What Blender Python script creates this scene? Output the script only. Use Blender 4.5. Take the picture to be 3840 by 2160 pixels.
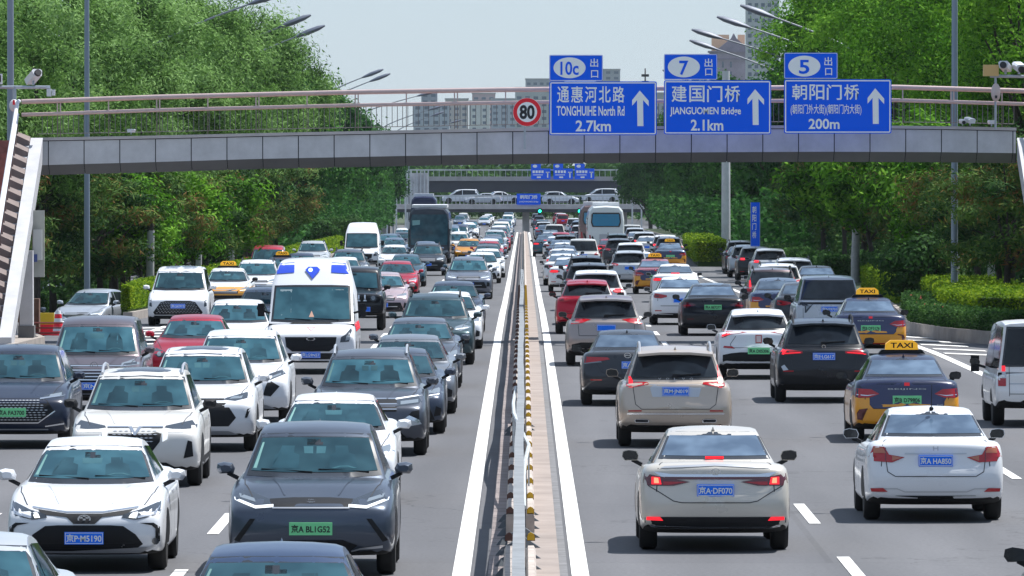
import bpy, bmesh, math, random
import numpy as np
from mathutils import Vector, Matrix
from mathutils.bvhtree import BVHTree
R = math.radians
S = bpy.context.scene
COL = S.collection
for o in list(bpy.data.objects):
    bpy.data.objects.remove(o)
random.seed(7)
# ------------------------------------------------------------------ camera, world, sun, exposure
cam = bpy.data.cameras.new('camera'); co = bpy.data.objects.new('camera', cam); COL.objects.link(co)
cam.sensor_width = 36; cam.lens = 279.5; cam.clip_start = 1; cam.clip_end = 9000
co.location = (0, 0, 4.5); co.rotation_euler = (R(90 - 0.8207), 0, R(0.083))
S.camera = co
SUN_EL, SUN_AZ = R(62), R(54)          # azimuth from +Y towards +X
W = bpy.data.worlds.new('World'); S.world = W; W.use_nodes = True
nt = W.node_tree; bg = nt.nodes['Background']; sky = nt.nodes.new('ShaderNodeTexSky')
sky.sky_type = 'NISHITA'; sky.sun_disc = False; sky.sun_elevation = SUN_EL; sky.sun_rotation = SUN_AZ
sky.air_density = 1.0; sky.dust_density = 0.35; sky.ozone_density = 2.5; sky.altitude = 50
tint = nt.nodes.new('ShaderNodeMix'); tint.data_type = 'RGBA'; tint.blend_type = 'MULTIPLY'; tint.inputs[0].default_value = 1
tint.inputs[7].default_value = (.78, .90, 1.10, 1)      # air of this day: cooler than the default sky
nt.links.new(sky.outputs[0], tint.inputs[6])
hz_ = nt.nodes.new('ShaderNodeMix'); hz_.data_type = 'RGBA'; hz_.inputs[0].default_value = .6      # thin high haze whitens the whole dome
hz_.inputs[7].default_value = (4.6, 5.5, 6.45, 1); nt.links.new(tint.outputs[2], hz_.inputs[6]); nt.links.new(hz_.outputs[2], bg.inputs[0]); bg.inputs[1].default_value = 0.098
sl = bpy.data.lights.new('sun', 'SUN'); sl.energy = 5.0; sl.angle = R(0.5); sl.color = (1, .975, .93)
so = bpy.data.objects.new('sun', sl); COL.objects.link(so)
sd = Vector((math.sin(SUN_AZ)*math.cos(SUN_EL), math.cos(SUN_AZ)*math.cos(SUN_EL), math.sin(SUN_EL)))
so.rotation_euler = sd.to_track_quat('Z', 'Y').to_euler(); so.location = (40, 0, 60)
S.view_settings.view_transform = 'Standard'; S.view_settings.look = 'None'
S.view_settings.exposure = 0.36; S.view_settings.gamma = 1.0
S.cycles.max_bounces = 6; S.cycles.diffuse_bounces = 2; S.cycles.glossy_bounces = 3
S.cycles.transparent_max_bounces = 12; S.cycles.volume_bounces = 0; S.cycles.transmission_bounces = 2
# ------------------------------------------------------------------ helpers
def obj(name, me, parent=None, loc=None, **kw):
    o = bpy.data.objects.new(name, me); COL.objects.link(o)
    if parent: o.parent = parent
    if loc: o.location = loc
    for k, v in kw.items(): o[k] = v
    return o
def tag(o, label=None, cat=None, group=None, kind=None):
    if label: o['label'] = label
    if cat: o['category'] = cat
    if group: o['group'] = group
    if kind: o['kind'] = kind
    return o
def empty(name, loc, label, cat, group=None, rz=0):
    o = obj(name, None, None, loc); o.rotation_euler[2] = rz; o.empty_display_size = .3
    return tag(o, label, cat, group)
def node_mat(name):
    m = bpy.data.materials.new(name); m.use_nodes = True
    return m, m.node_tree, m.node_tree.nodes['Principled BSDF']
MATS = {}
def mat(name, col, rough=.6, metal=0, coat=0, var=.0, scale=3, emit=None, bump=0, spec=.5, coords='Object', dark=None):
    if name in MATS: return MATS[name]
    m, t, b = node_mat(name)
    b.inputs['Base Color'].default_value = (*col, 1); b.inputs['Roughness'].default_value = rough
    b.inputs['Metallic'].default_value = metal; b.inputs['Coat Weight'].default_value = coat
    b.inputs['Coat Roughness'].default_value = .04; b.inputs['Specular IOR Level'].default_value = spec
    if emit: b.inputs['Emission Color'].default_value = (*emit[:3], 1); b.inputs['Emission Strength'].default_value = emit[3]
    if var or bump:
        tc = t.nodes.new('ShaderNodeTexCoord'); nz = t.nodes.new('ShaderNodeTexNoise')
        nz.inputs['Scale'].default_value = scale; nz.inputs['Detail'].default_value = 6; nz.inputs['Roughness'].default_value = .65
        t.links.new(tc.outputs[coords], nz.inputs['Vector'])
        if var:
            r = t.nodes.new('ShaderNodeValToRGB'); e = r.color_ramp.elements
            lo = dark or tuple(c*(1-var) for c in col)
            e[0].position = .3; e[0].color = (*lo, 1); e[1].position = .7; e[1].color = (*[min(1, c*(1+var*.6)) for c in col], 1)
            t.links.new(nz.outputs['Fac'], r.inputs[0]); t.links.new(r.outputs[0], b.inputs['Base Color'])
        if bump:
            bp = t.nodes.new('ShaderNodeBump'); bp.inputs['Strength'].default_value = bump; bp.inputs['Distance'].default_value = .02
            t.links.new(nz.outputs['Fac'], bp.inputs['Height']); t.links.new(bp.outputs[0], b.inputs['Normal'])
    MATS[name] = m; return m
def foliage(name, stops, trans=.35, rough=.55):
    """leaf material: colour from per-clump tint plus a little per-leaf randomness"""
    m, t, b = node_mat(name)
    at = t.nodes.new('ShaderNodeAttribute'); at.attribute_name = 'tint'
    ge = t.nodes.new('ShaderNodeNewGeometry'); mx = t.nodes.new('ShaderNodeMix'); mx.data_type = 'FLOAT'
    mx.inputs['Factor'].default_value = .33
    t.links.new(at.outputs['Fac'], mx.inputs[2]); t.links.new(ge.outputs['Random Per Island'], mx.inputs[3])
    r = t.nodes.new('ShaderNodeValToRGB'); e = r.color_ramp.elements
    while len(e) < len(stops): e.new(.5)
    for i, (p, c) in enumerate(stops): e[i].position = p; e[i].color = (*c, 1)
    t.links.new(mx.outputs[0], r.inputs[0]); t.links.new(r.outputs[0], b.inputs['Base Color'])
    b.inputs['Roughness'].default_value = .75; b.inputs['Specular IOR Level'].default_value = .10
    tr = t.nodes.new('ShaderNodeBsdfTranslucent'); t.links.new(r.outputs[0], tr.inputs[0])
    ms = t.nodes.new('ShaderNodeMixShader'); ms.inputs[0].default_value = trans
    t.links.new(b.outputs[0], ms.inputs[1]); t.links.new(tr.outputs[0], ms.inputs[2])
    t.links.new(ms.outputs[0], t.nodes['Material Output'].inputs[0])
    MATS[name] = m; return m
class MB:
    """collects simple solids into one mesh; every solid may use its own material slot"""
    def __init__(s): s.v = []; s.f = []; s.m = []; s.sm = []
    def add(s, vs, fs, mi=0, smooth=False):
        n = len(s.v); s.v += [tuple(p) for p in vs]
        for f in fs: s.f.append([i+n for i in f]); s.m.append(mi); s.sm.append(smooth)
        return s
    def box(s, x0, x1, y0, y1, z0, z1, mi=0):
        v = [(x, y, z) for z in (z0, z1) for y in (y0, y1) for x in (x0, x1)]
        return s.add(v, [(0,2,3,1),(4,5,7,6),(0,1,5,4),(2,6,7,3),(0,4,6,2),(1,3,7,5)], mi)
    def bar(s, a, b, w, h=None, mi=0):
        a, b = Vector(a), Vector(b); d = (b-a).normalized(); up = Vector((0,0,1)) if abs(d.z) < .9 else Vector((0,1,0))
        x = d.cross(up).normalized()*w/2; y = x.cross(d).normalized()*(h or w)/2
        v = [p+q for p in (a, b) for q in (-x-y, x-y, x+y, -x+y)]
        return s.add(v, [(3,2,1,0),(4,5,6,7),(0,1,5,4),(1,2,6,5),(2,3,7,6),(3,0,4,7)], mi)
    def tube(s, pts, rad, n=8, mi=0, cap=True):
        pts = [Vector(p) for p in pts]; k = len(pts)
        rad = rad if isinstance(rad, (list, tuple)) else [rad]*k
        vs = []; fs = []
        for i, p in enumerate(pts):
            d = (pts[min(i+1, k-1)]-pts[max(i-1, 0)]).normalized()
            up = Vector((0,0,1)) if abs(d.z) < .9 else Vector((0,1,0))
            x = d.cross(up).normalized(); y = x.cross(d)
            vs += [p+(x*math.cos(2*math.pi*j/n)+y*math.sin(2*math.pi*j/n))*rad[i] for j in range(n)]
        for i in range(k-1):
            for j in range(n):
                a = i*n+j; b = i*n+(j+1) % n; fs.append((a, a+n, b+n, b))
        if cap: fs.append(tuple(range(n))); fs.append(tuple(range((k-1)*n, k*n))[::-1])
        return s.add(vs, fs, mi, True)
    def lathe(s, prof, c=(0,0,0), axis='z', n=16, mi=0):
        """prof: (radius, height)"""
        vs = []; fs = []
        for r, h in prof:
            for j in range(n):
                a = 2*math.pi*j/n; p = (r*math.cos(a), r*math.sin(a), h)
                if axis == 'x': p = (p[2], p[0], p[1])
                if axis == 'y': p = (p[0], p[2], p[1])
                vs.append((p[0]+c[0], p[1]+c[1], p[2]+c[2]))
        for i in range(len(prof)-1):
            for j in range(n):
                a = i*n+j; b = i*n+(j+1) % n; fs.append((a, b, b+n, a+n))
        fs.append(tuple(range(n))[::-1]); fs.append(tuple(range((len(prof)-1)*n, len(prof)*n)))
        return s.add(vs, fs, mi, True)
    def ell(s, c, r, mi=0, n=12, k=7):
        prof = [(max(1e-3, math.sin(math.pi*i/k)), -math.cos(math.pi*i/k)) for i in range(k+1)]
        m = MB().lathe(prof, n=n)
        return s.add([(c[0]+p[0]*r[0], c[1]+p[1]*r[1], c[2]+p[2]*r[2]) for p in m.v], m.f, mi, True)
    def prism(s, poly, y0, y1, mi=0):
        """poly in x,z extruded from y0 (front) to y1"""
        n = len(poly); v = [(x, y0, z) for x, z in poly]+[(x, y1, z) for x, z in poly]
        f = [tuple(range(n)), tuple(range(n, 2*n))[::-1]]+[(i, i+n, (i+1) % n+n, (i+1) % n) for i in range(n)]
        return s.add(v, f, mi)
    def xform(s, M):
        s.v = [tuple(M @ Vector(p)) for p in s.v]; return s
    def mesh(s, name, *mats):
        me = bpy.data.meshes.new(name); me.from_pydata(s.v, [], s.f)
        for m in mats: me.materials.append(m)
        me.polygons.foreach_set('material_index', s.m); me.polygons.foreach_set('use_smooth', s.sm)
        me.update(); bm = bmesh.new(); bm.from_mesh(me); bmesh.ops.recalc_face_normals(bm, faces=bm.faces)
        for e in bm.edges:
            if len(e.link_faces) == 2 and e.calc_face_angle(0) > R(42): e.smooth = False
        bm.to_mesh(me); bm.free()
        return me
    def build(s, name, mats, parent=None, loc=None):
        mats = mats if isinstance(mats, (list, tuple)) else [mats]
        return obj(name, s.mesh(name, *mats), parent, loc)
TXT = {}
def text_verts(txt, bold=0.0):
    """glyph outline of a string as (verts, faces) in a unit box"""
    key = (txt, bold)
    if key in TXT: return TXT[key]
    cu = bpy.data.curves.new('lettering', 'FONT'); cu.body = txt; cu.offset = bold; cu.resolution_u = 3; cu.size = 1
    o = bpy.data.objects.new('lettering', cu); COL.objects.link(o)
    dg = bpy.context.evaluated_depsgraph_get(); me = bpy.data.meshes.new_from_object(o.evaluated_get(dg))
    v = [tuple(p.co) for p in me.vertices]; f = [tuple(p.vertices) for p in me.polygons]
    bpy.data.objects.remove(o); bpy.data.curves.remove(cu); bpy.data.meshes.remove(me)
    xs = [p[0] for p in v] or [0, 1]; ys = [p[1] for p in v] or [0, 1]
    x0, x1, y0, y1 = min(xs), max(xs), min(ys), max(ys)
    v = [((p[0]-x0)/(x1-x0+1e-9), (p[1]-y0)/(y1-y0+1e-9)) for p in v]
    TXT[key] = (v, f); return TXT[key]
def put_text(mb, txt, x0, x1, z0, z1, y, mi, bold=0.012, flip=1):
    v, f = text_verts(txt, bold)
    mb.add([(flip*(x0+(x1-x0)*a), y, z0+(z1-z0)*b) for a, b in v], f, mi)
def lerp(pts, x):
    if x <= pts[0][0]: return pts[0][1]
    for (a, p), (b, q) in zip(pts, pts[1:]):
        if x <= b: return p+(q-p)*(x-a)/(b-a)
    return pts[-1][1]
def sstep(a, b, x):
    t = min(1, max(0, (x-a)/(b-a))); return t*t*(3-2*t)
PROF = [(0, 0), (220, 0), (260, -.12), (300, -.35), (400, -.72), (460, -.8), (550, -1.05), (800, -1.8), (930, -2.2), (985, -5.0), (1040, -5.0), (1110, -3.0), (1300, -2.9), (4000, -2.9)]
def gz(x, y):
    """height of the roadway: it dips towards the underpass"""
    z = lerp(PROF, y)
    return z-.9*sstep(-13.0, -14.8, x)*sstep(216, 240, y)
YS = sorted(set(list(range(40, 420, 6))+list(range(420, 1300, 20))+[1300, 1500, 2000, 3000]))
def strip(name, x0, x1, ya, yb, dz, m, parent=None, nx=1, xs=None):
    """sheet following the road profile; x0, x1 numbers or functions of y"""
    f0 = x0 if callable(x0) else (lambda y: x0); f1 = x1 if callable(x1) else (lambda y: x1)
    ys = [ya]+[y for y in YS if ya < y < yb]+[yb]; v = []; f = []
    if xs is not None: nx = len(xs)-1
    for y in ys:
        a, b = f0(y), f1(y)
        for i in range(nx+1):
            x = a+(b-a)*i/nx if xs is None else xs[i]
            v.append((x, y, gz(x, y)+dz))
    n = (nx if xs is None else len(xs)-1)+1
    for j in range(len(ys)-1):
        for i in range(n-1): k = j*n+i; f.append((k, k+1, k+n+1, k+n))
    me = bpy.data.meshes.new(name); me.from_pydata(v, [], f); me.materials.append(m)
    return obj(name, me, parent)
# ------------------------------------------------------------------ materials of the setting
def asphalt():
    m, t, b = node_mat('asphalt')
    tc = t.nodes.new('ShaderNodeTexCoord'); mp = t.nodes.new('ShaderNodeMapping'); mp.inputs['Scale'].default_value = (.9, .06, 1)
    n1 = t.nodes.new('ShaderNodeTexNoise'); n1.inputs['Scale'].default_value = 1.0; n1.inputs['Detail'].default_value = 5
    n2 = t.nodes.new('ShaderNodeTexNoise'); n2.inputs['Scale'].default_value = 18; n2.inputs['Detail'].default_value = 4
    t.links.new(tc.outputs['Object'], mp.inputs[0]); t.links.new(mp.outputs[0], n1.inputs['Vector']); t.links.new(tc.outputs['Object'], n2.inputs['Vector'])
    r1 = t.nodes.new('ShaderNodeValToRGB'); e = r1.color_ramp.elements
    e[0].position = .3; e[0].color = (.115, .117, .127, 1); e[1].position = .72; e[1].color = (.150, .151, .162, 1)
    r2 = t.nodes.new('ShaderNodeValToRGB'); e = r2.color_ramp.elements
    e[0].position = .35; e[0].color = (.86, .86, .86, 1); e[1].position = .65; e[1].color = (1.08, 1.08, 1.08, 1)
    mx = t.nodes.new('ShaderNodeMix'); mx.data_type = 'RGBA'; mx.blend_type = 'MULTIPLY'; mx.inputs[0].default_value = 1
    t.links.new(n1.outputs[0], r1.inputs[0]); t.links.new(n2.outputs[0], r2.inputs[0])
    t.links.new(r1.outputs[0], mx.inputs[6]); t.links.new(r2.outputs[0], mx.inputs[7])
    vo = t.nodes.new('ShaderNodeTexVoronoi'); vo.feature = 'DISTANCE_TO_EDGE'; vo.inputs['Scale'].default_value = .11
    nd = t.nodes.new('ShaderNodeTexNoise'); nd.inputs['Scale'].default_value = .5; nd.inputs['Detail'].default_value = 6
    va = t.nodes.new('ShaderNodeVectorMath'); va.operation = 'MULTIPLY_ADD'; va.inputs[1].default_value = (5, 5, 0)
    t.links.new(tc.outputs['Object'], nd.inputs['Vector']); t.links.new(nd.outputs['Color'], va.inputs[0]); t.links.new(tc.outputs['Object'], va.inputs[2])
    t.links.new(va.outputs[0], vo.inputs['Vector'])
    rc = t.nodes.new('ShaderNodeValToRGB'); e = rc.color_ramp.elements
    e[0].position = .0; e[0].color = (.62, .62, .62, 1); e[1].position = .0035; e[1].color = (1, 1, 1, 1)
    mc = t.nodes.new('ShaderNodeMix'); mc.data_type = 'RGBA'; mc.blend_type = 'MULTIPLY'; mc.inputs[0].default_value = 1
    t.links.new(vo.outputs[0], rc.inputs[0]); t.links.new(mx.outputs[2], mc.inputs[6]); t.links.new(rc.outputs[0], mc.inputs[7])
    # darker wheel tracks along the lanes, repair patches
    sx = t.nodes.new('ShaderNodeSeparateXYZ'); t.links.new(tc.outputs['Object'], sx.inputs[0])
    m1 = t.nodes.new('ShaderNodeMath'); m1.operation = 'MULTIPLY'; m1.inputs[1].default_value = 2*math.pi/1.77
    m2 = t.nodes.new('ShaderNodeMath'); m2.operation = 'SINE'; m3 = t.nodes.new('ShaderNodeMapRange')
    m3.inputs[1].default_value = -1; m3.inputs[2].default_value = 1; m3.inputs[3].default_value = 1.05; m3.inputs[4].default_value = .91
    t.links.new(sx.outputs[0], m1.inputs[0]); t.links.new(m1.outputs[0], m2.inputs[0]); t.links.new(m2.outputs[0], m3.inputs[0])
    v2 = t.nodes.new('ShaderNodeTexBrick'); v2.inputs['Scale'].default_value = 1; v2.inputs['Brick Width'].default_value = 7.1; v2.inputs['Row Height'].default_value = 23; v2.inputs['Mortar Size'].default_value = .045
    v2.inputs['Color1'].default_value = (1, 1, 1, 1); v2.inputs['Color2'].default_value = (.93, .93, .94, 1); v2.inputs['Mortar'].default_value = (.84, .84, .84, 1)
    t.links.new(tc.outputs['Object'], v2.inputs['Vector'])
    ma = t.nodes.new('ShaderNodeMix'); ma.data_type = 'RGBA'; ma.blend_type = 'MULTIPLY'; ma.inputs[0].default_value = 1
    mb_ = t.nodes.new('ShaderNodeMix'); mb_.data_type = 'RGBA'; mb_.blend_type = 'MULTIPLY'; mb_.inputs[0].default_value = 1
    t.links.new(mc.outputs[2], ma.inputs[6]); t.links.new(m3.outputs[0], ma.inputs[7]); t.links.new(ma.outputs[2], mb_.inputs[6]); t.links.new(v2.outputs[0], mb_.inputs[7])
    t.links.new(mb_.outputs[2], b.inputs['Base Color']); b.inputs['Roughness'].default_value = .85; b.inputs['Specular IOR Level'].default_value = .3
    return m
M_ASPH = asphalt()
M_LINE = mat('road_paint', (.80, .79, .77), .7, var=.12, scale=1.3)
M_KERB = mat('kerb_stone', (.34, .30, .27), .85, var=.25, scale=1.5)
M_SOIL = mat('verge_soil', (.055, .085, .03), .95, var=.5, scale=.6, dark=(.03, .04, .018))
M_GROUND = mat('ground_cover', (.05, .075, .03), .95, var=.4, scale=.05)
M_PAVE = mat('pavement_stone', (.36, .32, .29), .85, var=.2, scale=1.2)
M_CONC = mat('concrete', (.38, .37, .37), .85, var=.2, scale=.8)
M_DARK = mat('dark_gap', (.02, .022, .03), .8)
M_STEEL = mat('galvanised_steel', (.42, .46, .52), .4, .5, var=.15, scale=2)
M_WHITE = mat('white_paint_metal', (.72, .74, .78), .45, var=.1, scale=2)
M_BLUE = mat('sign_blue', (.003, .13, .95), .55, spec=.2)
M_SIGNW = mat('sign_white', (.92, .95, .96), .5)
M_RED = mat('sign_red', (.85, .012, .03), .5)
M_BLACK = mat('sign_black', (.015, .015, .02), .5)
# ------------------------------------------------------------------ ground, roads, kerbs, markings
GX = [-420, -120, -60, -40, -28, -20, -15, -14, -13, -12, 0, 14, 20, 40, 60, 120, 420]
g = strip('ground', 0, 0, 30, 6500, -.35, M_GROUND, xs=[x for x in GX]); tag(g, kind='structure')
rd = strip('road', 0, 0, 35, 1300, 0, M_ASPH, xs=[-34, -28, -20, -16, -15, -14.4, -14, -13.5, -13, -12.6, 0, 10, 16, 24, 34]); tag(rd, kind='structure')
K = lambda n, a, b, y0, y1, dz=.008: tag(strip(n, a, b, y0, y1, dz, M_LINE), kind='structure')
K('lane_marking', -.80, -.60, 36, 900); K('lane_marking', .54, .735, 36, 900)
nd = 0
lm = MB()
def quad_on_road(mb, pts, dz=.008, mi=0):
    mb.add([(x, y, gz(x, y)+dz) for x, y in pts], [tuple(range(len(pts)))], mi)
for x, w in ((3.75, .075), (7.28, .075), (-3.88, .075), (-6.98, .075)):
    ph = 102.2 if x > 0 else 99.2
    k = -4
    while ph+15*k < 640:
        y = ph+15*k; quad_on_road(lm, [(x-w, y), (x+w, y), (x+w, y+6.1), (x-w, y+6.1)]); k += 1
tag(lm.build('lane_dashes', M_LINE), kind='structure')
redge = lambda y: lerp([(30, 10.6), (175, 10.2), (200, 10.25), (260, 9.5), (330, 9.0), (420, 8.9), (900, 9.2)], y)
K('edge_line', redge, lambda y: redge(y)+.22, 36, 900)
ledge = lambda y: lerp([(30, -10.9), (190, -10.6), (215, -9.3), (300, -11.6), (900, -11.8)], y)
K('edge_line', lambda y: lerp([(30, -10.6), (240, -10.6), (300, -11.9), (900, -11.9)], y)-.2, lambda y: lerp([(30, -10.6), (240, -10.6), (300, -11.9), (900, -11.9)], y), 36, 900)
hz = MB()
for i in range(9):
    y = 192+i*5.0; quad_on_road(hz, [(-10.9-.16*i, y), (-9.2, y+3.5), (-9.2, y+5.0), (-10.9-.16*i, y+1.5)], .014)
for i in range(6):
    y = 196+i*5.2; quad_on_road(hz, [(redge(y)+.3, y+2.5), (redge(y)+1.6-.1*i, y), (redge(y)+1.6-.1*i, y+1.3), (redge(y)+.3, y+3.8)], .014)
tag(hz.build('hatch_marking', M_LINE), kind='structure')
# median bed
tag(strip('median_gutter', -.58, -.40, 36, 900, .006, mat('gutter_asphalt', (.12, .12, .13), .9, var=.12, scale=1)), kind='structure')
def pavers():
    m, t, b = node_mat('median_pavers')
    tc = t.nodes.new('ShaderNodeTexCoord'); br = t.nodes.new('ShaderNodeTexBrick')
    br.inputs['Scale'].default_value = 1; br.inputs['Brick Width'].default_value = .6; br.inputs['Row Height'].default_value = 1.1
    br.inputs['Mortar Size'].default_value = .03; br.offset = 0
    br.inputs['Color1'].default_value = (.26, .22, .215, 1); br.inputs['Color2'].default_value = (.34, .29, .28, 1); br.inputs['Mortar'].default_value = (.05, .05, .05, 1)
    t.links.new(tc.outputs['Object'], br.inputs['Vector']); t.links.new(br.outputs[0], b.inputs['Base Color']); b.inputs['Roughness'].default_value = .9
    return m
tag(strip('median_paving', -.40, -.20, 36, 900, .012, pavers()), kind='structure')
tag(strip('median_slab', -.19, .40, 36, 900, .10, mat('pink_concrete', (.32, .27, .245), .9, var=.25, scale=.9)), kind='structure')
tag(strip('median_joint', .40, .50, 36, 900, .006, mat('joint_grey', (.2, .2, .21), .9, var=.4, scale=2)), kind='structure')
# kerbed islands
def island(x_in, x_out, ya, yb, h, topm, name, side, kh=None):
    """verge between kerb line x_in(y) and x_out, kerb face towards the road"""
    tag(strip(name, x_in, x_out, ya, yb, h, topm, nx=3), kind='structure')
    ys = [ya]+[y for y in YS if ya < y < yb]+[yb]; v = []; f = []
    s = 1 if side == 'L' else -1
    for y in ys:
        x = x_in(y); zb = gz(x, y)
        v += [(x+.02*s, y, zb-.3), (x, y, zb+(kh or h)+.03), (x-.16*s, y, zb+(kh or h)+.03), (x-.16*s, y, zb-.3)]
    for j in range(len(ys)-1):
        for i in range(3): k = j*4+i; f.append((k, k+1, k+5, k+4))
    x = x_in(ya); n0 = len(v); xo = x_out(ya); zb = gz(x, ya)
    v += [(x, ya-.02, zb-.3), (xo, ya-.02, gz(xo, ya)-.3), (xo, ya-.02, gz(xo, ya)+h+.03), (x, ya-.02, zb+h+.03)]; f.append((n0, n0+1, n0+2, n0+3))
    me = bpy.data.meshes.new('kerb'); me.from_pydata(v, [], f); me.materials.append(M_KERB)
    return tag(obj('kerb', me), kind='structure')
RK = lambda y: lerp([(201, 15.5), (205, 13.9), (209, 12.3), (216, 11.2), (224, 10.7), (245, 11.6), (290, 12.9), (400, 13.4), (1000, 13.6)], y)
island(RK, lambda y: 22, 201, 930, .32, M_SOIL, 'verge', 'R')
LK = lambda y: lerp([(250, -12.3), (256, -12.1), (262, -12.0), (300, -12.4), (1000, -12.6)], y)
island(LK, lambda y: lerp([(250, -12.6), (262, -13.0), (285, -14.2), (300, -16.5), (320, -19.5)], y), 250, 930, .22, M_SOIL, 'verge', 'L')
SK = lambda y: lerp([(190, -12.95), (198, -12.8), (211, -12.45), (214, -13.2)], y)
island(SK, lambda y: -20, 190, 214, .22, M_PAVE, 'pavement', 'L')
tag(strip('far_verge', -120, -27.5, 120, 930, .15, M_SOIL, nx=2), kind='structure')
tag(strip('far_verge', 27, 120, 60, 930, .15, M_SOIL, nx=2), kind='structure')
# ------------------------------------------------------------------ median fence
M_CREAM = mat('cream_concrete', (.50, .44, .40), .85, var=.35, scale=2.5)
M_FENCE = mat('fence_paint', (.24, .255, .27), .6, .1, var=.30, scale=2.5)
M_RUB = mat('rubber_foot', (.10, .115, .13), .7, var=.3, scale=3)
M_YEL = mat('reflector_yellow', (.62, .36, .01), .35)
M_BRN = mat('reflector_back', (.10, .045, .035), .6)
mf = empty('median_fence', (0, 89, 0), 'long grey metal barrier on cream concrete blocks running down the middle of the road', 'barrier')
def mpart(name, mb, mats): return mb.build(name, mats, mf, (0, -89, 0))
for (ya, yb) in ((60, 89), (97.5, 140), (143, 215), (216.5, 330), (331, 600), (600, 860)):
    b = MB(); ys = [ya]+[y for y in YS if ya < y < yb]+[yb]
    for (x0, x1, h) in ((-.215, -.105, .34), (.03, .135, .34)):
        for p, q in zip(ys, ys[1:]):
            v = [(x, y, gz(0, y)+z) for y in (p, q) for x, z in ((x0, -.02), (x0, h-.04), (x0+.02, h), (x1-.02, h), (x1, h-.04), (x1, -.02))]
            b.add(v, [(i, i+1, i+7, i+6) for i in range(5)]+[(0, 5, 4, 3, 2, 1)])
    mpart('concrete_block', b, M_CREAM)
rng = random.Random(3)
nref = 0
for y in [90.5, 97.5]+list(np.arange(102, 215, 4.9))+list(np.arange(217, 330, 6)):
    for x, m in ((.085, M_YEL), (-.165, M_BRN)):
        z = gz(0, y); b = MB()
        b.prism([(x-.042, z+.33), (x+.042, z+.33), (x+.042, z+.37), (x+.03, z+.405), (x, z+.42), (x-.03, z+.405), (x-.042, z+.37)], y, y+.05, 0)
        b.box(x-.047, x+.047, y+.051, y+.075, z+.32, z+.39, 1)
        mpart('reflector', b, (m, M_BRN)); nref += 1
# fence proper: panels with slightly bent alignment
def wob(y): return -.05+.008*math.sin(y*.11)+.004*math.sin(y*.41)
y = 62.0; k = 0
while y < 330:
    L = 3.0 if y < 215 else 8.0
    b = MB(); a, c = wob(y), wob(y+L)
    za, zc = gz(0, y), gz(0, y+L); top = .96 if y > 100 else 1.02
    for z, w, h in ((top, .115, .035), (.62, .035, .05), (.25, .035, .05)):
        b.bar((a, y+.004, za+z), (c, y+L-.004, zc+z), w, h)
    n = 10
    for i in range(n):
        t = (i+.5)/n; b.bar((a+(c-a)*t, y+L*t, za+.25), (a+(c-a)*t, y+L*t, za+top), .022, .03)
    b.bar((a, y+.03, za), (a, y+.03, za+top-.02), .06, .06)
    mpart('fence_panel', b, M_FENCE); y += L; k += 1
b = MB()
ys = [v for v in YS if 330 <= v <= 870]
for p, q in zip(ys, ys[1:]):
    for z in (.25, .6, .95): b.bar((-.04, p, gz(0, p)+z), (-.04, q, gz(0, q)+z), .06, .05)
    for i in range(6):
        yy = p+(q-p)*i/6; b.bar((-.04, yy, gz(0, yy)), (-.04, yy, gz(0, yy)+1), .05)
mpart('fence_run', b, M_FENCE)
for i, y in enumerate([88.5, 91, 93.6, 96.2, 98.6, 100.8, 102.6, 136.5, 138.5]):
    b = MB(); z = gz(0, y)
    for s in (-1, 1):
        b.add([(.02*s, y-.16, z), (.34*s if s < 0 else .24, y-.12, z), (.34*s if s < 0 else .24, y+.12, z), (.02*s, y+.16, z),
               (.02*s, y-.10, z+.22), (.26*s if s < 0 else .2, y-.05, z+.10), (.26*s if s < 0 else .2, y+.05, z+.10), (.02*s, y+.10, z+.22)],
              [(3,2,1,0),(4,5,6,7),(0,1,5,4),(1,2,6,5),(2,3,7,6),(3,0,4,7)])
    mpart('rubber_foot', b, M_RUB)
b = MB(); tp = [(-.13, 138, .80), (-.16, 123, .95), (-.14, 117, .97), (.0, 109, .92), (.07, 106, .88), (.02, 103, .78), (.0, 96, .86), (.0, 84, .98)]
b.tube(tp, .028, 7)
for (p, q_) in zip(tp, tp[1:]):
    n = max(1, int((q_[1]-p[1])/-1.6))
    for i in range(n):
        t = i/n; c = [p[k]+(q_[k]-p[k])*t for k in range(3)]; b.bar((c[0], c[1], .30), tuple(c), .022, .03)
mpart('bent_white_rail', b, mat('white_rail', (.55, .58, .60), .5, var=.25, scale=3))
# ------------------------------------------------------------------ footbridge
BY = 213.0
ztop = lambda x: lerp([(-13.3, 5.47), (-10, 5.53), (-7, 5.60), (-3, 5.68), (0, 5.735), (4, 5.79), (8, 5.81), (11, 5.79), (13.4, 5.74)], x)
zbot = lambda x: lerp([(-13.3, 4.46), (-10, 4.55), (-7, 4.64), (-3, 4.72), (0, 4.77), (4, 4.81), (8, 4.83), (11, 4.82), (13.4, 4.79)], x)
zspl = lambda x: zbot(x)+.27
M_FAS = mat('fascia_paint', (.58, .58, .60), .6, var=.16, scale=1.6)
M_UND = mat('underside_shade_tone', (.15, .15, .155), .8, var=.15, scale=.7)  # fascia grey darkened: shade of the bevelled underside put into the colour
M_CAPM = mat('bridge_cap', (.52, .48, .47), .7, var=.15, scale=1)
M_RAIL = mat('rail_steel', (.60, .46, .44), .35, .3, var=.08, scale=4)
M_RUST = mat('stair_brown', (.19, .145, .135), .7, var=.3, scale=3)
fb = empty('footbridge', (0, BY, 0), 'grey steel pedestrian bridge with pink steel railings spanning the whole road', 'footbridge')
def fpart(name, mb, mats): return mb.build(name, mats, fb, (0, -BY, 0))
xs = [-13.3]+[(-12.73+.957*i) for i in range(28)]+[13.2]
xs = sorted(set(x for x in xs if x <= 13.2))
g_ = MB()
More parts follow.
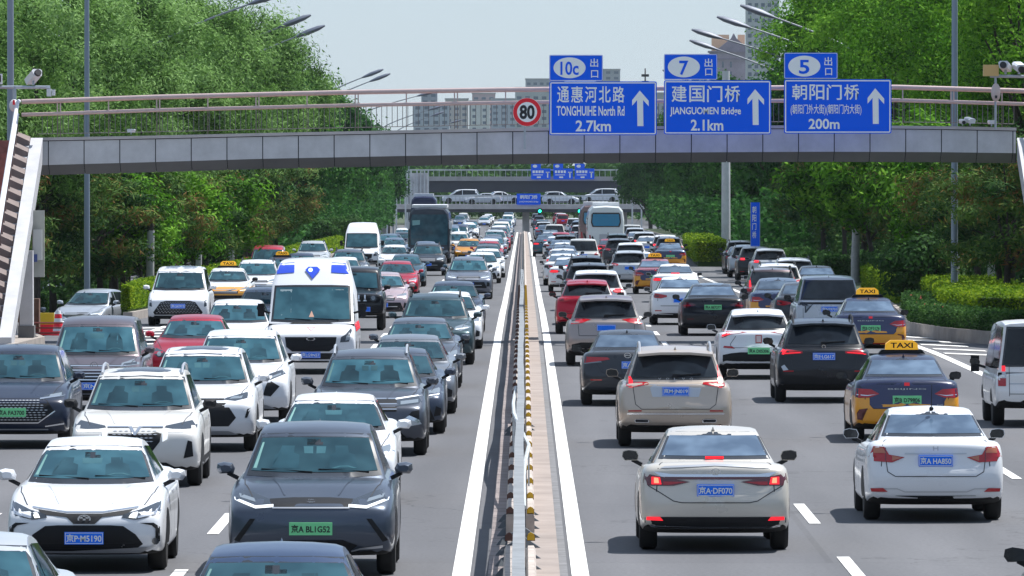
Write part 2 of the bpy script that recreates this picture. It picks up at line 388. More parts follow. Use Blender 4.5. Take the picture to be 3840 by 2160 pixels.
for a, b_ in zip(xs, xs[1:]):
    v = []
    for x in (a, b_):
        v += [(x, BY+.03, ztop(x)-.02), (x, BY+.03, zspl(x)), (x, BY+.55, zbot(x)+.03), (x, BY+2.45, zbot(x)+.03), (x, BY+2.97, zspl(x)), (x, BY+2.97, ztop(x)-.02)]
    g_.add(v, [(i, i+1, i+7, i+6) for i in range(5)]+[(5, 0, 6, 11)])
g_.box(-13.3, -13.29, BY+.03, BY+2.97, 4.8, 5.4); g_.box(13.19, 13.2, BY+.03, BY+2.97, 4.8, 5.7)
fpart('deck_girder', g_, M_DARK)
for i, (a, b_) in enumerate(zip(xs, xs[1:])):
    a2, b2 = a+.013, b_-.013; p = MB()
    v = []
    for x in (a2, b2):
        v += [(x, BY, ztop(x)-.10), (x, BY, zspl(x)), (x, BY+.50, zbot(x)), (x, BY+.50, zbot(x)+.02), (x, BY+.02, zspl(x)+.02), (x, BY+.02, ztop(x)-.10)]
    n = 6
    p.add(v, [(0, 1, 7, 6), (1, 2, 8, 7), (2, 3, 9, 8), (3, 4, 10, 9), (4, 5, 11, 10), (5, 0, 6, 11), (5, 4, 3, 2, 1, 0), (6, 7, 8, 9, 10, 11)])
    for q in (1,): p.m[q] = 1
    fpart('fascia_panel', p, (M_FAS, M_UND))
    
cap = MB(); dk = MB()
cx = np.linspace(-13.3, 13.2, 30)
for a, b_ in zip(cx, cx[1:]):
    v = [(x, y, ztop(x)+z) for x in (a, b_) for y, z in ((BY-.05, -.08), (BY-.05, .0), (BY+.22, .0), (BY+.22, -.08))]
    cap.add(v, [(0, 1, 5, 4), (1, 2, 6, 5), (2, 3, 7, 6), (3, 0, 4, 7)])
    v = [(x, y, ztop(x)-.015) for x in (a, b_) for y in (BY+.225, BY+3.0)]
    dk.add(v, [(0, 1, 3, 2)])
fpart('edge_cap', cap, M_CAPM); fpart('walkway', dk, mat('walkway_red', (.26, .10, .08), .9, var=.3, scale=3))
RZ = lambda x: lerp([(-13.3, 6.44), (-10, 6.56), (-4.4, 6.70), (0, 6.77), (4, 6.80), (10, 6.83), (13.65, 6.72)], x)
for off, rad in ((0, .068), (-.35, .052)):
    r = MB(); r.tube([(x, BY+.08, RZ(x)+off) for x in np.linspace(-13.45, 13.5, 24)], rad, 10); fpart('handrail', r, M_RAIL)
x = -12.45; 
while x < 13.15:
    p = MB()
    for dx in (-.04, .04): p.bar((x+dx, BY+.08, RZ(x)-.34), (x+dx, BY+.08, RZ(x)-.03), .034, .03, 0); p.bar((x+dx, BY+.08, ztop(x)), (x+dx, BY+.08, RZ(x)-.38), .018, .02, 1)
    fpart('rail_post', p, (M_RAIL, mat('post_brown', (.20, .15, .14), .6)))
    if x+1.33 < 13.15:
        p = MB(); p.bar((x+1.33, BY+.08, RZ(x+1.33)-.34), (x+1.33, BY+.08, RZ(x+1.33)-.03), .034, .03, 0); p.bar((x+1.33, BY+.08, ztop(x+1.33)), (x+1.33, BY+.08, RZ(x+1.33)-.38), .018, .02, 1)
        fpart('rail_post', p, (M_RAIL, MATS['post_brown']))
    x += 2.66
bal = MB(); x = -12.9
while x < 13.15:
    bal.bar((x, BY+.08, ztop(x)+.10), (x, BY+.08, RZ(x)-.38), .017, .015); x += .14
for dz in (.10,): bal.tube([(x, BY+.08, ztop(x)+dz) for x in np.linspace(-13, 13.15, 14)], .01, 5)
o = fpart('baluster', bal, mat('baluster_steel', (.16, .15, .15), .6)); o['kind'] = 'stuff'
# staircases, columns
def stairs(sg):
    st = empty('bridge_staircase', (sg*13.0, 200, 0), ('white steel stair with brick red steps coming down from the left end of the footbridge' if sg < 0 else 'white steel stair at the right end of the footbridge, cut by the picture edge'), 'staircase')
    X0 = -13.02 if sg < 0 else 13.36
    ya, za, yb, zb = BY-.3, 5.42, 200.2, .15
    def P(name, mb, m): return mb.build(name, m, st, (-sg*13.0, -200, 0))
    b = MB(); hw = .16
    v = [(X0+dx, y, z) for dx in (-hw, hw) for y, z in ((ya, za+.05), (ya, za-.55), (yb, zb-.1), (yb-.6, zb-.1), (yb-.6, zb+.25))]
    b.add(v, [(0, 1, 2, 3, 4), (9, 8, 7, 6, 5), (0, 5, 6, 1), (1, 6, 7, 2), (2, 7, 8, 3), (3, 8, 9, 4), (4, 9, 5, 0)])
    P('stringer', b, mat('stair_grey', (.50, .50, .52), .6, var=.15, scale=1.5))
    steps = MB(); n = 30
    xa, xb = (X0-3.2, X0-.53) if sg < 0 else (X0+.53, X0+3.2)
    for i in range(n):
        t = i/n; y1 = ya+(yb-ya)*t; z1 = za+(zb-za)*t; y2 = ya+(yb-ya)*(i+1)/n
        steps.box(xa, xb, y2-.03, y1, z1-.22, z1-.02, 0)
    P('steps', steps, mat('brick_red_steps', (.34, .14, .12), .85, var=.35, scale=4))
    rl = MB(); dx = X0+.50*(1 if sg > 0 else -1)
    rl.tube([(dx, BY+.06, RZ(-13 if sg < 0 else 13.2)), (dx, ya-.2, 6.44), (dx, yb-.4, zb+1.2)], .055, 8)
    rl.tube([(dx, ya-.2, 6.10), (dx, yb-.4, zb+.85)], .04, 8)
    P('handrail', rl, M_WHITE)
    xa2, xb2 = sorted((dx, X0+hw*(1 if sg > 0 else -1)))
    pl = MB(); pl.add([(x, y, z) for x in (xa2, xb2-.002) for y, z in ((ya, za+.02), (ya, za-.10), (yb, zb-.10), (yb, zb+.02))], [(0, 1, 2, 3), (7, 6, 5, 4), (0, 4, 5, 1), (1, 5, 6, 2), (2, 6, 7, 3), (3, 7, 4, 0)])
    P('side_gutter', pl, MATS['stair_grey'])
    pn = MB(); n = 18
    for i in range(n):
        t = i/n; y = ya+(yb-ya)*t; z = za+(zb-za)*t; w = (yb-ya)/n*.62; dz = (zb-za)/n*.62
        pn.add([(x, yy, zz) for x, k in ((xa2-.02, 0), (xb2-.01, 1)) for yy, zz in ((y, z+.03), (y+w, z+dz+.03), (y+w, z+dz+.30-.16*k), (y, z+.22-.14*k))],
               [(3,2,1,0),(4,5,6,7),(0,1,5,4),(1,2,6,5),(2,3,7,6),(3,0,4,7)])
        pn.bar((dx, y+w/2, z), (dx, y+w/2, z+.95), .03)
    P('railing_panel', pn, M_RUST)
stairs(-1); stairs(1)
for x, lab in ((-13.0, 'grey steel column under the left end of the footbridge'), (14.0, 'grey steel column under the right end of the footbridge')):
    c = empty('bridge_column', (x, BY-5 if x < 0 else BY+1.5, 0), lab, 'column')
    z0 = .22
    h = 2.5 if x < 0 else 4.8
    MB().box(-.17, .17, -.25, .25, z0+.3, h).build('shaft', M_FAS, c); MB().box(-.21, .21, -.3, .3, z0, z0+.32).build('plinth', M_UND, c)
bx = empty('equipment_box', (-12.72, 208.5, 0), 'pale beige equipment cabinet and panel fixed high on the column by the left stair', 'cabinet')
MB().box(-.17, .15, 0, .12, 3.55-1.75, 3.55).build('back_panel', mat('beige_panel', (.42, .42, .38), .6, var=.1), bx)
MB().box(-.13, .10, -.2, -.005, 2.25, 3.05).build('cabinet_door', mat('pale_cabinet', (.55, .56, .55), .5), bx)
MB().box(-.16, -.02, -.24, -.205, 2.2, 2.4).build('notice', mat('notice_blue', (.05, .08, .25), .5), bx)
# ------------------------------------------------------------------ cameras and lamps mounted on the bridge
M_CAMW = mat('camera_white', (.68, .70, .73), .4); 
def cctv(x, y, z, yaw, lab, s=1.0, pitch=-20):
    c = empty('security_camera', (x, y, z), lab, 'camera', 'cameras fixed along the footbridge', yaw)
    b = MB(); b.prism([(-.10, -.06), (.10, -.06), (.13, .07), (.09, .11), (-.09, .11), (-.13, .07)], -.26, .22)
    M = Matrix.Scale(s, 4) @ Matrix.Translation((0, 0, .16)) @ Matrix.Rotation(R(pitch), 4, 'X')
    b.xform(M).build('housing', M_CAMW, c)
    MB().lathe([(.08, -.32), (.085, -.262)], axis='y', n=14).xform(M).build('lens_hood', M_BLACK, c)
    MB().tube([(0, 0, 0), (0, 0, .1*s)], .03*s, 8).build('bracket', M_STEEL, c)
def X_(px, d): return (px-1317)*d/20000
def Z_(py, d): return 4.5-(py-438)*d/20000
D0 = 212.5
ga = empty('camera_gantry', (-13.6, D0, 5.4), 'white post with crossarm, floodlight and dome camera at the left bridge end', 'camera pole')
b = MB(); b.tube([(0, 0, -.1), (0, 0, 1.45)], .05, 10); b.tube([(-.9, 0, 1.42), (.95, 0, 1.42)], .045, 8); b.build('post', M_STEEL, ga)
b = MB(); b.box(.86, .98, -.08, .1, 1.18, 1.38); b.box(1.0, 1.08, -.08, .1, 1.2, 1.36); b.build('control_box', M_CAMW, ga)
MB().box(-.55, -.33, -.1, .05, 1.5, 1.78).build('floodlight', M_CAMW, ga)
MB().box(-.53, -.36, -.11, -.101, 1.56, 1.74).build('floodlight_glass', M_BLACK, ga)
b = MB(); b.ell((0, -.2, .93), (.135, .135, .17)); b.box(-.03, .03, -.345, -.33, .95, 1.08, 1); b.build('dome_camera', (M_CAMW, M_RED), ga)
cctv(X_(84, D0), D0, 6.88, R(28), 'white box camera on the crossarm above the left stair', 1.15, -25)
gb = empty('camera_gantry', (X_(2504, D0), D0, 5.7), 'crossarm with tan box and hanging dome camera at the right end of the footbridge', 'camera pole')
b = MB(); b.tube([(0, 0, 0), (0, 0, 1.4)], .03, 8); b.tube([(-.15, 0, 1.42), (1.3, 0, 1.40)], .04, 8); b.build('post', M_STEEL, gb)
MB().box(-.33, .08, -.12, .12, 1.42, 1.72).build('tan_box', mat('tan_box', (.62, .42, .17), .6), gb)
b = MB(); b.ell((0, -.12, .98), (.13, .13, .25)); b.box(-.03, .03, -.26, -.25, .82, .9, 1); b.build('dome_camera', (mat('dome_pink', (.55, .46, .44), .4), M_BLACK), gb)
cctv(X_(2529, D0), D0, 7.17, R(-15), 'white box camera right of the tan box on the right crossarm', 1.1, -12)
cctv(X_(2563, D0), D0, 7.17, R(10), 'outermost white box camera on the right crossarm', 1.1, 10)
cctv(X_(330, 212.9), 212.9, 5.56, R(160), 'small white camera sitting on the left part of the footbridge edge', .55, 0)
cctv(X_(2440, 212.9), 212.9, 5.80, R(200), 'small white camera on the bridge edge right of the sign for 200m', .75, -8)
cctv(X_(2421, 212.9), 212.9, 5.80, R(10), 'dark faced small camera beside the white one on the right bridge edge', .6, 5)
cctv(X_(2494, 212.9), 212.9, 5.78, R(190), 'small camera near the right stair on the bridge edge', .6, 0)
# ------------------------------------------------------------------ road signs on the bridge
SD = 211.0; U = SD/20000/(1.61*1.4907)
def SX(x): return (x/1.61+1850)/1.4907*SD/20000-1317*SD/20000
def SZ(y): return 4.5-((150+y/1.61)/1.4907-438)*SD/20000
def rrect(x0, x1, z0, z1, r, n=4):
    p = []
    for cx, cz, a in ((x1-r, z1-r, 0), (x0+r, z1-r, 90), (x0+r, z0+r, 180), (x1-r, z0+r, 270)):
        p += [(cx+r*math.cos(R(a+90*i/n)), cz+r*math.sin(R(a+90*i/n))) for i in range(n+1)]
    return p
def frame(mb, x0, x1, z0, z1, y, t, mi, r=.04):
    o, i = rrect(x0, x1, z0, z1, r), rrect(x0+t, x1-t, z0+t, z1-t, max(.005, r-t)); n = len(o)
    mb.add([(x, y, z) for x, z in o+i], [(k, (k+1) % n, (k+1) % n+n, k+n) for k in range(n)], mi)
def ellipse(cx, cz, rx, rz, n=40): return [(cx+rx*math.cos(2*math.pi*i/n), cz+rz*math.sin(2*math.pi*i/n)) for i in range(n)]
def roadsign(px, pz, texts, arrow, plate, ov, ovt, ch, lab):
    x0, x1 = SX(px[0]), SX(px[1]); z1, z0 = SZ(pz[0]), SZ(pz[1])
    r = empty('road_sign', ((x0+x1)/2, SD, z0), lab, 'road sign', 'blue direction signs on the footbridge')
    off = (-(x0+x1)/2, -SD, -z0); ms = (M_BLUE, M_SIGNW)
    b = MB(); b.prism(rrect(x0, x1, z0, z1, .05), SD, SD+.05); frame(b, x0+.025, x1-.025, z0+.025, z1-.025, SD-.004, .03, 1)
    for t, a, bb, c, d, bold in texts:
        if ord(t[-1]) < 200 or t[0] == '(' and ord(t[1]) < 200: put_text(b, t, SX(a), SX(bb), SZ(d), SZ(c), SD-.006, 1, bold); continue
        w = [.45 if ch_ in '()' else 1 for ch_ in t]; tot = sum(w); x = a
        for ch_, q in zip(t, w):
            cw = (bb-a)*q/tot; k = .07 if t[0] != '(' else .05
            put_text(b, ch_, SX(x+cw*k), SX(x+cw*(1-k)), SZ(d), SZ(c), SD-.006, 1, bold); x += cw
    ax, ay0, ay1 = arrow
    P = [(ax, ay0), (ax+54, ay0+62), (ax+54, ay0+95), (ax+20, ay0+58), (ax+22, ay1), (ax-14, ay1), (ax-16, ay0+58), (ax-46, ay0+92), (ax-46, ay0+58)]
    P = [(SX(x), SZ(y)) for x, y in P]; b.add([(x, SD-.006, z) for x, z in P], [(0, 1, 2, 3), (0, 3, 6), (0, 6, 7, 8), (3, 4, 5, 6)], 1)
    b.build('sign_panel', ms, r, off)
    x0, x1 = SX(plate[0]), SX(plate[1]); z1, z0 = SZ(plate[2]), SZ(plate[3])+.012
    b = MB(); b.prism(rrect(x0, x1, z0, z1, .04), SD, SD+.05); frame(b, x0+.008, x1-.008, z0+.008, z1-.008, SD-.004, .012, 1)
    e = ellipse(SX(ov[0]), SZ(ov[1]), 97*U, 63*U); b.add([(x, SD-.006, z) for x, z in e], [tuple(range(len(e)))], 1)
    put_text(b, ovt[0], SX(ovt[1]), SX(ovt[2]), SZ(ovt[4]), SZ(ovt[3]), SD-.011, 0, .02)
    for t, a, bb, c, d in ch: put_text(b, t, SX(a), SX(bb), SZ(d), SZ(c), SD-.006, 1, .010)
    b.build('exit_plate', ms, r, off)
    b = MB()
    for xx in (x0+.3, SX(px[1])-.3):
        b.bar((xx, SD+.09, SZ(pz[1])+.05), (xx, SD+.09, SZ(pz[0])-.05), .06, .06)
        for zz in (SZ(pz[1])+.15, SZ(pz[0])-.55): b.bar((xx, SD+.1, zz), (xx, BY-.002, zz), .05, .05)
    b.build('mounting_bracket', M_STEEL, r, off)
CH = lambda a: [('出', a[0], a[1], a[2], a[3]), ('口', a[4], a[5], a[6], a[7])]
roadsign((338, 987), (250, 575), [('通惠河北路', 380, 798, 280, 378, .012), ('TONGHUIHE North Rd', 382, 792, 398, 458, .02), ('2.7km', 497, 710, 485, 553, .022)],
         (884, 305, 520), (338, 661, 90, 250), (460, 168), ('10c', 405, 515, 130, 212), CH((585, 633, 112, 163, 590, 633, 183, 228)), 'blue direction sign reading 2.7km with exit plate 10c, beside the speed limit sign')
roadsign((1030, 1677), (243, 570), [('建国门桥', 1068, 1497, 275, 375, .012), ('JIANGUOMEN Bridge', 1066, 1495, 405, 462, .02), ('2.1km', 1192, 1388, 480, 548, .022)],
         (1580, 297, 513), (1030, 1352, 85, 243), (1150, 163), ('7', 1122, 1177, 125, 212), CH((1275, 1323, 112, 163, 1279, 1322, 172, 215)), 'middle blue direction sign reading 2.1km with exit plate 7')
roadsign((1755, 2403), (237, 565), [('朝阳门桥', 1796, 2215, 268, 362, .012), ('(朝阳门外大街)(朝阳门内大街)', 1795, 2222, 388, 455, .008), ('200m', 1903, 2090, 475, 538, .022)],
         (2305, 292, 507), (1755, 2078, 77, 237), (1877, 158), ('5', 1845, 1908, 120, 205), CH((1998, 2045, 103, 155, 2003, 2045, 170, 213)), 'rightmost blue direction sign reading 200m with exit plate 5')
r = empty('speed_limit_sign', (X_(1326, SD), SD, Z_(318, SD)), 'round red rimmed 80 speed limit sign on the footbridge railing', 'speed sign')
cx, cz, rr = 0, (318-282)*SD/20000, 36*SD/20000
b = MB(); b.prism(ellipse(cx, cz, rr, rr), 0, .04, 0)
for i, (q, m, dy) in enumerate(((.98, 1, -.004), (.70, 0, -.008))):
    e = ellipse(cx, cz, rr*q, rr*q); b.add([(x, dy, z) for x, z in e], [tuple(range(len(e)))], m)
put_text(b, '80', cx-.20, cx+.20, cz-.19, cz+.19, -.013, 2, .035)
b.build('sign_disc', (M_SIGNW, M_RED, M_BLACK), r); MB().tube([(-.06, .1, -.6), (-.06, .1, .6)], .03, 8).build('pole', M_STEEL, r)
# ------------------------------------------------------------------ street lamps
M_LAMP = mat('lamp_grey', (.13, .15, .20), .5, .2)
M_ARM = mat('lamp_arm', (.24, .26, .30), .6, .1)
def lamp(side, D, hx=None, hz=12.5, lab='', full=True):
    z0 = gz(side*15, D)+.2; hx = hx or side*11.2
    r = empty('street_lamp', (side*17.6, D, z0), lab, 'street lamp', 'street lamps along the road verges')
    px = side*17.6; H = hz-z0
    MB().tube([(0, 0, 0), (0, 0, .4), (0, 0, H-2.6)], [.16, .12, .08], 10).build('pole', M_ARM, r)
    a = MB(); pts = []
    for t in np.linspace(0, 1, 9):
        x = (hx-side*-1.3*0-px)*t; pts.append((x, 0, H-2.6+2.5*(t**.72)))
    a.tube(pts, [.065-.025*t for t in np.linspace(0, 1, 9)], 7).build('arm', M_ARM, r)
    p0, p1 = Vector(pts[-2]), Vector(pts[-1]); d = (p1-p0).normalized()
    hb = MB(); q = [p1-d*.25, p1+d*.0, p1+d*.55, p1+d*1.25, p1+d*1.65]
    hb.tube([tuple(v) for v in q], [.06, .13, .22, .19, .07], 8)
    ang = math.atan2(d.z, d.x)
    M = Matrix.Translation(p1) @ Matrix.Rotation(-ang, 4, 'Y') @ Matrix.Diagonal((1, 1.2, .75, 1)) @ Matrix.Rotation(ang, 4, 'Y') @ Matrix.Translation(-p1)
    hb.xform(M).build('lamp_head', M_LAMP, r)
for D, hx, n in ((366, -12.4, 'first'), (425, -12.9, 'second'), (455, -12.9, 'third'), (645, -12.9, 'fourth'), (672, -12.8, 'fifth')):
    lamp(-1, D, hx, lab=f'{n} visible lamp head over the left lanes counting from the camera')
for D, hx, n in ((398, 12.4, 'first'), (425, 11.9, 'second'), (460, 11.3, 'third'), (500, 12.0, 'fourth'), (650, 12.9, 'fifth')):
    lamp(1, D, hx, lab=f'{n} visible lamp arm over the right lanes counting from the camera')
for D, hx, n in ((800, -10.5, 'nearest'), (975, -11.5, 'second'), (1075, -12.3, 'third'), (1220, -11.0, 'farthest')):
    lamp(-1, D, hx, lab=f'{n} of the small far street lamps seen through the footbridge railing')
for x, D, lab, h in ((-15.1, 275, 'tall thin grey lamp pole in front of the left trees', 16), (11.6+1.3, 238, 'tall thin grey lamp pole rising behind the right end of the footbridge', 17), (-14.0, 217, 'tall pale pole behind the left camera gantry', 16)):
    r = empty('lamp_pole', (x, D, gz(x, D)+.2), lab, 'pole')
    MB().tube([(0, 0, 0), (0, 0, 3), (0, 0, h)], [.11, .10, .075], 10).build('shaft', mat('pole_paint', (.24, .29, .36), .45, .2), r)
    MB().box(-.2, .2, -.2, .2, -.1, .25).build('pole_base', M_CONC, r)
r = empty('sign_mast', (X_(1826, 520), 520, gz(13.5, 520)+.2), 'thick grey steel mast standing behind the right hedge', 'mast')
MB().tube([(0, 0, 0), (0, 0, 6), (0, 0, 12)], [.30, .28, .24], 12).build('shaft', M_FAS, r)
r = empty('banner_sign', (X_(1900, 400), 400, gz(14, 400)+.2), 'narrow vertical blue sign on a post among the right hand trees', 'sign')
b = MB(); b.box(-.22, .22, 0, .06, 1.4, 3.6)
for i, t in enumerate('朝阳门桥'): put_text(b, t, -.15, .05, 3.05-.42*i, 3.4-.42*i, -.004, 1)
b.build('panel', (M_BLUE, M_SIGNW), r); MB().box(-.25, -.19, .02, .08, -.5, 3.6).box(.19, .25, .02, .08, -.5, 3.6).build('post', M_STEEL, r)
# ------------------------------------------------------------------ vehicles
def paint_mat():
    m, t, b = node_mat('car_paint')
    oi = t.nodes.new('ShaderNodeObjectInfo'); tc = t.nodes.new('ShaderNodeTexCoord')
    nz = t.nodes.new('ShaderNodeTexNoise'); nz.inputs['Scale'].default_value = 2.2; nz.inputs['Detail'].default_value = 5
    r = t.nodes.new('ShaderNodeMapRange'); r.inputs[1].default_value = .3; r.inputs[2].default_value = .7; r.inputs[3].default_value = .26; r.inputs[4].default_value = .38
    t.links.new(tc.outputs['Object'], nz.inputs['Vector']); t.links.new(nz.outputs[0], r.inputs[0]); t.links.new(r.outputs[0], b.inputs['Roughness'])
    t.links.new(oi.outputs['Color'], b.inputs['Base Color'])
    bw = t.nodes.new('ShaderNodeRGBToBW'); cr = t.nodes.new('ShaderNodeValToRGB'); t.links.new(oi.outputs['Color'], bw.inputs[0]); t.links.new(bw.outputs[0], cr.inputs[0])
    e = cr.color_ramp.elements; e[0].position = .02; e[0].color = (.05, .05, .05, 1); e[1].position = .09; e[1].color = (.6, .6, .6, 1)
    for p_, v_ in ((.45, .5), (.62, .0)): q_ = e.new(p_); q_.color = (v_, v_, v_, 1)
    t.links.new(cr.outputs[0], b.inputs['Metallic'])
    b.inputs['Coat Weight'].default_value = .5; b.inputs['Coat Roughness'].default_value = .03; b.inputs['Specular IOR Level'].default_value = .3
    return m
M_PAINT = paint_mat()
def glass_mat(name, a, c, rough=.05):
    m, t, b = node_mat(name)
    tc = t.nodes.new('ShaderNodeTexCoord'); nz = t.nodes.new('ShaderNodeTexNoise'); nz.inputs['Scale'].default_value = 2.3; nz.inputs['Detail'].default_value = 2
    oi = t.nodes.new('ShaderNodeObjectInfo'); va = t.nodes.new('ShaderNodeVectorMath'); va.operation = 'MULTIPLY_ADD'
    va.inputs[1].default_value = (50, 50, 50); t.links.new(oi.outputs['Random'], va.inputs[0]); t.links.new(tc.outputs['Object'], va.inputs[2])
    t.links.new(va.outputs[0], nz.inputs['Vector'])
    r = t.nodes.new('ShaderNodeValToRGB'); e = r.color_ramp.elements; e[0].position = .38; e[0].color = (*a, 1); e[1].position = .66; e[1].color = (*c, 1)
    t.links.new(nz.outputs[0], r.inputs[0])
    mr = t.nodes.new('ShaderNodeMapRange'); mr.inputs[3].default_value = .5; mr.inputs[4].default_value = 1.15; t.links.new(oi.outputs['Random'], mr.inputs[0])
    vm = t.nodes.new('ShaderNodeVectorMath'); vm.operation = 'SCALE'; t.links.new(r.outputs[0], vm.inputs[0]); t.links.new(mr.outputs[0], vm.inputs['Scale']); t.links.new(vm.outputs[0], b.inputs['Base Color'])
    b.inputs['Roughness'].default_value = rough; b.inputs['Specular IOR Level'].default_value = .3; b.inputs['Coat Weight'].default_value = .2; b.inputs['Coat Roughness'].default_value = .02
    return m
M_GLASS = glass_mat('windscreen_glass', (.020, .075, .105), (.045, .135, .175))
M_GDARK = glass_mat('tinted_glass', (.010, .014, .020), (.03, .04, .05))
M_GREAR = glass_mat('rear_glass', (.06, .095, .15), (.13, .19, .27))
M_SEAT = glass_mat('cabin_seat_glass', (.013, .05, .07), (.030, .095, .125))
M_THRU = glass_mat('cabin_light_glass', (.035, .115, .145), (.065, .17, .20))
M_SUNPIL = glass_mat('sunlit_pillar_tone', (.20, .40, .38), (.28, .50, .46))
M_FRIT = mat('window_black', (.010, .012, .016), .25, coat=.5)
M_PLAS = mat('black_plastic', (.014, .015, .018), .6, spec=.25)
M_GRIL = mat('grille_black', (.006, .007, .010), .5, spec=.25)
M_CHR = mat('chrome', (.70, .72, .76), .15, .9)
M_SILV = mat('silver_trim', (.50, .52, .56), .35, .6)
M_TYRE = mat('tyre_rubber', (.012, .012, .013), .8)
M_RIM = mat('rim_alloy', (.36, .37, .40), .35, .7)
M_HEAD = mat('headlight_glass', (.22, .26, .30), .2, .1, coat=.4)
M_HEADD = mat('headlight_dark', (.035, .045, .06), .2, .1, coat=.4)
M_DRL = mat('daylight_strip', (.85, .88, .9), .2, emit=(.9, .95, 1, .5))
M_LIT = mat('lit_headlamp', (.9, .9, .85), .2, emit=(1, .97, .85, 1.2))
M_TAIL = mat('tail_red', (.42, .005, .014), .2, coat=.6)
M_TAILD = mat('tail_dark_red', (.10, .004, .012), .15, coat=1)
M_TLIT = mat('tail_lit', (.75, .01, .02), .25, emit=(1, .02, .035, .8))
M_AMB = mat('indicator_glass', (.45, .13, .06), .15, coat=1)
M_PLB = mat('plate_blue', (.012, .19, .95), .5, spec=.2)
M_PLG = mat('plate_green', (.20, .72, .32), .5)
M_PLW = mat('plate_white', (.80, .84, .86), .5)
M_ORG = mat('taxi_orange', (.80, .34, .015), .3, coat=.7)
M_NAVY = mat('taxi_navy', (.012, .02, .09), .3, coat=.7)
M_TAXI = mat('taxi_lamp', (.80, .42, .03), .35, emit=(1, .5, .02, .35))
M_BLUEL = mat('beacon_blue', (.02, .07, .62), .12, coat=1)
M_PINK = mat('skin_tone', (.50, .28, .20), .6)
M_UNDER = mat('underbody', (.008, .008, .009), .9)
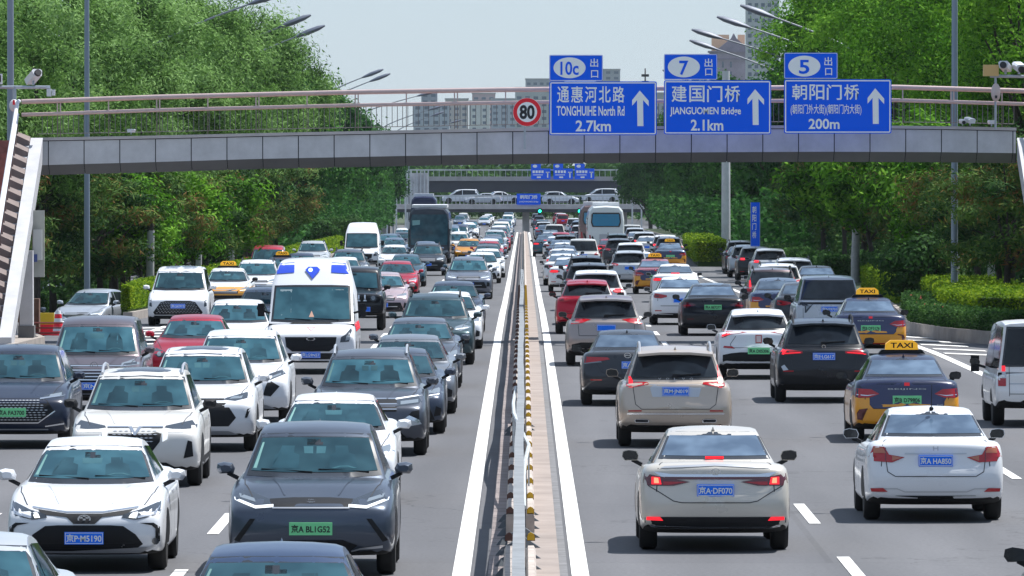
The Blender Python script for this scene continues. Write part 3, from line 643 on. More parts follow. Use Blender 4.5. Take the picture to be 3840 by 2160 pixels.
# body shapes: local +y is the front of the vehicle
def eval_sub(me, lv):
    if lv <= 0: return me
    o = bpy.data.objects.new('shape', me); COL.objects.link(o); md = o.modifiers.new('s', 'SUBSURF'); md.levels = lv
    dg = bpy.context.evaluated_depsgraph_get(); m2 = bpy.data.meshes.new_from_object(o.evaluated_get(dg))
    bpy.data.objects.remove(o); return m2
SHAPES = {
 'sedan': dict(L=4.75, W=1.82, wb=(1.40, -1.32), wr=.33, deck=[(-2.37, 1.00), (-2.2, 1.06), (-1.75, 1.06), (-1.3, .98), (1.1, .95), (1.7, .88), (2.2, .77), (2.37, .70)],
    bot=[(-2.37, .28), (-1.9, .24), (-1.5, .19), (1.7, .19), (2.37, .20)], gp=[(1.15, .93), (.35, 1.36), (.05, 1.425), (-.5, 1.46), (-1.05, 1.40), (-1.85, 1.055)],
    rear=[(.2, -.16), (.34, -.03), (.5, .0), (.66, .0), (.72, -.07), (.98, -.10), (1.08, -.06)], front=[(.2, -.12), (.35, 0), (.55, 0), (.66, -.05), (.8, -.28), (1, -.5)], roofw=.60, beltw=.85),
 'suv': dict(L=4.7, W=1.90, wb=(1.42, -1.35), wr=.36, deck=[(-2.35, 1.05), (-2.1, 1.08), (1.0, 1.06), (1.6, 1.01), (2.15, .90), (2.35, .80)],
    bot=[(-2.35, .34), (-1.9, .28), (-1.5, .22), (1.7, .22), (2.35, .24)], gp=[(1.05, 1.04), (.30, 1.54), (0, 1.62), (-.8, 1.66), (-1.75, 1.60), (-2.16, 1.07)],
    rear=[(.25, -.14), (.42, -.02), (.55, .0), (.72, .0), (.80, -.07), (1.1, -.10)], front=[(.25, -.12), (.42, 0), (.62, 0), (.78, -.04), (.92, -.2), (1.1, -.45)], roofw=.66, beltw=.86),
 'hatch': dict(L=4.35, W=1.82, wb=(1.30, -1.28), wr=.33, deck=[(-2.17, 1.02), (-2.0, 1.05), (1.0, .98), (1.6, .93), (2.05, .82), (2.17, .74)],
    bot=[(-2.17, .31), (-1.8, .26), (-1.4, .2), (1.6, .2), (2.17, .24)], gp=[(1.15, .97), (.35, 1.44), (0, 1.51), (-.7, 1.54), (-1.45, 1.46), (-1.95, 1.03)],
    rear=[(.25, -.14), (.40, -.02), (.52, .0), (.68, .0), (.78, -.08), (1.05, -.12)], front=[(.2, -.12), (.38, 0), (.58, 0), (.7, -.05), (.85, -.25), (1, -.45)], roofw=.62, beltw=.85),
 'mpv': dict(L=4.95, W=1.88, wb=(1.55, -1.45), wr=.34, deck=[(-2.47, 1.02), (-2.3, 1.05), (1.3, 1.06), (1.9, 1.0), (2.3, .88), (2.47, .80)],
    bot=[(-2.47, .34), (-2, .24), (-1.5, .2), (1.8, .2), (2.47, .24)], gp=[(1.55, 1.03), (.75, 1.62), (.4, 1.73), (-.6, 1.79), (-1.95, 1.74), (-2.36, 1.04)],
    rear=[(.25, -.12), (.40, 0), (.7, .0), (1.05, -.06)], front=[(.2, -.12), (.38, 0), (.65, 0), (.8, -.04), (.95, -.2), (1.1, -.4)], roofw=.72, beltw=.89),
 'jeep': dict(L=4.5, W=1.84, wb=(1.35, -1.25), wr=.39, deck=[(-2.25, 1.12), (-2.1, 1.14), (1.0, 1.14), (2.1, 1.10), (2.25, 1.04)],
    bot=[(-2.25, .50), (-1.8, .42), (1.8, .42), (2.25, .50)], gp=[(.95, 1.12), (.62, 1.70), (.45, 1.80), (-.8, 1.85), (-2.05, 1.80), (-2.18, 1.12)],
    rear=[(.4, -.05), (1.1, 0)], front=[(.4, -.02), (.55, 0), (1.0, -.02), (1.1, -.06)], roofw=.80, beltw=.86, box=True),
 'minivan': dict(L=4.75, W=1.70, wb=(1.7, -1.0), wr=.31, deck=[(-2.37, .95), (-2.3, .97), (2.0, .98), (2.25, .93), (2.37, .85)],
    bot=[(-2.37, .42), (-1.9, .32), (1.9, .3), (2.37, .3)], gp=[(2.1, .96), (1.55, 1.70), (1.3, 1.82), (-.6, 1.90), (-2.15, 1.86), (-2.32, .98)],
    rear=[(.35, -.02), (.5, .03), (.66, .03), (.70, -.03), (.96, -.03)], front=[(.3, -.02), (.5, .02), (.7, .0), (.95, -.06)], roofw=.80, beltw=.94, box=True),
 'van': dict(L=5.6, W=2.03, wb=(1.95, -1.5), wr=.35, deck=[(-2.8, 1.12), (-2.7, 1.15), (2.0, 1.18), (2.4, 1.10), (2.7, .98), (2.8, .88)],
    bot=[(-2.8, .40), (1.9, .28), (2.8, .26)], gp=[(2.25, 1.13), (1.42, 1.90), (1.22, 2.08), (.75, 2.48), (.4, 2.56), (-2.5, 2.58), (-2.72, 1.15)],
    rear=[(.35, -.02), (.5, .02), (1.1, 0)], front=[(.25, -.06), (.4, 0), (.6, 0), (.85, -.05), (1.1, -.2)], roofw=.80, beltw=.93, box=True),
}
def shape(kind, h=None, sub=1):
    p = dict(SHAPES[kind]); L, Wd = p['L'], p['W']; hw = Wd/2
    ends = []
    box = p.get('box')
    e1, e2, e3 = (.04, .02, .0) if box else (.14, .05, .0)
    ys = [-L/2+e3, -L/2+e2, -L/2+e1, -L/2+.35, -L/2+.7]
    n = 9; ys += [(-L/2+.7)+(L-1.4)*i/n for i in range(1, n)]
    ys += [L/2-.7, L/2-.35, L/2-e1, L/2-e2, L/2-e3]
    sc = {0: .93 if not box else .97, 1: .975, 2: .995}
    rings = []
    for i, y in enumerate(ys):
        k = min(i, len(ys)-1-i); s = sc.get(k, 1.0)
        w = hw*(1-.025*sstep(L/2-1.2, L/2, abs(y))) if not box else hw
        zd = lerp(p['deck'], y); zb = lerp(p['bot'], y); zs = zd-.10
        half = [(0, zb), (.60*w, zb), (.93*w, zb+.01), (.985*w, zb+.07), (.995*w, zb+.22), (w, zb+.55*(zs-zb)), (.985*w, zs), (.93*w, zd-.02), (.80*w, zd+.005), (.45*w, zd+.02), (0, zd+.025)]
        zc = (zb+zd)/2
        rg = [(x*s, zc+(z-zc)*s) for x, z in half]
        rings.append((y, rg, zc))
    def capr(y, rg, zc, s): return (y, [(x*s, zc+(z-zc)*s) for x, z in rg], zc)
    y, rg, zc = rings[0]; pre = [capr(y-.004*k, rg, zc, s) for k, s in ((3, .15), (2.5, .45), (1, .78))]
    y, rg, zc = rings[-1]; post = [capr(y+.004*k, rg, zc, s) for k, s in ((1, .78), (2.5, .45), (3, .15))]
    rings = pre+rings+post
    v = []; f = []; m = 2*11-2
    cv = .03 if box else .10
    for y, rg, zc in rings:
        full = rg+[(-x, z) for x, z in rg[-2:0:-1]]
        wt = sstep(L/2-.75, L/2-.08, abs(y)); sg = 1 if y > 0 else -1
        pf = p['front'] if sg > 0 else p['rear']
        for x, z in full:
            v.append((x, y-sg*wt*cv*(abs(x)/hw)**2.2+sg*wt*lerp(pf, z), z))
    for j in range(len(rings)-1):
        for i in range(m): a = j*m+i; b = j*m+(i+1) % m; f.append((a, b, b+m, a+m))
    f.append(tuple(range(m))); f.append(tuple(range((len(rings)-1)*m, len(rings)*m))[::-1])
    me = bpy.data.meshes.new('shape'); me.from_pydata(v, [], f); me = eval_sub(me, sub)
    # greenhouse
    gp = p['gp']; zt = max(z for _, z in gp); zb0 = min(z for _, z in gp)
    wz = lambda z: hw*(p['beltw']+(p['roofw']-p['beltw'])*((z-zb0)/(zt-zb0))**(1.25 if not box else 1.0))
    if kind == 'van': wz = lambda z: hw*lerp([(1.1, .95), (2.1, .90), (2.5, .78), (2.6, .72)], z)
    v = []; f = []; us = [-1, -.96, -.85, -.5, 0, .5, .85, .96, 1]
    cvw = .06 if box else .16
    pts = []
    for (a, b) in zip(gp, gp[1:]):
        pts.append(a); pts.append(((a[0]+b[0])/2, (a[1]+b[1])/2+.012))
    pts.append(gp[-1])
    n = len(pts); ny = len(us)
    ym = (gp[0][0]+gp[-1][0])/2
    for i, (y, z) in enumerate(pts):
        w = wz(z); fr = sstep(0, .9, (y-ym)/(gp[0][0]-ym)) if y > ym else -sstep(0, .9, (ym-y)/(ym-gp[-1][0]))
        for u in us:
            dz = -.035*abs(u)**2-(.05 if abs(u) == 1 else .012 if abs(u) > .9 else 0)
            v.append((u*w, y-fr*cvw*abs(u)**2, z+dz*sstep(zb0, zb0+.3, z)))
    for j in range(n-1):
        for i in range(ny-1): k = j*ny+i; f.append((k, k+ny, k+ny+1, k+1))
    # sides
    for sgn, col in ((-1, 0), (1, ny-1)):
        base = len(v)
        for i in range(n):
            x, y, z = v[i*ny+col]; v.append((sgn*(wz(zb0)+.0), y, zb0-.06))
            
        for i in range(n-1):
            a = i*ny+col; q = (a, a+ny, base+i+1, base+i)
            f.append(q if sgn > 0 else q[::-1])
    mg = bpy.data.meshes.new('shape'); mg.from_pydata(v, [], f)
    bm = bmesh.new(); bm.from_mesh(me); nb = len(bm.faces); bm.from_mesh(mg)
    bmesh.ops.recalc_face_normals(bm, faces=bm.faces)
    for i, fc in enumerate(bm.faces):
        fc.smooth = True; c = fc.calc_center_median(); zb = lerp(p['bot'], c.y)
        fc.material_index = 1 if (i < nb and (c.z < zb+.055)) else 0
    for e in bm.edges:
        if len(e.link_faces) == 2 and e.calc_face_angle(0) > R(38): e.smooth = False
    bvh = BVHTree.FromBMesh(bm)
    m3 = bpy.data.meshes.new('body'); bm.to_mesh(m3); bm.free(); m3.materials.append(M_PAINT); m3.materials.append(M_UNDER)
    p['bvh'] = bvh; p['mesh'] = m3; p['wz'] = wz; p['zt'] = zt; p['zb0'] = zb0; p['hw'] = hw
    return p
SH = {k: shape(k) for k in SHAPES}
DIRS = {'F': (Vector((0, -1, 0)), 1, (0, 2)), 'B': (Vector((0, 1, 0)), 1, (0, 2)), 'R': (Vector((-1, 0, 0)), 0, (1, 2)), 'L': (Vector((1, 0, 0)), 0, (1, 2)), 'T': (Vector((0, 0, -1)), 2, (0, 1))}
def patch(out, sh, d, poly, off, mi, cut=.10):
    """lay a flat outline onto the body surface; rejects points that miss it"""
    dv, ax, (u, w) = DIRS[d]
    bm = bmesh.new(); st = 6.0
    vs = []
    for a, b in poly:
        p = [0, 0, 0]; p[u] = a; p[w] = b; p[ax] = -dv[ax]*st; vs.append(bm.verts.new(p))
    fc = bm.faces.new(vs); bmesh.ops.triangulate(bm, faces=[fc])
    for k, axis in ((0, u), (1, w)):
        lo = min(q[k] for q in poly); hi = max(q[k] for q in poly); n = int((hi-lo)/cut)
        for i in range(1, n+1):
            c = [0, 0, 0]; c[axis] = lo+(hi-lo)*i/(n+1); no = [0, 0, 0]; no[axis] = 1
            bmesh.ops.bisect_plane(bm, geom=bm.verts[:]+bm.edges[:]+bm.faces[:], plane_co=c, plane_no=no)
    bad = []
    for v in bm.verts:
        hit, nrm, _, _ = sh['bvh'].ray_cast(v.co, dv)
        if hit is None: bad.append(v)
        else: v.co = hit-dv*off
    if bad: bmesh.ops.delete(bm, geom=bad, context='VERTS')
    bm.verts.index_update(); n0 = len(out.v)
    for v in bm.verts: out.v.append(tuple(v.co))
    for f_ in bm.faces:
        idx = [v.index+n0 for v in f_.verts]; nn = f_.normal
        out.f.append(idx[::-1] if f_.calc_area() and nn.dot(dv) > 0 else idx); out.m.append(mi); out.sm.append(True)
    bm.free()
def surf(sh, d, a, b):
    dv, ax, (u, w) = DIRS[d]; p = [0, 0, 0]; p[u] = a; p[w] = b; p[ax] = -dv[ax]*6
    h = sh['bvh'].ray_cast(Vector(p), dv)[0]
    return h if h else None
PART = {}
def wheel_parts(r):
    k = ('wheel', r)
    if k not in PART:
        w = .21
        t = MB().lathe([(r*.62, -w/2), (r*.9, -w/2), (r*.985, -w/2+.03), (r, -.05), (r, .05), (r*.985, w/2-.03), (r*.9, w/2), (r*.62, w/2)], axis='x', n=28).mesh('tyre', M_TYRE)
        b = MB()
        b.lathe([(r*.60, -w/2+.035), (r*.64, -w/2+.005), (r*.66, -w/2+.03), (r*.66, w/2-.03), (r*.64, w/2-.005), (r*.60, w/2-.035)], axis='x', n=24, mi=1)
        for s in (-1, 1):
            for i in range(5):
                a = 2*math.pi*i/5; ca, sa = math.cos(a), math.sin(a)
                x = s*(w/2-.02); b.bar((x, ca*.05, sa*.05), (x, ca*r*.64, sa*r*.64), .03, .07, 0)
            b.lathe([(.06, x-.01), (.06, x+.01)], axis='x', n=10)
        PART[k] = (t, b.mesh('rim', M_RIM, M_PLAS))
    return PART[k]
def mir(poly): return [(-a, b) for a, b in poly][::-1]
def box_(x0, x1, z0, z1): return [(x0, z0), (x1, z0), (x1, z1), (x0, z1)]
def seam(pts, w=.010, m=M_DARK, off=.0055):
    """thin shut line through points"""
    e = []
    for (a, b), (c, d) in zip(pts, pts[1:]):
        l = math.hypot(c-a, d-b)+1e-6; nx, nz = -(d-b)/l*w/2, (c-a)/l*w/2
        e.append(([(a+nx, b+nz), (c+nx, d+nz), (c-nx, d-nz), (a-nx, b-nz)], m, off))
    return e
def spec(kind, front, rear, roof=None, rails=False, fin=True, clad=False, glass=None, extras=(), wiper=False, sidedark=False, spoiler=False, mirror=M_PAINT, plate_f=None, plate_b=None):
    """list of (part name, mesh, parent part index or None)"""
    sh = SH[kind]; hw = sh['hw']; gp = sh['gp']; wz = sh['wz']; out = [('body', sh['mesh'], None)]
    body = 0
    def add(name, dirn, entries, parent=None, cut=.10):
        mb = MB(); ms = []
        for poly, m, off in entries:
            if m not in ms: ms.append(m)
            patch(mb, sh, dirn, poly, off, ms.index(m), cut)
        if mb.f: out.append((name, mb.mesh(name, *ms), parent)); return len(out)-1
    # windscreen
    gi = 2 if kind in ('van',) else 1
    (y0, z0), (y1, z1) = gp[0], gp[1]
    if kind == 'van': z1 = 1.98
    zt_, zb_ = z1-.0, z0+.07
    def trap(za, zb, ka, kb, sh_=.0): a, b = wz(za)*ka, wz(zb)*kb; return [(-a, za), (-a*.5, za-sh_), (a*.5, za-sh_), (a, za), (b, zb), (b*.5, zb+sh_*.6), (-b*.5, zb+sh_*.6), (-b, zb)]
    ent = [(trap(zb_-.02, zt_, .95, .93, .02), M_FRIT, .006), (trap(zb_+.035, zt_-.045, .90, .88, .015), M_GLASS, .013)]
    g = add('windscreen', 'F', ent, None, .06)
    if kind not in ('van', 'jeep'):
        zq = lambda t: zb_+.05+(zt_-.07-zb_-.05)*t; xq = lambda x, t: x*wz(zq(t))
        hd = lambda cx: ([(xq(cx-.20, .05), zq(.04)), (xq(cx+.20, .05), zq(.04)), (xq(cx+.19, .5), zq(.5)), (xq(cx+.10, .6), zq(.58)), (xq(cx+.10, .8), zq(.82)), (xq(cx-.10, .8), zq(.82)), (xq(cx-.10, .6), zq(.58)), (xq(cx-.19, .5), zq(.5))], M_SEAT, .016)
        e = [hd(.42), hd(-.42), ([(xq(-.16, .6), zq(.55)), (xq(.16, .6), zq(.55)), (xq(.18, .8), zq(.80)), (xq(-.18, .8), zq(.80))], M_THRU, .016),  # pale patch paints the skylit rear window seen through the cabin
             ([(xq(.83, .03), zq(.03)), (xq(.88, .03), zq(.03)), (xq(.85, .93), zq(.93)), (xq(.82, .93), zq(.93))], M_SUNPIL, .016),  # pale strip: sunlight on the inner pillar painted onto the glass
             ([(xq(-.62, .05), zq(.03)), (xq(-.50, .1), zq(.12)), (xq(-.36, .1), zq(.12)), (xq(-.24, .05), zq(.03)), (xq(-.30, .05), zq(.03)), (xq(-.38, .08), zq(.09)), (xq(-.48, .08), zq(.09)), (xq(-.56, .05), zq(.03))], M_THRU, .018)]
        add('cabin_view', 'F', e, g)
    if kind != 'van':
        zr = zt_-.045; mw = .09
        e = [(box_(-mw, mw, zr-.075, zr-.01), M_FRIT, .013)]
        add('rear_view_mirror', 'F', e, g)
    (y2, z2), (y3, z3) = gp[-2], gp[-1]
    rg = {'sedan': M_GREAR}.get(kind, M_GDARK)
    if glass: rg = glass
    za, zb = z3+.06, z2-.03
    if kind in ('mpv', 'minivan', 'jeep', 'van'): za, zb = z3+.12, z2-.10
    if kind == 'van': za, zb = 1.35, 2.05
    if kind == 'suv' or kind == 'hatch': za, zb = z3+.07, z2-.09
    kk = .90 if kind != 'van' else .85
    add('rear_window', 'B', [(trap(za-.02, zb+.03, kk+.035, kk+.02, .0), M_FRIT, .006), (trap(za+.02, zb-.01, kk-.01, kk-.03, .0), rg, .013)], None, .06)
    # side windows
    zlo = z0+.05 if kind != 'sedan' else .99
    zhi = sh['zt']-.11 if kind != 'van' else 1.95
    yr = {'sedan': (-1.45, -.95), 'suv': (-2.0, -1.7), 'hatch': (-1.7, -1.4), 'mpv': (-2.2, -2.0), 'jeep': (-2.0, -1.95), 'minivan': (-2.15, -2.1), 'van': (1.0, 1.0)}[kind]
    yf0 = gp[0][0]-.32; yf1 = gp[1][0]-.12
    if kind == 'van': yf0, yf1 = 1.95, 1.35
    for s in 'LR':
        mid = -.15 if kind != 'van' else 1.02
        add('side_window', s, [([(mid+.03, zlo), (yf0, zlo), (yf1, zhi), (mid+.03, zhi+.01)], M_GDARK, .006)], cut=.25)
        if kind != 'van': add('side_window', s, [([(yr[0], zlo+.04), (mid-.04, zlo), (mid-.04, zhi+.01), (yr[1], zhi-.02)], M_GDARK, .006)], cut=.25)
    # wheel arches, sills, door seams
    r = sh['wr']
    for s in 'LR':
        e = []
        for yw in sh['wb']:
            c = [(yw+(r+.05)*math.cos(a), r+(r+.05)*math.sin(a)) for a in np.linspace(-.35, math.pi+.35, 14)]; e.append((c, M_PLAS if not clad else M_PLAS, .003))
        if clad: e.append((box_(sh['wb'][1]+r, sh['wb'][0]-r, .25, .42), M_PLAS, .0035))
        add('wheel_arch', s, e, cut=.12)
        zz = zlo-.03; e = []
        for yy in ((.75, -.15, -1.1) if kind not in ('van', 'minivan') else (1.7, .8)): e.append((box_(yy-.006, yy+.006, .38, zz), M_DARK, .003))
        for yy in ((-.02, -.95) if kind not in ('van', 'minivan') else (.95,)): e.append((box_(yy-.02, yy-.18, zz-.13, zz-.10), M_SILV if not sidedark else M_PLAS, .012))
        add('door_trim', s, e, cut=.2)
    if kind in ('sedan', 'suv', 'hatch', 'mpv'):
        yb0, yf_ = gp[0][0]-.05, sh['L']/2-.38
        e = []
        for q in (-1, 1):
            e += seam([(q*.78, yb0), (q*.76, (yb0+yf_)/2), (q*.66, yf_)], .012, M_DARK, .004)
            e += seam([(q*.46, yb0+.1), (q*.40, (yb0+yf_)/2), (q*.30, yf_)], .02, M_PAINT, .006)
        add('bonnet_seam', 'T', e, None, .15)
        if kind == 'sedan': add('boot_top_seam', 'T', seam([(-.62, -1.93), (-.66, -2.1), (-.70, -2.28)], .012, M_DARK, .004)+seam([(.62, -1.93), (.66, -2.1), (.70, -2.28)], .012, M_DARK, .004)+seam([(-.62, -1.93), (.62, -1.93)], .014, M_DARK, .004), None, .15)
    for name, d, ents, *rest in list(front)+list(rear)+list(extras): add(name, d, ents, *rest)
    if roof: add('roof_panel', 'T', [([(-wz(sh['zt'])*.93, gp[1][0]-.02), (wz(sh['zt'])*.93, gp[1][0]-.02), (wz(sh['zt'])*.93, gp[-2][0]), (-wz(sh['zt'])*.93, gp[-2][0])], roof, .004)], cut=.3)
    # mirrors
    for s in (-1, 1):
        b = MB(); big = kind in ('van', 'minivan')
        xm = s*(hw+ (.055 if not big else .13)); ym = gp[0][0]-.38; zm = (z0+.07) if kind != 'van' else 1.42
        if big: b.box(xm-.075, xm+.075, ym-.05, ym+.05, zm-.13, zm+.16, 0)
        else: b.add([(xm+sx*a, ym+yy, zm+.05+c) for yy, k in ((-.05, 1.0), (.03, .95), (.085, .55)) for sx in (s,) for a, c in ((-.085*k, -.055*k), (.075*k, -.06*k), (.11*k, -.01*k), (.10*k, .055*k), (.03*k, .075*k), (-.07*k, .06*k), (-.10*k, 0))], [(j*7+i, j*7+(i+1) % 7, (j+1)*7+(i+1) % 7, (j+1)*7+i) for j in range(2) for i in range(7)]+[tuple(range(7)), tuple(range(14, 21))[::-1]], 0, True)
        b.bar((s*(hw-.08), ym-.02, zm-.06), (xm-s*.02, ym, zm), .06, .045, 1)
        out.append(('mirror', b.mesh('mirror', mirror if not big else M_PLAS, M_PLAS), None)); k = len(out)-1
        gl = MB(); gl.add([(xm+s*a, ym-(.056 if not big else .055), zm+.05+c) for a, c in ((-.08, -.048), (.07, -.052), (.102, -.01), (.092, .048), (.03, .066), (-.064, .052), (-.09, 0))], [tuple(range(7))], 0)
        out.append(('mirror_glass', gl.mesh('mirror_glass', M_FRIT), k))
    if rails:
        for s in (-1, 1):
            b = MB(); zt = sh['zt']; xr = s*wz(zt)*.93
            ys = np.linspace(gp[2][0]+.05, gp[-2][0]-.05, 7); zz = [lerp([(q[0], q[1]) for q in gp[::-1]], y) for y in ys]
            b.tube([(xr, y, z+(.055 if 0 < i < 6 else -.02)) for i, (y, z) in enumerate(zip(ys, zz))], .021, 7)
            out.append(('roof_rail', b.mesh('roof_rail', M_SILV if rails is True else rails), None))
    if fin:
        zt = lerp([(q[0], q[1]) for q in gp[::-1]], gp[-2][0]+.12)
        b = MB(); y = gp[-2][0]+.1
        b.add([(-.02, y-.07, zt), (.02, y-.07, zt), (.02, y+.08, zt), (-.02, y+.08, zt), (0, y-.07, zt+.05), (0, y-.02, zt+.045)], [(0, 1, 4), (1, 2, 5, 4), (3, 0, 4, 5), (2, 3, 5)])
        out.append(('roof_antenna', b.mesh('roof_antenna', M_PAINT), None))
    if wiper:
        b = MB(); p1 = surf(sh, 'B', .02, za+.05); p2 = surf(sh, 'B', .42, za+.07)
        if p1 and p2: b.bar(p1+Vector((0, -.03, 0)), p2+Vector((0, -.03, 0)), .025, .025); b.box(-.05, .05, p1.y-.045, p1.y+.01, za-.0, za+.07); out.append(('rear_wiper', b.mesh('rear_wiper', M_PLAS), None))
    else:
        b = MB()
        for xa, xb in ((-.62, -.05), (.02, .60)):
            p1 = surf(sh, 'F', xa, zb_+.02); p2 = surf(sh, 'F', xb, zb_+.05)
            if p1 and p2: b.bar(p1+Vector((0, .02, 0)), p2+Vector((0, .02, 0)), .015, .015)
        out.append(('wipers', b.mesh('wipers', M_PLAS), None))
    if spoiler:
        b = MB(); y = gp[-2][0]-.10; z = gp[-2][1]-.015; w = wz(z)*.93
        b.add([(sx*w*q, yy, z+zz-.03*(1 if q > .9 else 0)) for sx in (-1, 1) for q in (1, .4) for yy, zz in ((y+.16, .02), (y-.08, -.02), (y-.08, -.06), (y+.12, -.05))],
              [(0, 1, 5, 4), (1, 2, 6, 5), (2, 3, 7, 6), (8, 12, 13, 9), (9, 13, 14, 10), (10, 14, 15, 11), (4, 5, 13, 12), (5, 6, 14, 13), (6, 7, 15, 14), (0, 3, 2, 1), (8, 9, 10, 11)])
        out.append(('roof_spoiler', b.mesh('roof_spoiler', M_PAINT), None))
    for where, pl in (('F', plate_f), ('B', plate_b)):
        if not pl: continue
        z, txt, colr = pl[0], pl[1], pl[2]; px = pl[3] if len(pl) > 3 else 0; s = surf(sh, where, px, z); w, h = (.24, .07) if colr == 'g' else (.22, .07)
        b = MB(); y = s.y; sg = 1 if where == 'F' else -1; yy = y+sg*.03
        b.box(px-w, px+w, min(yy, y-sg*.03), max(yy, y-sg*.03), z-h, z+h, 0)
        yt = yy+sg*.004; mt = M_BLACK if colr == 'g' else M_PLW
        if txt: put_text(b, txt, -w*.90-sg*px if sg > 0 else -w*.90+px, w*.90-sg*px if sg > 0 else w*.90+px, z-h*.66, z+h*.66, yt, 1, .022, flip=-1 if sg > 0 else 1)
        if colr == 'b':
            q = [(px-w+.008, z-h+.008), (px+w-.008, z-h+.008), (px+w-.008, z+h-.008), (px-w+.008, z+h-.008)]; q2 = [(px-w+.014, z-h+.014), (px+w-.014, z-h+.014), (px+w-.014, z+h-.014), (px-w+.014, z+h-.014)]
            b.add([(a, yt-sg*.002, c) for a, c in q+q2], [(k, (k+1) % 4, (k+1) % 4+4, k+4) for k in range(4)], 1)
        out.append(('number_plate', b.mesh('number_plate', {'b': M_PLB, 'g': M_PLG, 'w': M_PLW}[colr], mt), None))
    return dict(parts=out, sh=sh)
def letters(d, txt, x0, x1, z0, z1, sh, m, off=.012, bold=.01):
    """raised lettering or badge on the body"""
    s = surf(sh, d, (x0+x1)/2, (z0+z1)/2); b = MB(); sg = 1 if d == 'F' else -1
    yy = s.y+sg*off
    put_text(b, txt, -x1 if sg > 0 else x0, -x0 if sg > 0 else x1, z0, z1, yy, 0, bold, flip=-1 if sg > 0 else 1)
    return ('badge', b.mesh('badge', m), None)
def ring_badge(d, cx, cz, rx, rz, sh, m, t=.25, off=.014, inner=None):
    s = surf(sh, d, cx, cz); b = MB(); sg = 1 if d == 'F' else -1; y = s.y+sg*off
    o = ellipse(cx, cz, rx, rz, 20); i = ellipse(cx, cz, rx*(1-t), rz*(1-t), 20)
    b.add([(x, y, z) for x, z in o+i], [(k, (k+1) % 20, (k+1) % 20+20, k+20) for k in range(20)])
    for p in (inner or []): b.add([(cx+a*rx, y+sg*.003, cz+c*rz) for a, c in p], [tuple(range(len(p)))])
    return ('badge', b.mesh('badge', m), None)
def both(name, d, ents, *rest):
    return [(name, d, ents, *rest), (name, d, [(mir(p), m, o) for p, m, o in ents], *rest)]
NV = 0
def car(sp, X, D, yaw, col, label, cat='car', group=None, name='car', front_at=None, z=None):
    """D is the distance of the end that faces the camera"""
    sh = sp['sh']; L = sh['L']
    Yc = D+L/2
    zz = gz(X, Yc) if z is None else z
    r = empty(name, (X, Yc, zz), label, cat, group, R(yaw))
    s0 = (gz(X, Yc+1.5)-gz(X, Yc-1.5))/3
    if z is None: r.rotation_euler[0] = math.atan(s0)*(1 if abs(yaw) < 90 else -1)
    os_ = []
    for n, me, par in sp['parts']:
        o = obj(n, me, r if par is None else os_[par]); o.color = (*col, 1); os_.append(o)
    ty, rm = wheel_parts(sh['wr'])
    for yw in sh['wb']:
        for s in (-1, 1):
            w = obj('wheel', ty, r, (s*(sh['hw']-.125), yw, sh['wr'])); obj('rim', rm, w)
    return r
B4 = box_
sed, suv, hat, mpv, jee, mnv, vn = (SH[k] for k in ('sedan', 'suv', 'hatch', 'mpv', 'jeep', 'minivan', 'van'))
def bars(x0, x1, z0, z1, n, m, off, taper=0): return [(B4(x0+taper*i, x1-taper*i, z0+(z1-z0)*i/(n-1)-.009, z0+(z1-z0)*i/(n-1)+.009), m, off) for i in range(n)]
def mesh_dots(poly_w, z0, z1, m, off, nx=9, nz=4):
    e = []
    for j in range(nz):
        z = z0+(z1-z0)*(j+.5)/nz; w = poly_w(z)
        for i in range(nx):
            x = -w+2*w*(i+.5)/nx+(.5*2*w/nx if j % 2 else 0)
            if abs(x) < w: e.append(([(x-.035, z), (x, z-.008), (x+.035, z), (x, z+.008)], m, off))
    return e
# ---- fronts
def F_generic(b, low=.0, lamp=None, gr=M_GRIL, slim=False, mouth=.62):
    """b = base height of the lamps"""
    L = both('headlight', 'F', [([(.46, b+.00), (.62, b-.03), (.86, b+.05), (.87, b+.16), (.78, b+.15), (.50, b+.07)], lamp or M_HEAD, .008), ([(.50, b+.00), (.80, b+.04), (.80, b+.055), (.50, b+.015)], M_DRL, .013)])
    g_ = [([(-.42, b-.10), (.42, b-.10), (.46, b+.02), (.40, b+.07), (-.40, b+.07), (-.46, b+.02)], gr, .008)]
    if not slim: g_ += bars(-.40, .40, b-.07, b+.04, 3, M_SILV, .012)
    else: g_ = [([(-.42, b+.0), (.42, b+.0), (.44, b+.05), (-.44, b+.05)], gr, .008)]
    L += [('grille', 'F', g_)]
    L += [('lower_intake', 'F', [([(-mouth-.1, b-.40+low), (mouth+.1, b-.40+low), (mouth, b-.16+low), (-mouth, b-.16+low)], M_PLAS, .008), (B4(-mouth+.1, mouth-.1, b-.30+low, b-.28+low), M_SILV, .012)])]
    L += both('fog_lamp', 'F', [([(.70, b-.34), (.82, b-.32), (.83, b-.20), (.74, b-.16)], M_PLAS, .010)])
    return L
F_corolla = both('headlight', 'F', [([(.42, .63), (.58, .605), (.84, .66), (.875, .80), (.84, .80), (.62, .715), (.44, .67)], M_HEADD, .008), ([(.50, .63), (.56, .625), (.58, .66), (.52, .665)], M_LIT, .013), ([(.60, .62), (.80, .665), (.85, .78), (.80, .70), (.60, .645)], M_CHR, .012)])
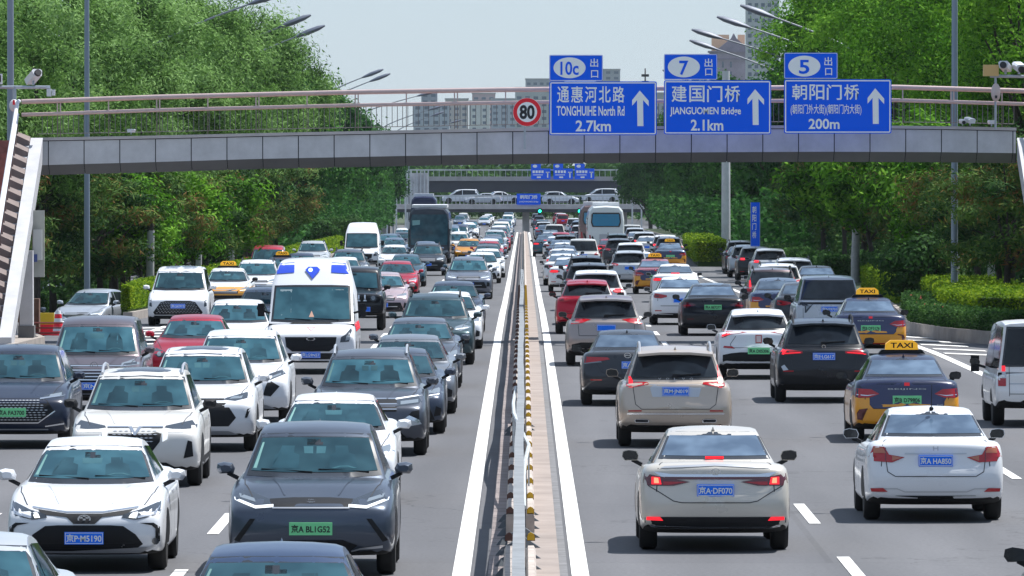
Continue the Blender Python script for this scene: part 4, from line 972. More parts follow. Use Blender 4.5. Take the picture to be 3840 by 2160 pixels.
F_corolla += [('grille_bar', 'F', [([(-.44, .66), (-.20, .635), (-.12, .56), (.12, .56), (.20, .635), (.44, .66), (.60, .73), (.2, .675), (-.2, .675), (-.60, .73)], M_PLAS, .009), ([(-.60, .735), (-.2, .685), (.2, .685), (.60, .735), (.60, .75), (.2, .70), (-.2, .70), (-.60, .75)], M_CHR, .010)]),
  ('lower_grille', 'F', [([(-.55, .25), (.55, .25), (.66, .33), (.58, .44), (.44, .535), (.30, .545), (-.30, .545), (-.44, .535), (-.58, .44), (-.66, .33)], M_GRIL, .009)]+bars(-.56, .56, .28, .34, 3, M_PLAS, .013)),
  ('bumper_lip', 'F', [([(-.62, .225), (.62, .225), (.80, .30), (.80, .325), (.62, .25), (-.62, .25), (-.80, .325), (-.80, .30)], M_SILV, .016)])]
F_corolla += both('fog_lamp', 'F', [([(.80, .34), (.85, .36), (.85, .52), (.78, .57), (.62, .57), (.76, .54), (.80, .50)], M_PLAS, .010), (ellipse(.80, .36, .04, .04, 10), M_HEADD, .014)])
F_yuan = both('headlight', 'F', [([(.42, .80), (.60, .79), (.84, .88), (.88, .985), (.70, .955), (.46, .87)], M_HEADD, .008), ([(.42, .79), (.62, .775), (.86, .86), (.87, .89), (.62, .805), (.42, .82)], M_DRL, .013), ([(.62, .84), (.80, .89), (.82, .93), (.64, .88)], M_HEAD, .012)])
F_yuan += [('grille', 'F', [([(-.43, .785), (.43, .785), (.47, .875), (.2, .89), (-.2, .89), (-.47, .875)], M_GRIL, .008), (B4(-.43, .43, .775, .79), M_SILV, .012)]),
  ('lower_intake', 'F', [([(-.40, .27), (.40, .27), (.52, .36), (.36, .42), (-.36, .42), (-.52, .36)], M_PLAS, .008)]),
  ('bumper_trim', 'F', [([(-.80, .33), (-.55, .31), (-.45, .285), (-.45, .30), (-.55, .33), (-.80, .36)], M_SILV, .012), ([(.80, .33), (.55, .31), (.45, .285), (.45, .30), (.55, .33), (.80, .36)][::-1], M_SILV, .012)])]
F_yuan += both('air_slot', 'F', [([(.62, .66), (.68, .66), (.86, .42), (.80, .40)], M_PLAS, .010)])
F_hong = both('headlight', 'F', [([(.42, .86), (.60, .83), (.88, .85), (.88, .95), (.80, .955), (.44, .885)], M_HEADD, .008), ([(.40, .80), (.84, .80), (.86, .83), (.42, .84)], M_DRL, .013)])
F_hong += [('grille', 'F', [([(-.16, .40), (.16, .40), (.36, .66), (.40, .86), (-.40, .86), (-.36, .66)], M_GRIL, .009)]+mesh_dots(lambda z: .10+.28*(z-.42)/.42, .44, .84, M_SILV, .013, 9, 8)),
  ('grille_emblem', 'F', [([(-.10, .875), (-.05, .875), (0, .80), (.05, .875), (.10, .875), (.012, .755), (-.012, .755)], M_CHR, .020), (B4(-.40, -.10, .862, .88), M_CHR, .02), (B4(.10, .40, .862, .88), M_CHR, .02)]),
  ('lower_intake', 'F', [([(-.60, .28), (.60, .28), (.45, .36), (-.45, .36)], M_PLAS, .008)])]
F_hong += both('air_slot', 'F', [([(.70, .42), (.84, .45), (.82, .66), (.76, .68), (.76, .50)], M_PLAS, .010), ([(.40, .66), (.47, .70), (.47, .80), (.40, .80)], M_DRL, .02)])
F_vw = both('headlight', 'F', [([(.44, .80), (.86, .85), (.89, .96), (.80, .95), (.46, .90)], M_HEADD, .008), ([(.44, .905), (.86, .965), (.88, .985), (.44, .925)], M_DRL, .014), ([(.52, .83), (.80, .86), (.80, .91), (.52, .88)], M_HEAD, .012)])
F_vw += [('grille', 'F', [([(-.46, .72), (.46, .72), (.46, .92), (-.46, .92)], M_GRIL, .008)]+bars(-.46, .46, .76, .92, 3, M_CHR, .013)), ('bumper_wing', 'F', [([(-.86, .52), (-.3, .42), (.3, .42), (.86, .52), (.80, .60), (.3, .48), (-.3, .48), (-.80, .60)], M_SILV, .012), ([(-.62, .30), (.62, .30), (.50, .41), (-.50, .41)], M_PLAS, .009)])]
F_vw += both('air_slot', 'F', [([(.60, .60), (.82, .58), (.82, .74), (.70, .72)], M_PLAS, .010), ([(.60, .62), (.80, .53), (.84, .58), (.66, .66)], M_CHR, .016)])
F_mesh = both('headlight', 'F', [([(.50, .83), (.84, .85), (.88, .95), (.80, .95), (.52, .87)], M_HEADD, .008), ([(.46, .815), (.84, .87), (.86, .89), (.46, .84)], M_CHR, .014), ([(.60, .85), (.80, .87), (.80, .92), (.62, .89)], M_HEAD, .012)])
F_mesh += [('grille', 'F', [([(-.44, .44), (.44, .44), (.70, .62), (.58, .80), (.48, .83), (-.48, .83), (-.58, .80), (-.70, .62)], M_GRIL, .009)]+mesh_dots(lambda z: .62-.9*abs(z-.62), .46, .82, M_SILV, .013, 16, 9)),
  ('grille_surround', 'F', [([(-.44, .42), (.44, .42), (.44, .44), (-.44, .44)], M_CHR, .014), ([(.44, .42), (.72, .62), (.70, .63), (.44, .44)], M_CHR, .014), ([(-.44, .44), (-.70, .63), (-.72, .62), (-.44, .42)], M_CHR, .014)]),
  ('bumper_trim', 'F', [(B4(-.60, .60, .31, .33), M_SILV, .012), ([(-.86, .40), (-.55, .36), (-.55, .38), (-.86, .43)], M_CHR, .014), ([(.86, .43), (.55, .38), (.55, .36), (.86, .40)], M_CHR, .014)])]
F_buick = both('headlight', 'F', [([(.50, .86), (.84, .90), (.90, 1.02), (.82, 1.02), (.52, .93)], M_HEAD, .008), ([(.54, .88), (.80, .91), (.80, .95), (.56, .92)], M_HEADD, .012)])
F_buick += [('grille', 'F', [([(-.34, .46), (.34, .46), (.56, .66), (.60, .90), (-.60, .90), (-.56, .66)], M_GRIL, .008)]+[(B4(-.36-.24*sstep(.5, .75, z), .36+.24*sstep(.5, .75, z), z-.011, z+.011), M_CHR, .013) for z in (.50, .56, .62, .68, .74, .80, .88)]),
  ('lower_intake', 'F', [(B4(-.6, .6, .30, .42), M_PLAS, .008), (B4(-.7, .7, .34, .36), M_CHR, .013)])]
F_merc = both('headlight', 'F', [([(.52, .60), (.72, .58), (.86, .68), (.87, .78), (.78, .78), (.58, .70)], M_HEADD, .008), (ellipse(.70, .655, .05, .05, 12), M_HEAD, .013)])
F_merc += [('grille', 'F', [([(-.34, .50), (.34, .50), (.46, .64), (.44, .73), (-.44, .73), (-.46, .64)], M_GRIL, .008)]+bars(-.42, .42, .56, .68, 3, M_CHR, .013)), ('lower_intake', 'F', [([(-.65, .26), (.65, .26), (.5, .42), (-.5, .42)], M_PLAS, .008)])]
F_mpvw = both('headlight', 'F', [([(.56, .90), (.82, .92), (.90, .98), (.80, .985), (.58, .96)], M_DRL, .010), ([(.78, .58), (.86, .60), (.86, .86), (.80, .82)], M_HEADD, .010)])
F_mpvw += [('grille', 'F', [([(-.70, .34), (.70, .34), (.74, .42), (.52, .72), (.36, .76), (-.36, .76), (-.52, .72), (-.74, .42)], M_GRIL, .009)]+mesh_dots(lambda z: .68-.55*max(0, (z-.42)), .38, .74, M_SILV, .013, 14, 8)), ('bumper_lip', 'F', [([(-.80, .27), (.80, .27), (.70, .32), (-.70, .32)], M_PLAS, .010)])]
F_lexus_suv = both('headlight', 'F', [([(.46, .82), (.60, .80), (.86, .90), (.88, .99), (.78, .97), (.48, .87)], M_HEADD, .008), ([(.60, .82), (.82, .90), (.84, .94), (.64, .87)], M_HEAD, .012)])
F_lexus_suv += [('grille', 'F', [([(-.40, .36), (.40, .36), (.28, .62), (.36, .84), (-.36, .84), (-.28, .62)], M_GRIL, .009)]), ('lower_intake', 'F', [([(-.70, .27), (.70, .27), (.52, .34), (-.52, .34)], M_SILV, .010)])]
F_lexus_suv += both('air_slot', 'F', [([(.46, .52), (.60, .50), (.76, .68), (.56, .80), (.50, .66)], M_PLAS, .010)])
F_harr = both('headlight', 'F', [([(.40, .85), (.60, .83), (.88, .89), (.88, .97), (.76, .96), (.46, .88)], M_HEADD, .008), ([(.50, .86), (.70, .87), (.72, .91), (.56, .90)], M_HEAD, .012)])
F_harr += [('grille', 'F', [([(-.50, .42), (.50, .42), (.62, .56), (.46, .80), (-.46, .80), (-.62, .56)], M_PLAS, .008), (B4(-.42, .42, .84, .87), M_GRIL, .009)]), ('lower_intake', 'F', [([(-.66, .28), (.66, .28), (.5, .34), (-.5, .34)], M_SILV, .010)])]
F_harr += both('air_slot', 'F', [([(.76, .56), (.80, .56), (.86, .72), (.80, .70)], M_PLAS, .010)])
F_jeep = both('headlight', 'F', [(ellipse(.60, .95, .10, .10, 16), M_HEADD, .008), (ellipse(.60, .95, .06, .06, 12), M_HEAD, .014)])
F_jeep += [('grille', 'F', [(B4(-.80, .80, .80, 1.07), M_GRIL, .006)]+[(B4(x-.022, x+.022, .86, 1.04), M_CHR, .014) for x in (-.36, -.18, 0, .18, .36)]+[(B4(x-.05, x+.05, .855, .875), M_CHR, .014) for x in (-.36, -.18, 0, .18, .36)]), ('bumper', 'F', [(B4(-.88, .88, .52, .74), M_PLAS, .030), (B4(-.5, .5, .42, .52), M_DARK, .02)]), ('spot_lamp', 'F', [(ellipse(.72, .86, .055, .055, 12), M_LIT, .018)])]
F_van = both('headlight', 'F', [([(.66, .72), (.86, .74), (.92, .98), (.90, 1.04), (.78, .90), (.68, .84)], M_HEADD, .010), ([(.78, .76), (.88, .78), (.90, .92), (.80, .86)], M_HEAD, .014)])
F_van += [('grille', 'F', [([(-.42, .52), (.42, .52), (.55, .62), (.58, .84), (-.58, .84), (-.55, .62)], M_GRIL, .010)]+bars(-.55, .55, .62, .80, 5, M_PLAS, .014)), ('bonnet_vent', 'F', [([(-.50, 1.135), (.50, 1.135), (.40, 1.165), (-.40, 1.165)], M_PLAS, .012)]), ('lower_intake', 'F', [([(-.86, .34), (.86, .34), (.86, .48), (-.86, .48)], M_PLAS, .010)])]
# ---- rears
def R_generic(b, w=.42, lit=False, mt=None, plate=True, h=.13, cad=M_PLAS):
    m = mt or M_TAIL
    L = both('tail_light', 'B', [([(w, b+.03), (.60, b-.01), (.88, b+.01), (.89, b+h), (.74, b+h+.01), (w, b+h-.05)], m, .010), ([(.66, b+.03), (.80, b+.03), (.80, b+.08), (.66, b+.08)], M_TLIT if lit else M_TAILD, .015)])
    L += both('reflector', 'B', [([(.58, .42), (.78, .42), (.78, .45), (.58, .45)], M_TAIL, .012)])
    L += [('rear_bumper_insert', 'B', [([(-.60, .27), (.60, .27), (.66, .36), (-.66, .36)], cad, .008)]), ('boot_seam', 'B', [([(-.62, .60), (-.60, .59), (.60, .59), (.62, .60), (.60, .575), (-.60, .575)], M_DARK, .006)])]
    return L
R_lexus = both('tail_light', 'B', [([(.30, .845), (.50, .80), (.80, .80), (.86, .83), (.84, .945), (.62, .90)], M_TAILD, .010), ([(.34, .845), (.55, .81), (.62, .81), (.62, .85)], M_TAIL, .015), ([(.64, .815), (.76, .815), (.76, .905), (.66, .90)], M_TLIT, .015), ([(.67, .83), (.73, .83), (.73, .895), (.68, .89)], mat('tail_hot', (1, .35, .2), .3, emit=(1, .25, .12, 1.2)), .018)])
R_lexus += [('trunk_bar', 'B', [([(-.64, .905), (.64, .905), (.74, .965), (.5, .935), (-.5, .935), (-.74, .965)], M_CHR, .013), (B4(-.60, .60, .875, .903), M_TAILD, .012)]),
  ('boot_seam', 'B', seam([(-.80, .80), (-.66, .72), (-.50, .62), (-.40, .60), (.40, .60), (.50, .62), (.66, .72), (.80, .80)])),
  ('diffuser', 'B', [([(-.62, .31), (.62, .31), (.84, .36), (.84, .42), (.60, .43), (.5, .37), (-.5, .37), (-.60, .43), (-.84, .42), (-.84, .36)], M_PLAS, .009), ([(-.66, .285), (.66, .285), (.86, .33), (.86, .36), (.66, .31), (-.66, .31), (-.86, .36), (-.86, .33)], M_CHR, .014)]),
  ('boot_spoiler', 'B', [([(-.66, 1.005), (0, 1.035), (.66, 1.005), (.60, 1.03), (0, 1.06), (-.60, 1.03)], M_SILV, .012)])]
R_lexus += both('reflector', 'B', [([(.62, .385), (.82, .39), (.82, .43), (.66, .43)], M_TLIT, .014)])  # reflectors given a glow of their own though they are no lamps
R_honda = both('tail_light', 'B', [([(.40, .845), (.56, .78), (.88, .80), (.89, .93), (.80, .985), (.66, .98), (.60, .88)], M_TAIL, .010), ([(.64, .90), (.80, .90), (.80, .97), (.68, .97)], M_AMB, .015), ([(.64, .79), (.65, .79), (.65, .97), (.64, .97)], M_TAILD, .016), ([(.44, .84), (.56, .80), (.56, .87)], M_AMB, .015)])
R_honda += [('trunk_bar', 'B', [(B4(-.40, .40, .885, .90), M_SILV, .012)]), ('boot_seam', 'B', seam([(-.64, .80), (-.62, .66), (-.52, .60), (.52, .60), (.62, .66), (.64, .80)])),
  ('bumper_crease', 'B', seam([(-.84, .44), (-.5, .44), (-.4, .40), (.4, .40), (.5, .44), (.84, .44)], .012, M_SILV, .007)), ('diffuser', 'B', [([(-.46, .27), (.46, .27), (.52, .35), (-.52, .35)], M_PLAS, .009)])]
R_honda += both('reflector', 'B', [([(.62, .40), (.83, .40), (.84, .445), (.68, .45)], M_TAIL, .014)])
R_volvo = both('tail_light', 'B', [([(.70, 1.00), (.92, .99), (.93, 1.10), (.84, 1.24), (.78, 1.32), (.74, 1.52), (.69, 1.54), (.705, 1.30), (.74, 1.18), (.70, 1.10)], M_TLIT, .012), ([(.44, 1.05), (.70, 1.00), (.70, 1.09), (.46, 1.08)], M_TAIL, .011), ([(.72, 1.02), (.90, 1.01), (.90, 1.06), (.72, 1.07)], M_TAIL, .017)])
R_volvo += [('brake_light', 'B', [(B4(-.24, .24, 1.555, 1.585), M_TLIT, .02)]), ('boot_seam', 'B', seam([(-.70, 1.00), (-.66, .72), (-.56, .64), (.56, .64), (.66, .72), (.70, 1.00)])),
  ('plate_recess', 'B', [([(-.38, .84), (.38, .84), (.44, 1.05), (-.44, 1.05)], M_SILV, .004)]),
  ('bumper_trim', 'B', [([(-.80, .55), (.80, .55), (.80, .575), (-.80, .575)], M_CHR, .012)])]
R_volvo += both('exhaust_tip', 'B', [([(.44, .415), (.66, .415), (.68, .45), (.66, .475), (.46, .475), (.43, .45)], M_CHR, .014), ([(.46, .425), (.65, .425), (.665, .45), (.65, .465), (.47, .465), (.45, .45)], M_DARK, .018)])
R_volvo += both('reflector', 'B', [([(.56, .60), (.78, .60), (.78, .62), (.56, .625)], M_TAIL, .014)])
R_taxi = both('tail_light', 'B', [([(.46, .82), (.62, .76), (.86, .75), (.88, .86), (.84, .91), (.60, .90)], M_TAIL, .010), ([(.50, .815), (.66, .785), (.84, .80), (.84, .815), (.66, .80)], M_CHR, .015)])
R_taxi += [('boot_lid', 'B', [([(-.56, .58), (.56, .58), (.62, .64), (.62, .78), (.70, .92), (.80, .985), (0, 1.05), (-.80, .985), (-.70, .92), (-.62, .78), (-.62, .64)], M_NAVY, .006)]),
  ('boot_seam', 'B', seam([(-.62, .78), (-.62, .64), (-.56, .575), (.56, .575), (.62, .64), (.62, .78)])), ('sticker', 'B', [(B4(-.045, .045, .955, 1.01), M_RED, .013)]),
  ('lower_trim', 'B', [([(-.55, .33), (.55, .33), (.48, .355), (-.48, .355)], M_TAIL, .012), (B4(-.62, .62, .26, .30), M_PLAS, .01)])]
R_taxi += both('bumper_slot', 'B', [([(.66, .58), (.80, .56), (.84, .50), (.82, .30), (.78, .30), (.79, .48), (.76, .53), (.66, .555)], M_TAILD, .010)])
R_nissan = both('tail_light', 'B', [([(.34, .91), (.50, .88), (.84, .84), (.88, .90), (.84, .96), (.40, .95)], M_TAIL, .010), ([(.50, .855), (.84, .82), (.84, .84), (.52, .875)], M_HEAD, .012)])+[('boot_seam', 'B', seam([(-.62, .85), (-.5, .66), (-.40, .62), (.40, .62), (.5, .66), (.62, .85)]))]
R_nissan += both('reflector', 'B', [(B4(.50, .72, .50, .525), M_TAIL, .014)])+[('diffuser', 'B', [([(-.5, .25), (.5, .25), (.56, .34), (-.56, .34)], M_PLAS, .009)])]
R_bmw = both('tail_light', 'B', [([(.42, .98), (.80, .955), (.90, .95), (.92, 1.10), (.84, 1.12), (.72, 1.06), (.42, 1.02)], M_TAIL, .010), ([(.46, .99), (.78, .97), (.78, .985), (.46, 1.005)], M_TLIT, .015), ([(.78, .97), (.88, .97), (.88, 1.08), (.80, 1.07), (.74, 1.03), (.72, 1.045), (.82, 1.10), (.905, 1.10), (.90, .955), (.78, .955)], M_TLIT, .016)])
R_bmw += [('boot_seam', 'B', seam([(-.66, .96), (-.62, .70), (-.5, .66), (.5, .66), (.62, .70), (.66, .96)])), ('diffuser', 'B', [([(-.80, .38), (.80, .38), (.86, .56), (.60, .56), (.56, .46), (-.56, .46), (-.60, .56), (-.86, .56)], M_PLAS, .008)])]
R_bmw += both('reflector', 'B', [(B4(.60, .80, .62, .645), M_TAIL, .014)])+both('air_vent', 'B', [([(.70, .66), (.80, .64), (.84, .72), (.78, .76)], M_SILV, .012)])
R_gac = both('tail_light', 'B', [([(.24, 1.04), (.62, .99), (.74, .93), (.86, .90), (.90, 1.02), (.86, 1.06), (.60, 1.06)], M_TAIL, .010), ([(.62, 1.0), (.84, .93), (.86, .96), (.66, 1.03)], M_TLIT, .015)])
R_gac += [('boot_seam', 'B', seam([(-.5, .95), (-.62, .78), (-.60, .70), (.60, .70), (.62, .78), (.5, .95)])), ('lower_panel', 'B', [([(-.84, .34), (.84, .34), (.88, .52), (.60, .58), (.40, .60), (-.40, .60), (-.60, .58), (-.88, .52)], M_PLAS, .008)]), ('paper_sticker', 'B', [(B4(-.07, .07, .80, .98), mat('sticker_red', (.45, .05, .06), .6), .012), (B4(-.05, .05, .82, .96), mat('sticker_pale', (.70, .55, .55), .6), .015)])]
R_gac += both('reflector', 'B', [([(.52, .68), (.78, .70), (.76, .74), (.58, .73)], M_TAIL, .014)])
R_rogue = both('tail_light', 'B', [([(.36, 1.10), (.56, 1.02), (.88, .98), (.91, 1.08), (.86, 1.12), (.60, 1.12)], M_TAIL, .010), ([(.76, 1.0), (.84, 1.0), (.84, 1.08), (.76, 1.08)], M_TLIT, .016)])
R_rogue += [('boot_seam', 'B', seam([(-.66, .98), (-.64, .72), (.64, .72), (.66, .98)])), ('lower_panel', 'B', [([(-.84, .38), (.84, .38), (.88, .50), (.60, .56), (-.60, .56), (-.88, .50)], M_PLAS, .008)])]
R_tesla = both('tail_light', 'B', [([(.46, .86), (.60, .82), (.86, .76), (.89, .88), (.84, .96), (.60, .92)], M_TAILD, .010), ([(.60, .85), (.82, .82), (.84, .86), (.64, .88)], M_TAIL, .014)])+[('boot_seam', 'B', seam([(-.64, .84), (-.6, .62), (.6, .62), (.64, .84)])), ('boot_spoiler', 'B', [([(-.70, 1.0), (0, 1.05), (.70, 1.0), (.66, 1.035), (0, 1.075), (-.66, 1.035)], M_GRIL, .014)])]
R_tesla += both('reflector', 'B', [(B4(.54, .72, .46, .485), M_TAILD, .014)])
R_mpv = both('tail_light', 'B', [([(.44, 1.02), (.62, .80), (.66, .80), (.66, .98), (.88, 1.02), (.88, 1.08), (.44, 1.08)], M_HEADD, .010), ([(.52, .98), (.62, .88), (.62, .98)], M_HEAD, .014)])+[('chrome_bar', 'B', [([(-.84, 1.03), (.84, 1.03), (.84, 1.085), (-.84, 1.085)], M_PLAS, .012), (B4(-.7, .7, 1.085, 1.10), M_CHR, .014)]), ('boot_seam', 'B', seam([(-.70, 1.0), (-.70, .55), (.70, .55), (.70, 1.0)]))]
R_mnv = both('tail_light', 'B', [(B4(.66, .80, .74, .88), M_TAIL, .010), (B4(.66, .80, .88, 1.00), M_SILV, .010), (B4(.67, .79, 1.00, 1.10), M_TLIT, .012)])+[('boot_seam', 'B', seam([(-.60, .56), (-.60, 1.2), (-.60, 1.7)])+seam([(.60, .56), (.60, 1.7)])+seam([(-.6, .60), (.6, .60)])), ('lower_line', 'B', seam([(-.6, .78), (.6, .78)], .02, M_SILV, .006))]
R_crv = both('tail_light', 'B', [([(.66, 1.00), (.88, 1.02), (.84, 1.25), (.78, 1.52), (.70, 1.54), (.72, 1.25), (.68, 1.12)], M_TLIT, .012), ([(.66, .92), (.88, .92), (.88, 1.02), (.66, 1.00)], M_TAIL, .011)])+[('boot_seam', 'B', seam([(-.66, .90), (-.64, .66), (.64, .66), (.66, .90)])), ('lower_panel', 'B', [(B4(-.86, .86, .38, .52), M_PLAS, .008)])]
SP = {}
def mk(name, *a, **k): SP[name] = spec(*a, **k); return SP[name]
GF, GR = F_generic(.66), R_generic(.80)
mk('corolla', 'sedan', F_corolla, GR, roof=None, plate_f=(.40, '京P·M5190', 'b')); SP['corolla']['parts'] += [ring_badge('F', 0, .615, .075, .05, sed, M_CHR, .22, .016, [[(-.2, -.8), (.2, -.8), (.2, .8), (-.2, .8)], [(-.7, .1), (.7, .1), (.7, .45), (-.7, .45)]])]
mk('yuan', 'suv', F_yuan, R_generic(.95), plate_f=(.55, '京A BL1G52', 'g'), fin=True); SP['yuan']['parts'] += [letters('F', '元', -.045, .045, .80, .875, suv, M_CHR, .018)]
mk('hong', 'suv', F_hong, R_generic(.95), roof=M_FRIT, rails=True, clad=True, mirror=M_PLAS)
mk('vwsuv', 'suv', F_vw, R_generic(.95), rails=True, clad=True)
mk('mesh', 'suv', F_mesh, R_generic(.95), clad=True, plate_f=(.60, '京A FA3700', 'g'))
mk('buick', 'mpv', F_buick, R_generic(.9), plate_f=(.50, '京N20', 'b')); SP['buick']['parts'] += [ring_badge('F', 0, .88, .075, .075, mpv, M_CHR, .2, .03, [[(-.5, -.3), (-.1, .5), (0, .2)], [(0, -.4), (.5, .4), (.5, 0)]])]
mk('merc', 'sedan', F_merc, GR); SP['merc']['parts'] += [ring_badge('F', 0, .615, .085, .085, sed, M_CHR, .14, .03, [[(-.09, 0), (0, .95), (.09, 0)], [(0, .1), (.85, -.5), (-.0, -.1)], [(0, .1), (-.85, -.5), (0, -.1)]])]
mk('mpvw', 'mpv', F_mpvw, R_generic(.9), roof=M_FRIT, plate_f=(.60, '京GK9Y5', 'b'))
mk('lexsuv', 'suv', F_lexus_suv, R_generic(.95))
mk('harrier', 'suv', F_harr, R_generic(.95), roof=M_FRIT, clad=True)
mk('jeep', 'jeep', F_jeep, R_generic(.9), clad=False, plate_f=(.62, '', 'b', -.30), mirror=M_PLAS)
amb_x = both('blue_beacon', 'F', [([(.42, 2.27), (.82, 2.24), (.80, 2.40), (.74, 2.475), (.42, 2.50)], M_BLUEL, .020)])+[('beacon_lamp', 'F', [([(0, 2.13), (.17, 2.33), (.10, 2.40), (-.10, 2.40), (-.17, 2.33)], M_BLUEL, .045), (ellipse(.05, 2.33, .05, .045, 10), mat('beacon_glow', (.4, .6, 1), .2, emit=(.5, .7, 1, 1.5)), .06)]),
   ('bonnet_emblem', 'F', [([(-.10, 1.06), (.10, 1.06), (.0, .98)], mat('emblem_pink', (.70, .30, .30), .6), .012), ([(-.07, 1.045), (.07, 1.045), (.0, .995)], M_WHITE, .015)]), ('driver_shape', 'F', [(B4(.30, .80, 1.28, 1.90), mat('curtain_pale', (.20, .27, .30), .4), .012), (B4(-.80, -.45, 1.28, 1.90), MATS['curtain_pale'], .012), ([(-.06, 1.28), (.06, 1.28), (0, 1.42)], M_PINK, .016)])]
mk('ambulance', 'van', F_van, [], roof=None, fin=False, plate_f=(.44, '京LG9N57', 'b'), extras=amb_x+[('side_stripe', 'R', [(B4(-2.5, 1.9, .95, 1.12), M_RED, .006), (B4(-.6, 1.0, 1.55, 1.95), M_RED, .006)]), ('side_stripe', 'L', [(B4(-2.5, 1.9, .95, 1.12), M_RED, .006), (B4(-.6, 1.0, 1.55, 1.95), M_RED, .006)])])
SP['ambulance']['parts'] += [ring_badge('F', 0, .80, .10, .04, vn, M_CHR, .2, .02)]
mk('whitevan', 'van', F_van, [], fin=False)
mk('lexus', 'sedan', GF, R_lexus, plate_b=(.745, '京A·DF070', 'b')); SP['lexus']['parts'] += [ring_badge('B', 0, .965, .055, .04, sed, M_CHR, .2, .03, [[(-.5, .6), (-.25, .6), (-.1, -.3), (.6, -.3), (.6, -.5), (-.4, -.5)]])]
mk('honda', 'sedan', GF, R_honda, plate_b=(.80, '京A HA850', 'b')); SP['honda']['parts'] += [letters('B', 'H', -.035, .035, .93, .985, sed, M_SILV, .012)]
mk('volvo', 'suv', F_generic(.84), R_volvo, rails=True, wiper=True, spoiler=True, plate_b=(.93, '京M·JN019', 'b'), glass=M_GDARK); SP['volvo']['parts'] += [letters('B', t, x-.025, x+.025, 1.115, 1.15, suv, M_SILV, .014) for t, x in (('V', -.26), ('O', -.13), ('L', 0), ('V', .13), ('O', .26))]
mk('taxi_a', 'sedan', GF, R_taxi, plate_b=(.72, '京B D79806', 'g'), mirror=M_PLAS); SP['taxi_a']['parts'] += [letters('B', 'BEIJING', -.32, .32, .885, .915, sed, M_SILV, .016), letters('B', 'EU5', .50, .60, .625, .65, sed, M_SILV, .016)]
mk('taxi_b', 'sedan', GF, R_taxi, plate_b=(.72, '京B DF3176', 'g'), mirror=M_PLAS); SP['taxi_b']['parts'] += [letters('B', 'BEIJING', -.32, .32, .885, .915, sed, M_SILV, .016)]
mk('taxi_c', 'sedan', GF, R_taxi, plate_b=(.72, '', 'g'), mirror=M_PLAS)
mk('nissan', 'sedan', GF, R_nissan, plate_b=(.80, '京A 0GM', 'b', .10)); SP['nissan']['parts'] += [ring_badge('B', 0, .985, .07, .055, sed, M_CHR, .28, .02, [[(-1, -.15), (1, -.15), (1, .15), (-1, .15)]])]
mk('bmw', 'suv', F_generic(.84), R_bmw, wiper=True, spoiler=True, rails=M_PLAS, plate_b=(.92, '京E·LG617', 'b')); SP['bmw']['parts'] += [ring_badge('B', 0, 1.11, .04, .04, suv, M_CHR, .35, .016)]
mk('gac', 'hatch', F_generic(.70), R_gac, spoiler=True, plate_b=(.63, '京A D05306', 'g')); 
mk('rogue', 'suv', F_generic(.84), R_rogue, wiper=True, spoiler=True, clad=True, plate_b=(.90, '', 'b')); SP['rogue']['parts'] += [ring_badge('B', 0, 1.15, .05, .04, suv, M_GRIL, .3, .016)]
mk('tesla', 'sedan', GF, R_tesla, roof=M_GREAR, plate_b=(.80, '京A BE7277', 'g'), fin=False, mirror=M_PLAS); SP['tesla']['parts'] += [letters('B', 'T', -.02, .02, .95, .99, sed, M_CHR, .012)]
mk('mpvr', 'mpv', F_mpvw, R_mpv, plate_b=(.90, '京N59701', 'b'), mirror=M_PLAS)
mk('minivan', 'minivan', [], R_mnv, fin=False)
mk('crv', 'suv', F_generic(.84), R_crv, wiper=True, rails=M_PLAS, plate_b=(.95, '', 'b'))
mk('sedan', 'sedan', GF, R_generic(.82), plate_f=(.42, '', 'b'), plate_b=(.74, '', 'b'))
mk('sedan_brake', 'sedan', GF, R_generic(.82, lit=True), plate_f=(.42, '', 'b'), plate_b=(.74, '', 'b'), extras=both('brake_glow', 'B', [(B4(.50, .84, .83, .92), M_TLIT, .02)])+[('brake_light', 'B', [(B4(-.16, .16, 1.09, 1.12), M_TLIT, .02)])])
mk('suv', 'suv', F_generic(.84), R_generic(.98, .50), rails=M_PLAS, wiper=True, spoiler=True, clad=True, plate_f=(.58, '', 'b'), plate_b=(.88, '', 'b'))
mk('suv_brake', 'suv', F_generic(.84), R_generic(.98, .50, lit=True), wiper=True, spoiler=True, clad=True, plate_b=(.88, '', 'b'), extras=both('brake_glow', 'B', [(B4(.56, .86, 1.0, 1.10), M_TLIT, .02)])+[('brake_light', 'B', [(B4(-.22, .22, 1.56, 1.59), M_TLIT, .02)])])
mk('hatch', 'hatch', F_generic(.70), R_generic(.92, .5), spoiler=True, wiper=True, plate_f=(.46, '', 'b'), plate_b=(.72, '', 'b'))
mk('mpv', 'mpv', F_generic(.80), R_generic(.92, .6), plate_f=(.5, '', 'b'), plate_b=(.88, '', 'b'))
mk('livina', 'hatch', F_generic(.70, lamp=M_HEAD), R_generic(.92, .5), plate_f=(.46, '', 'b'))
def taxi_sign(car_, writing=True):
    b = MB(); z = 1.47
    b.prism([(-.40, 0), (.40, 0), (.34, .07), (-.34, .07)], -.13, .13, 1)
    b.prism([(-.28, .07), (.28, .07), (.27, .17), (.19, .23), (-.19, .23), (-.27, .17)], -.09, .09, 0)
    if writing: put_text(b, 'TAXI', -.19, .19, .10, .19, -.094, 1, .025); put_text(b, 'TAXI', -.19, .19, .10, .19, .094, 1, .025, flip=-1)
    if 'tsign' not in PART: PART['tsign'] = b.mesh('roof_sign', M_TAXI, M_PLAS)
    obj('roof_sign', PART['tsign'], car_, (0, -.35, z-.02))
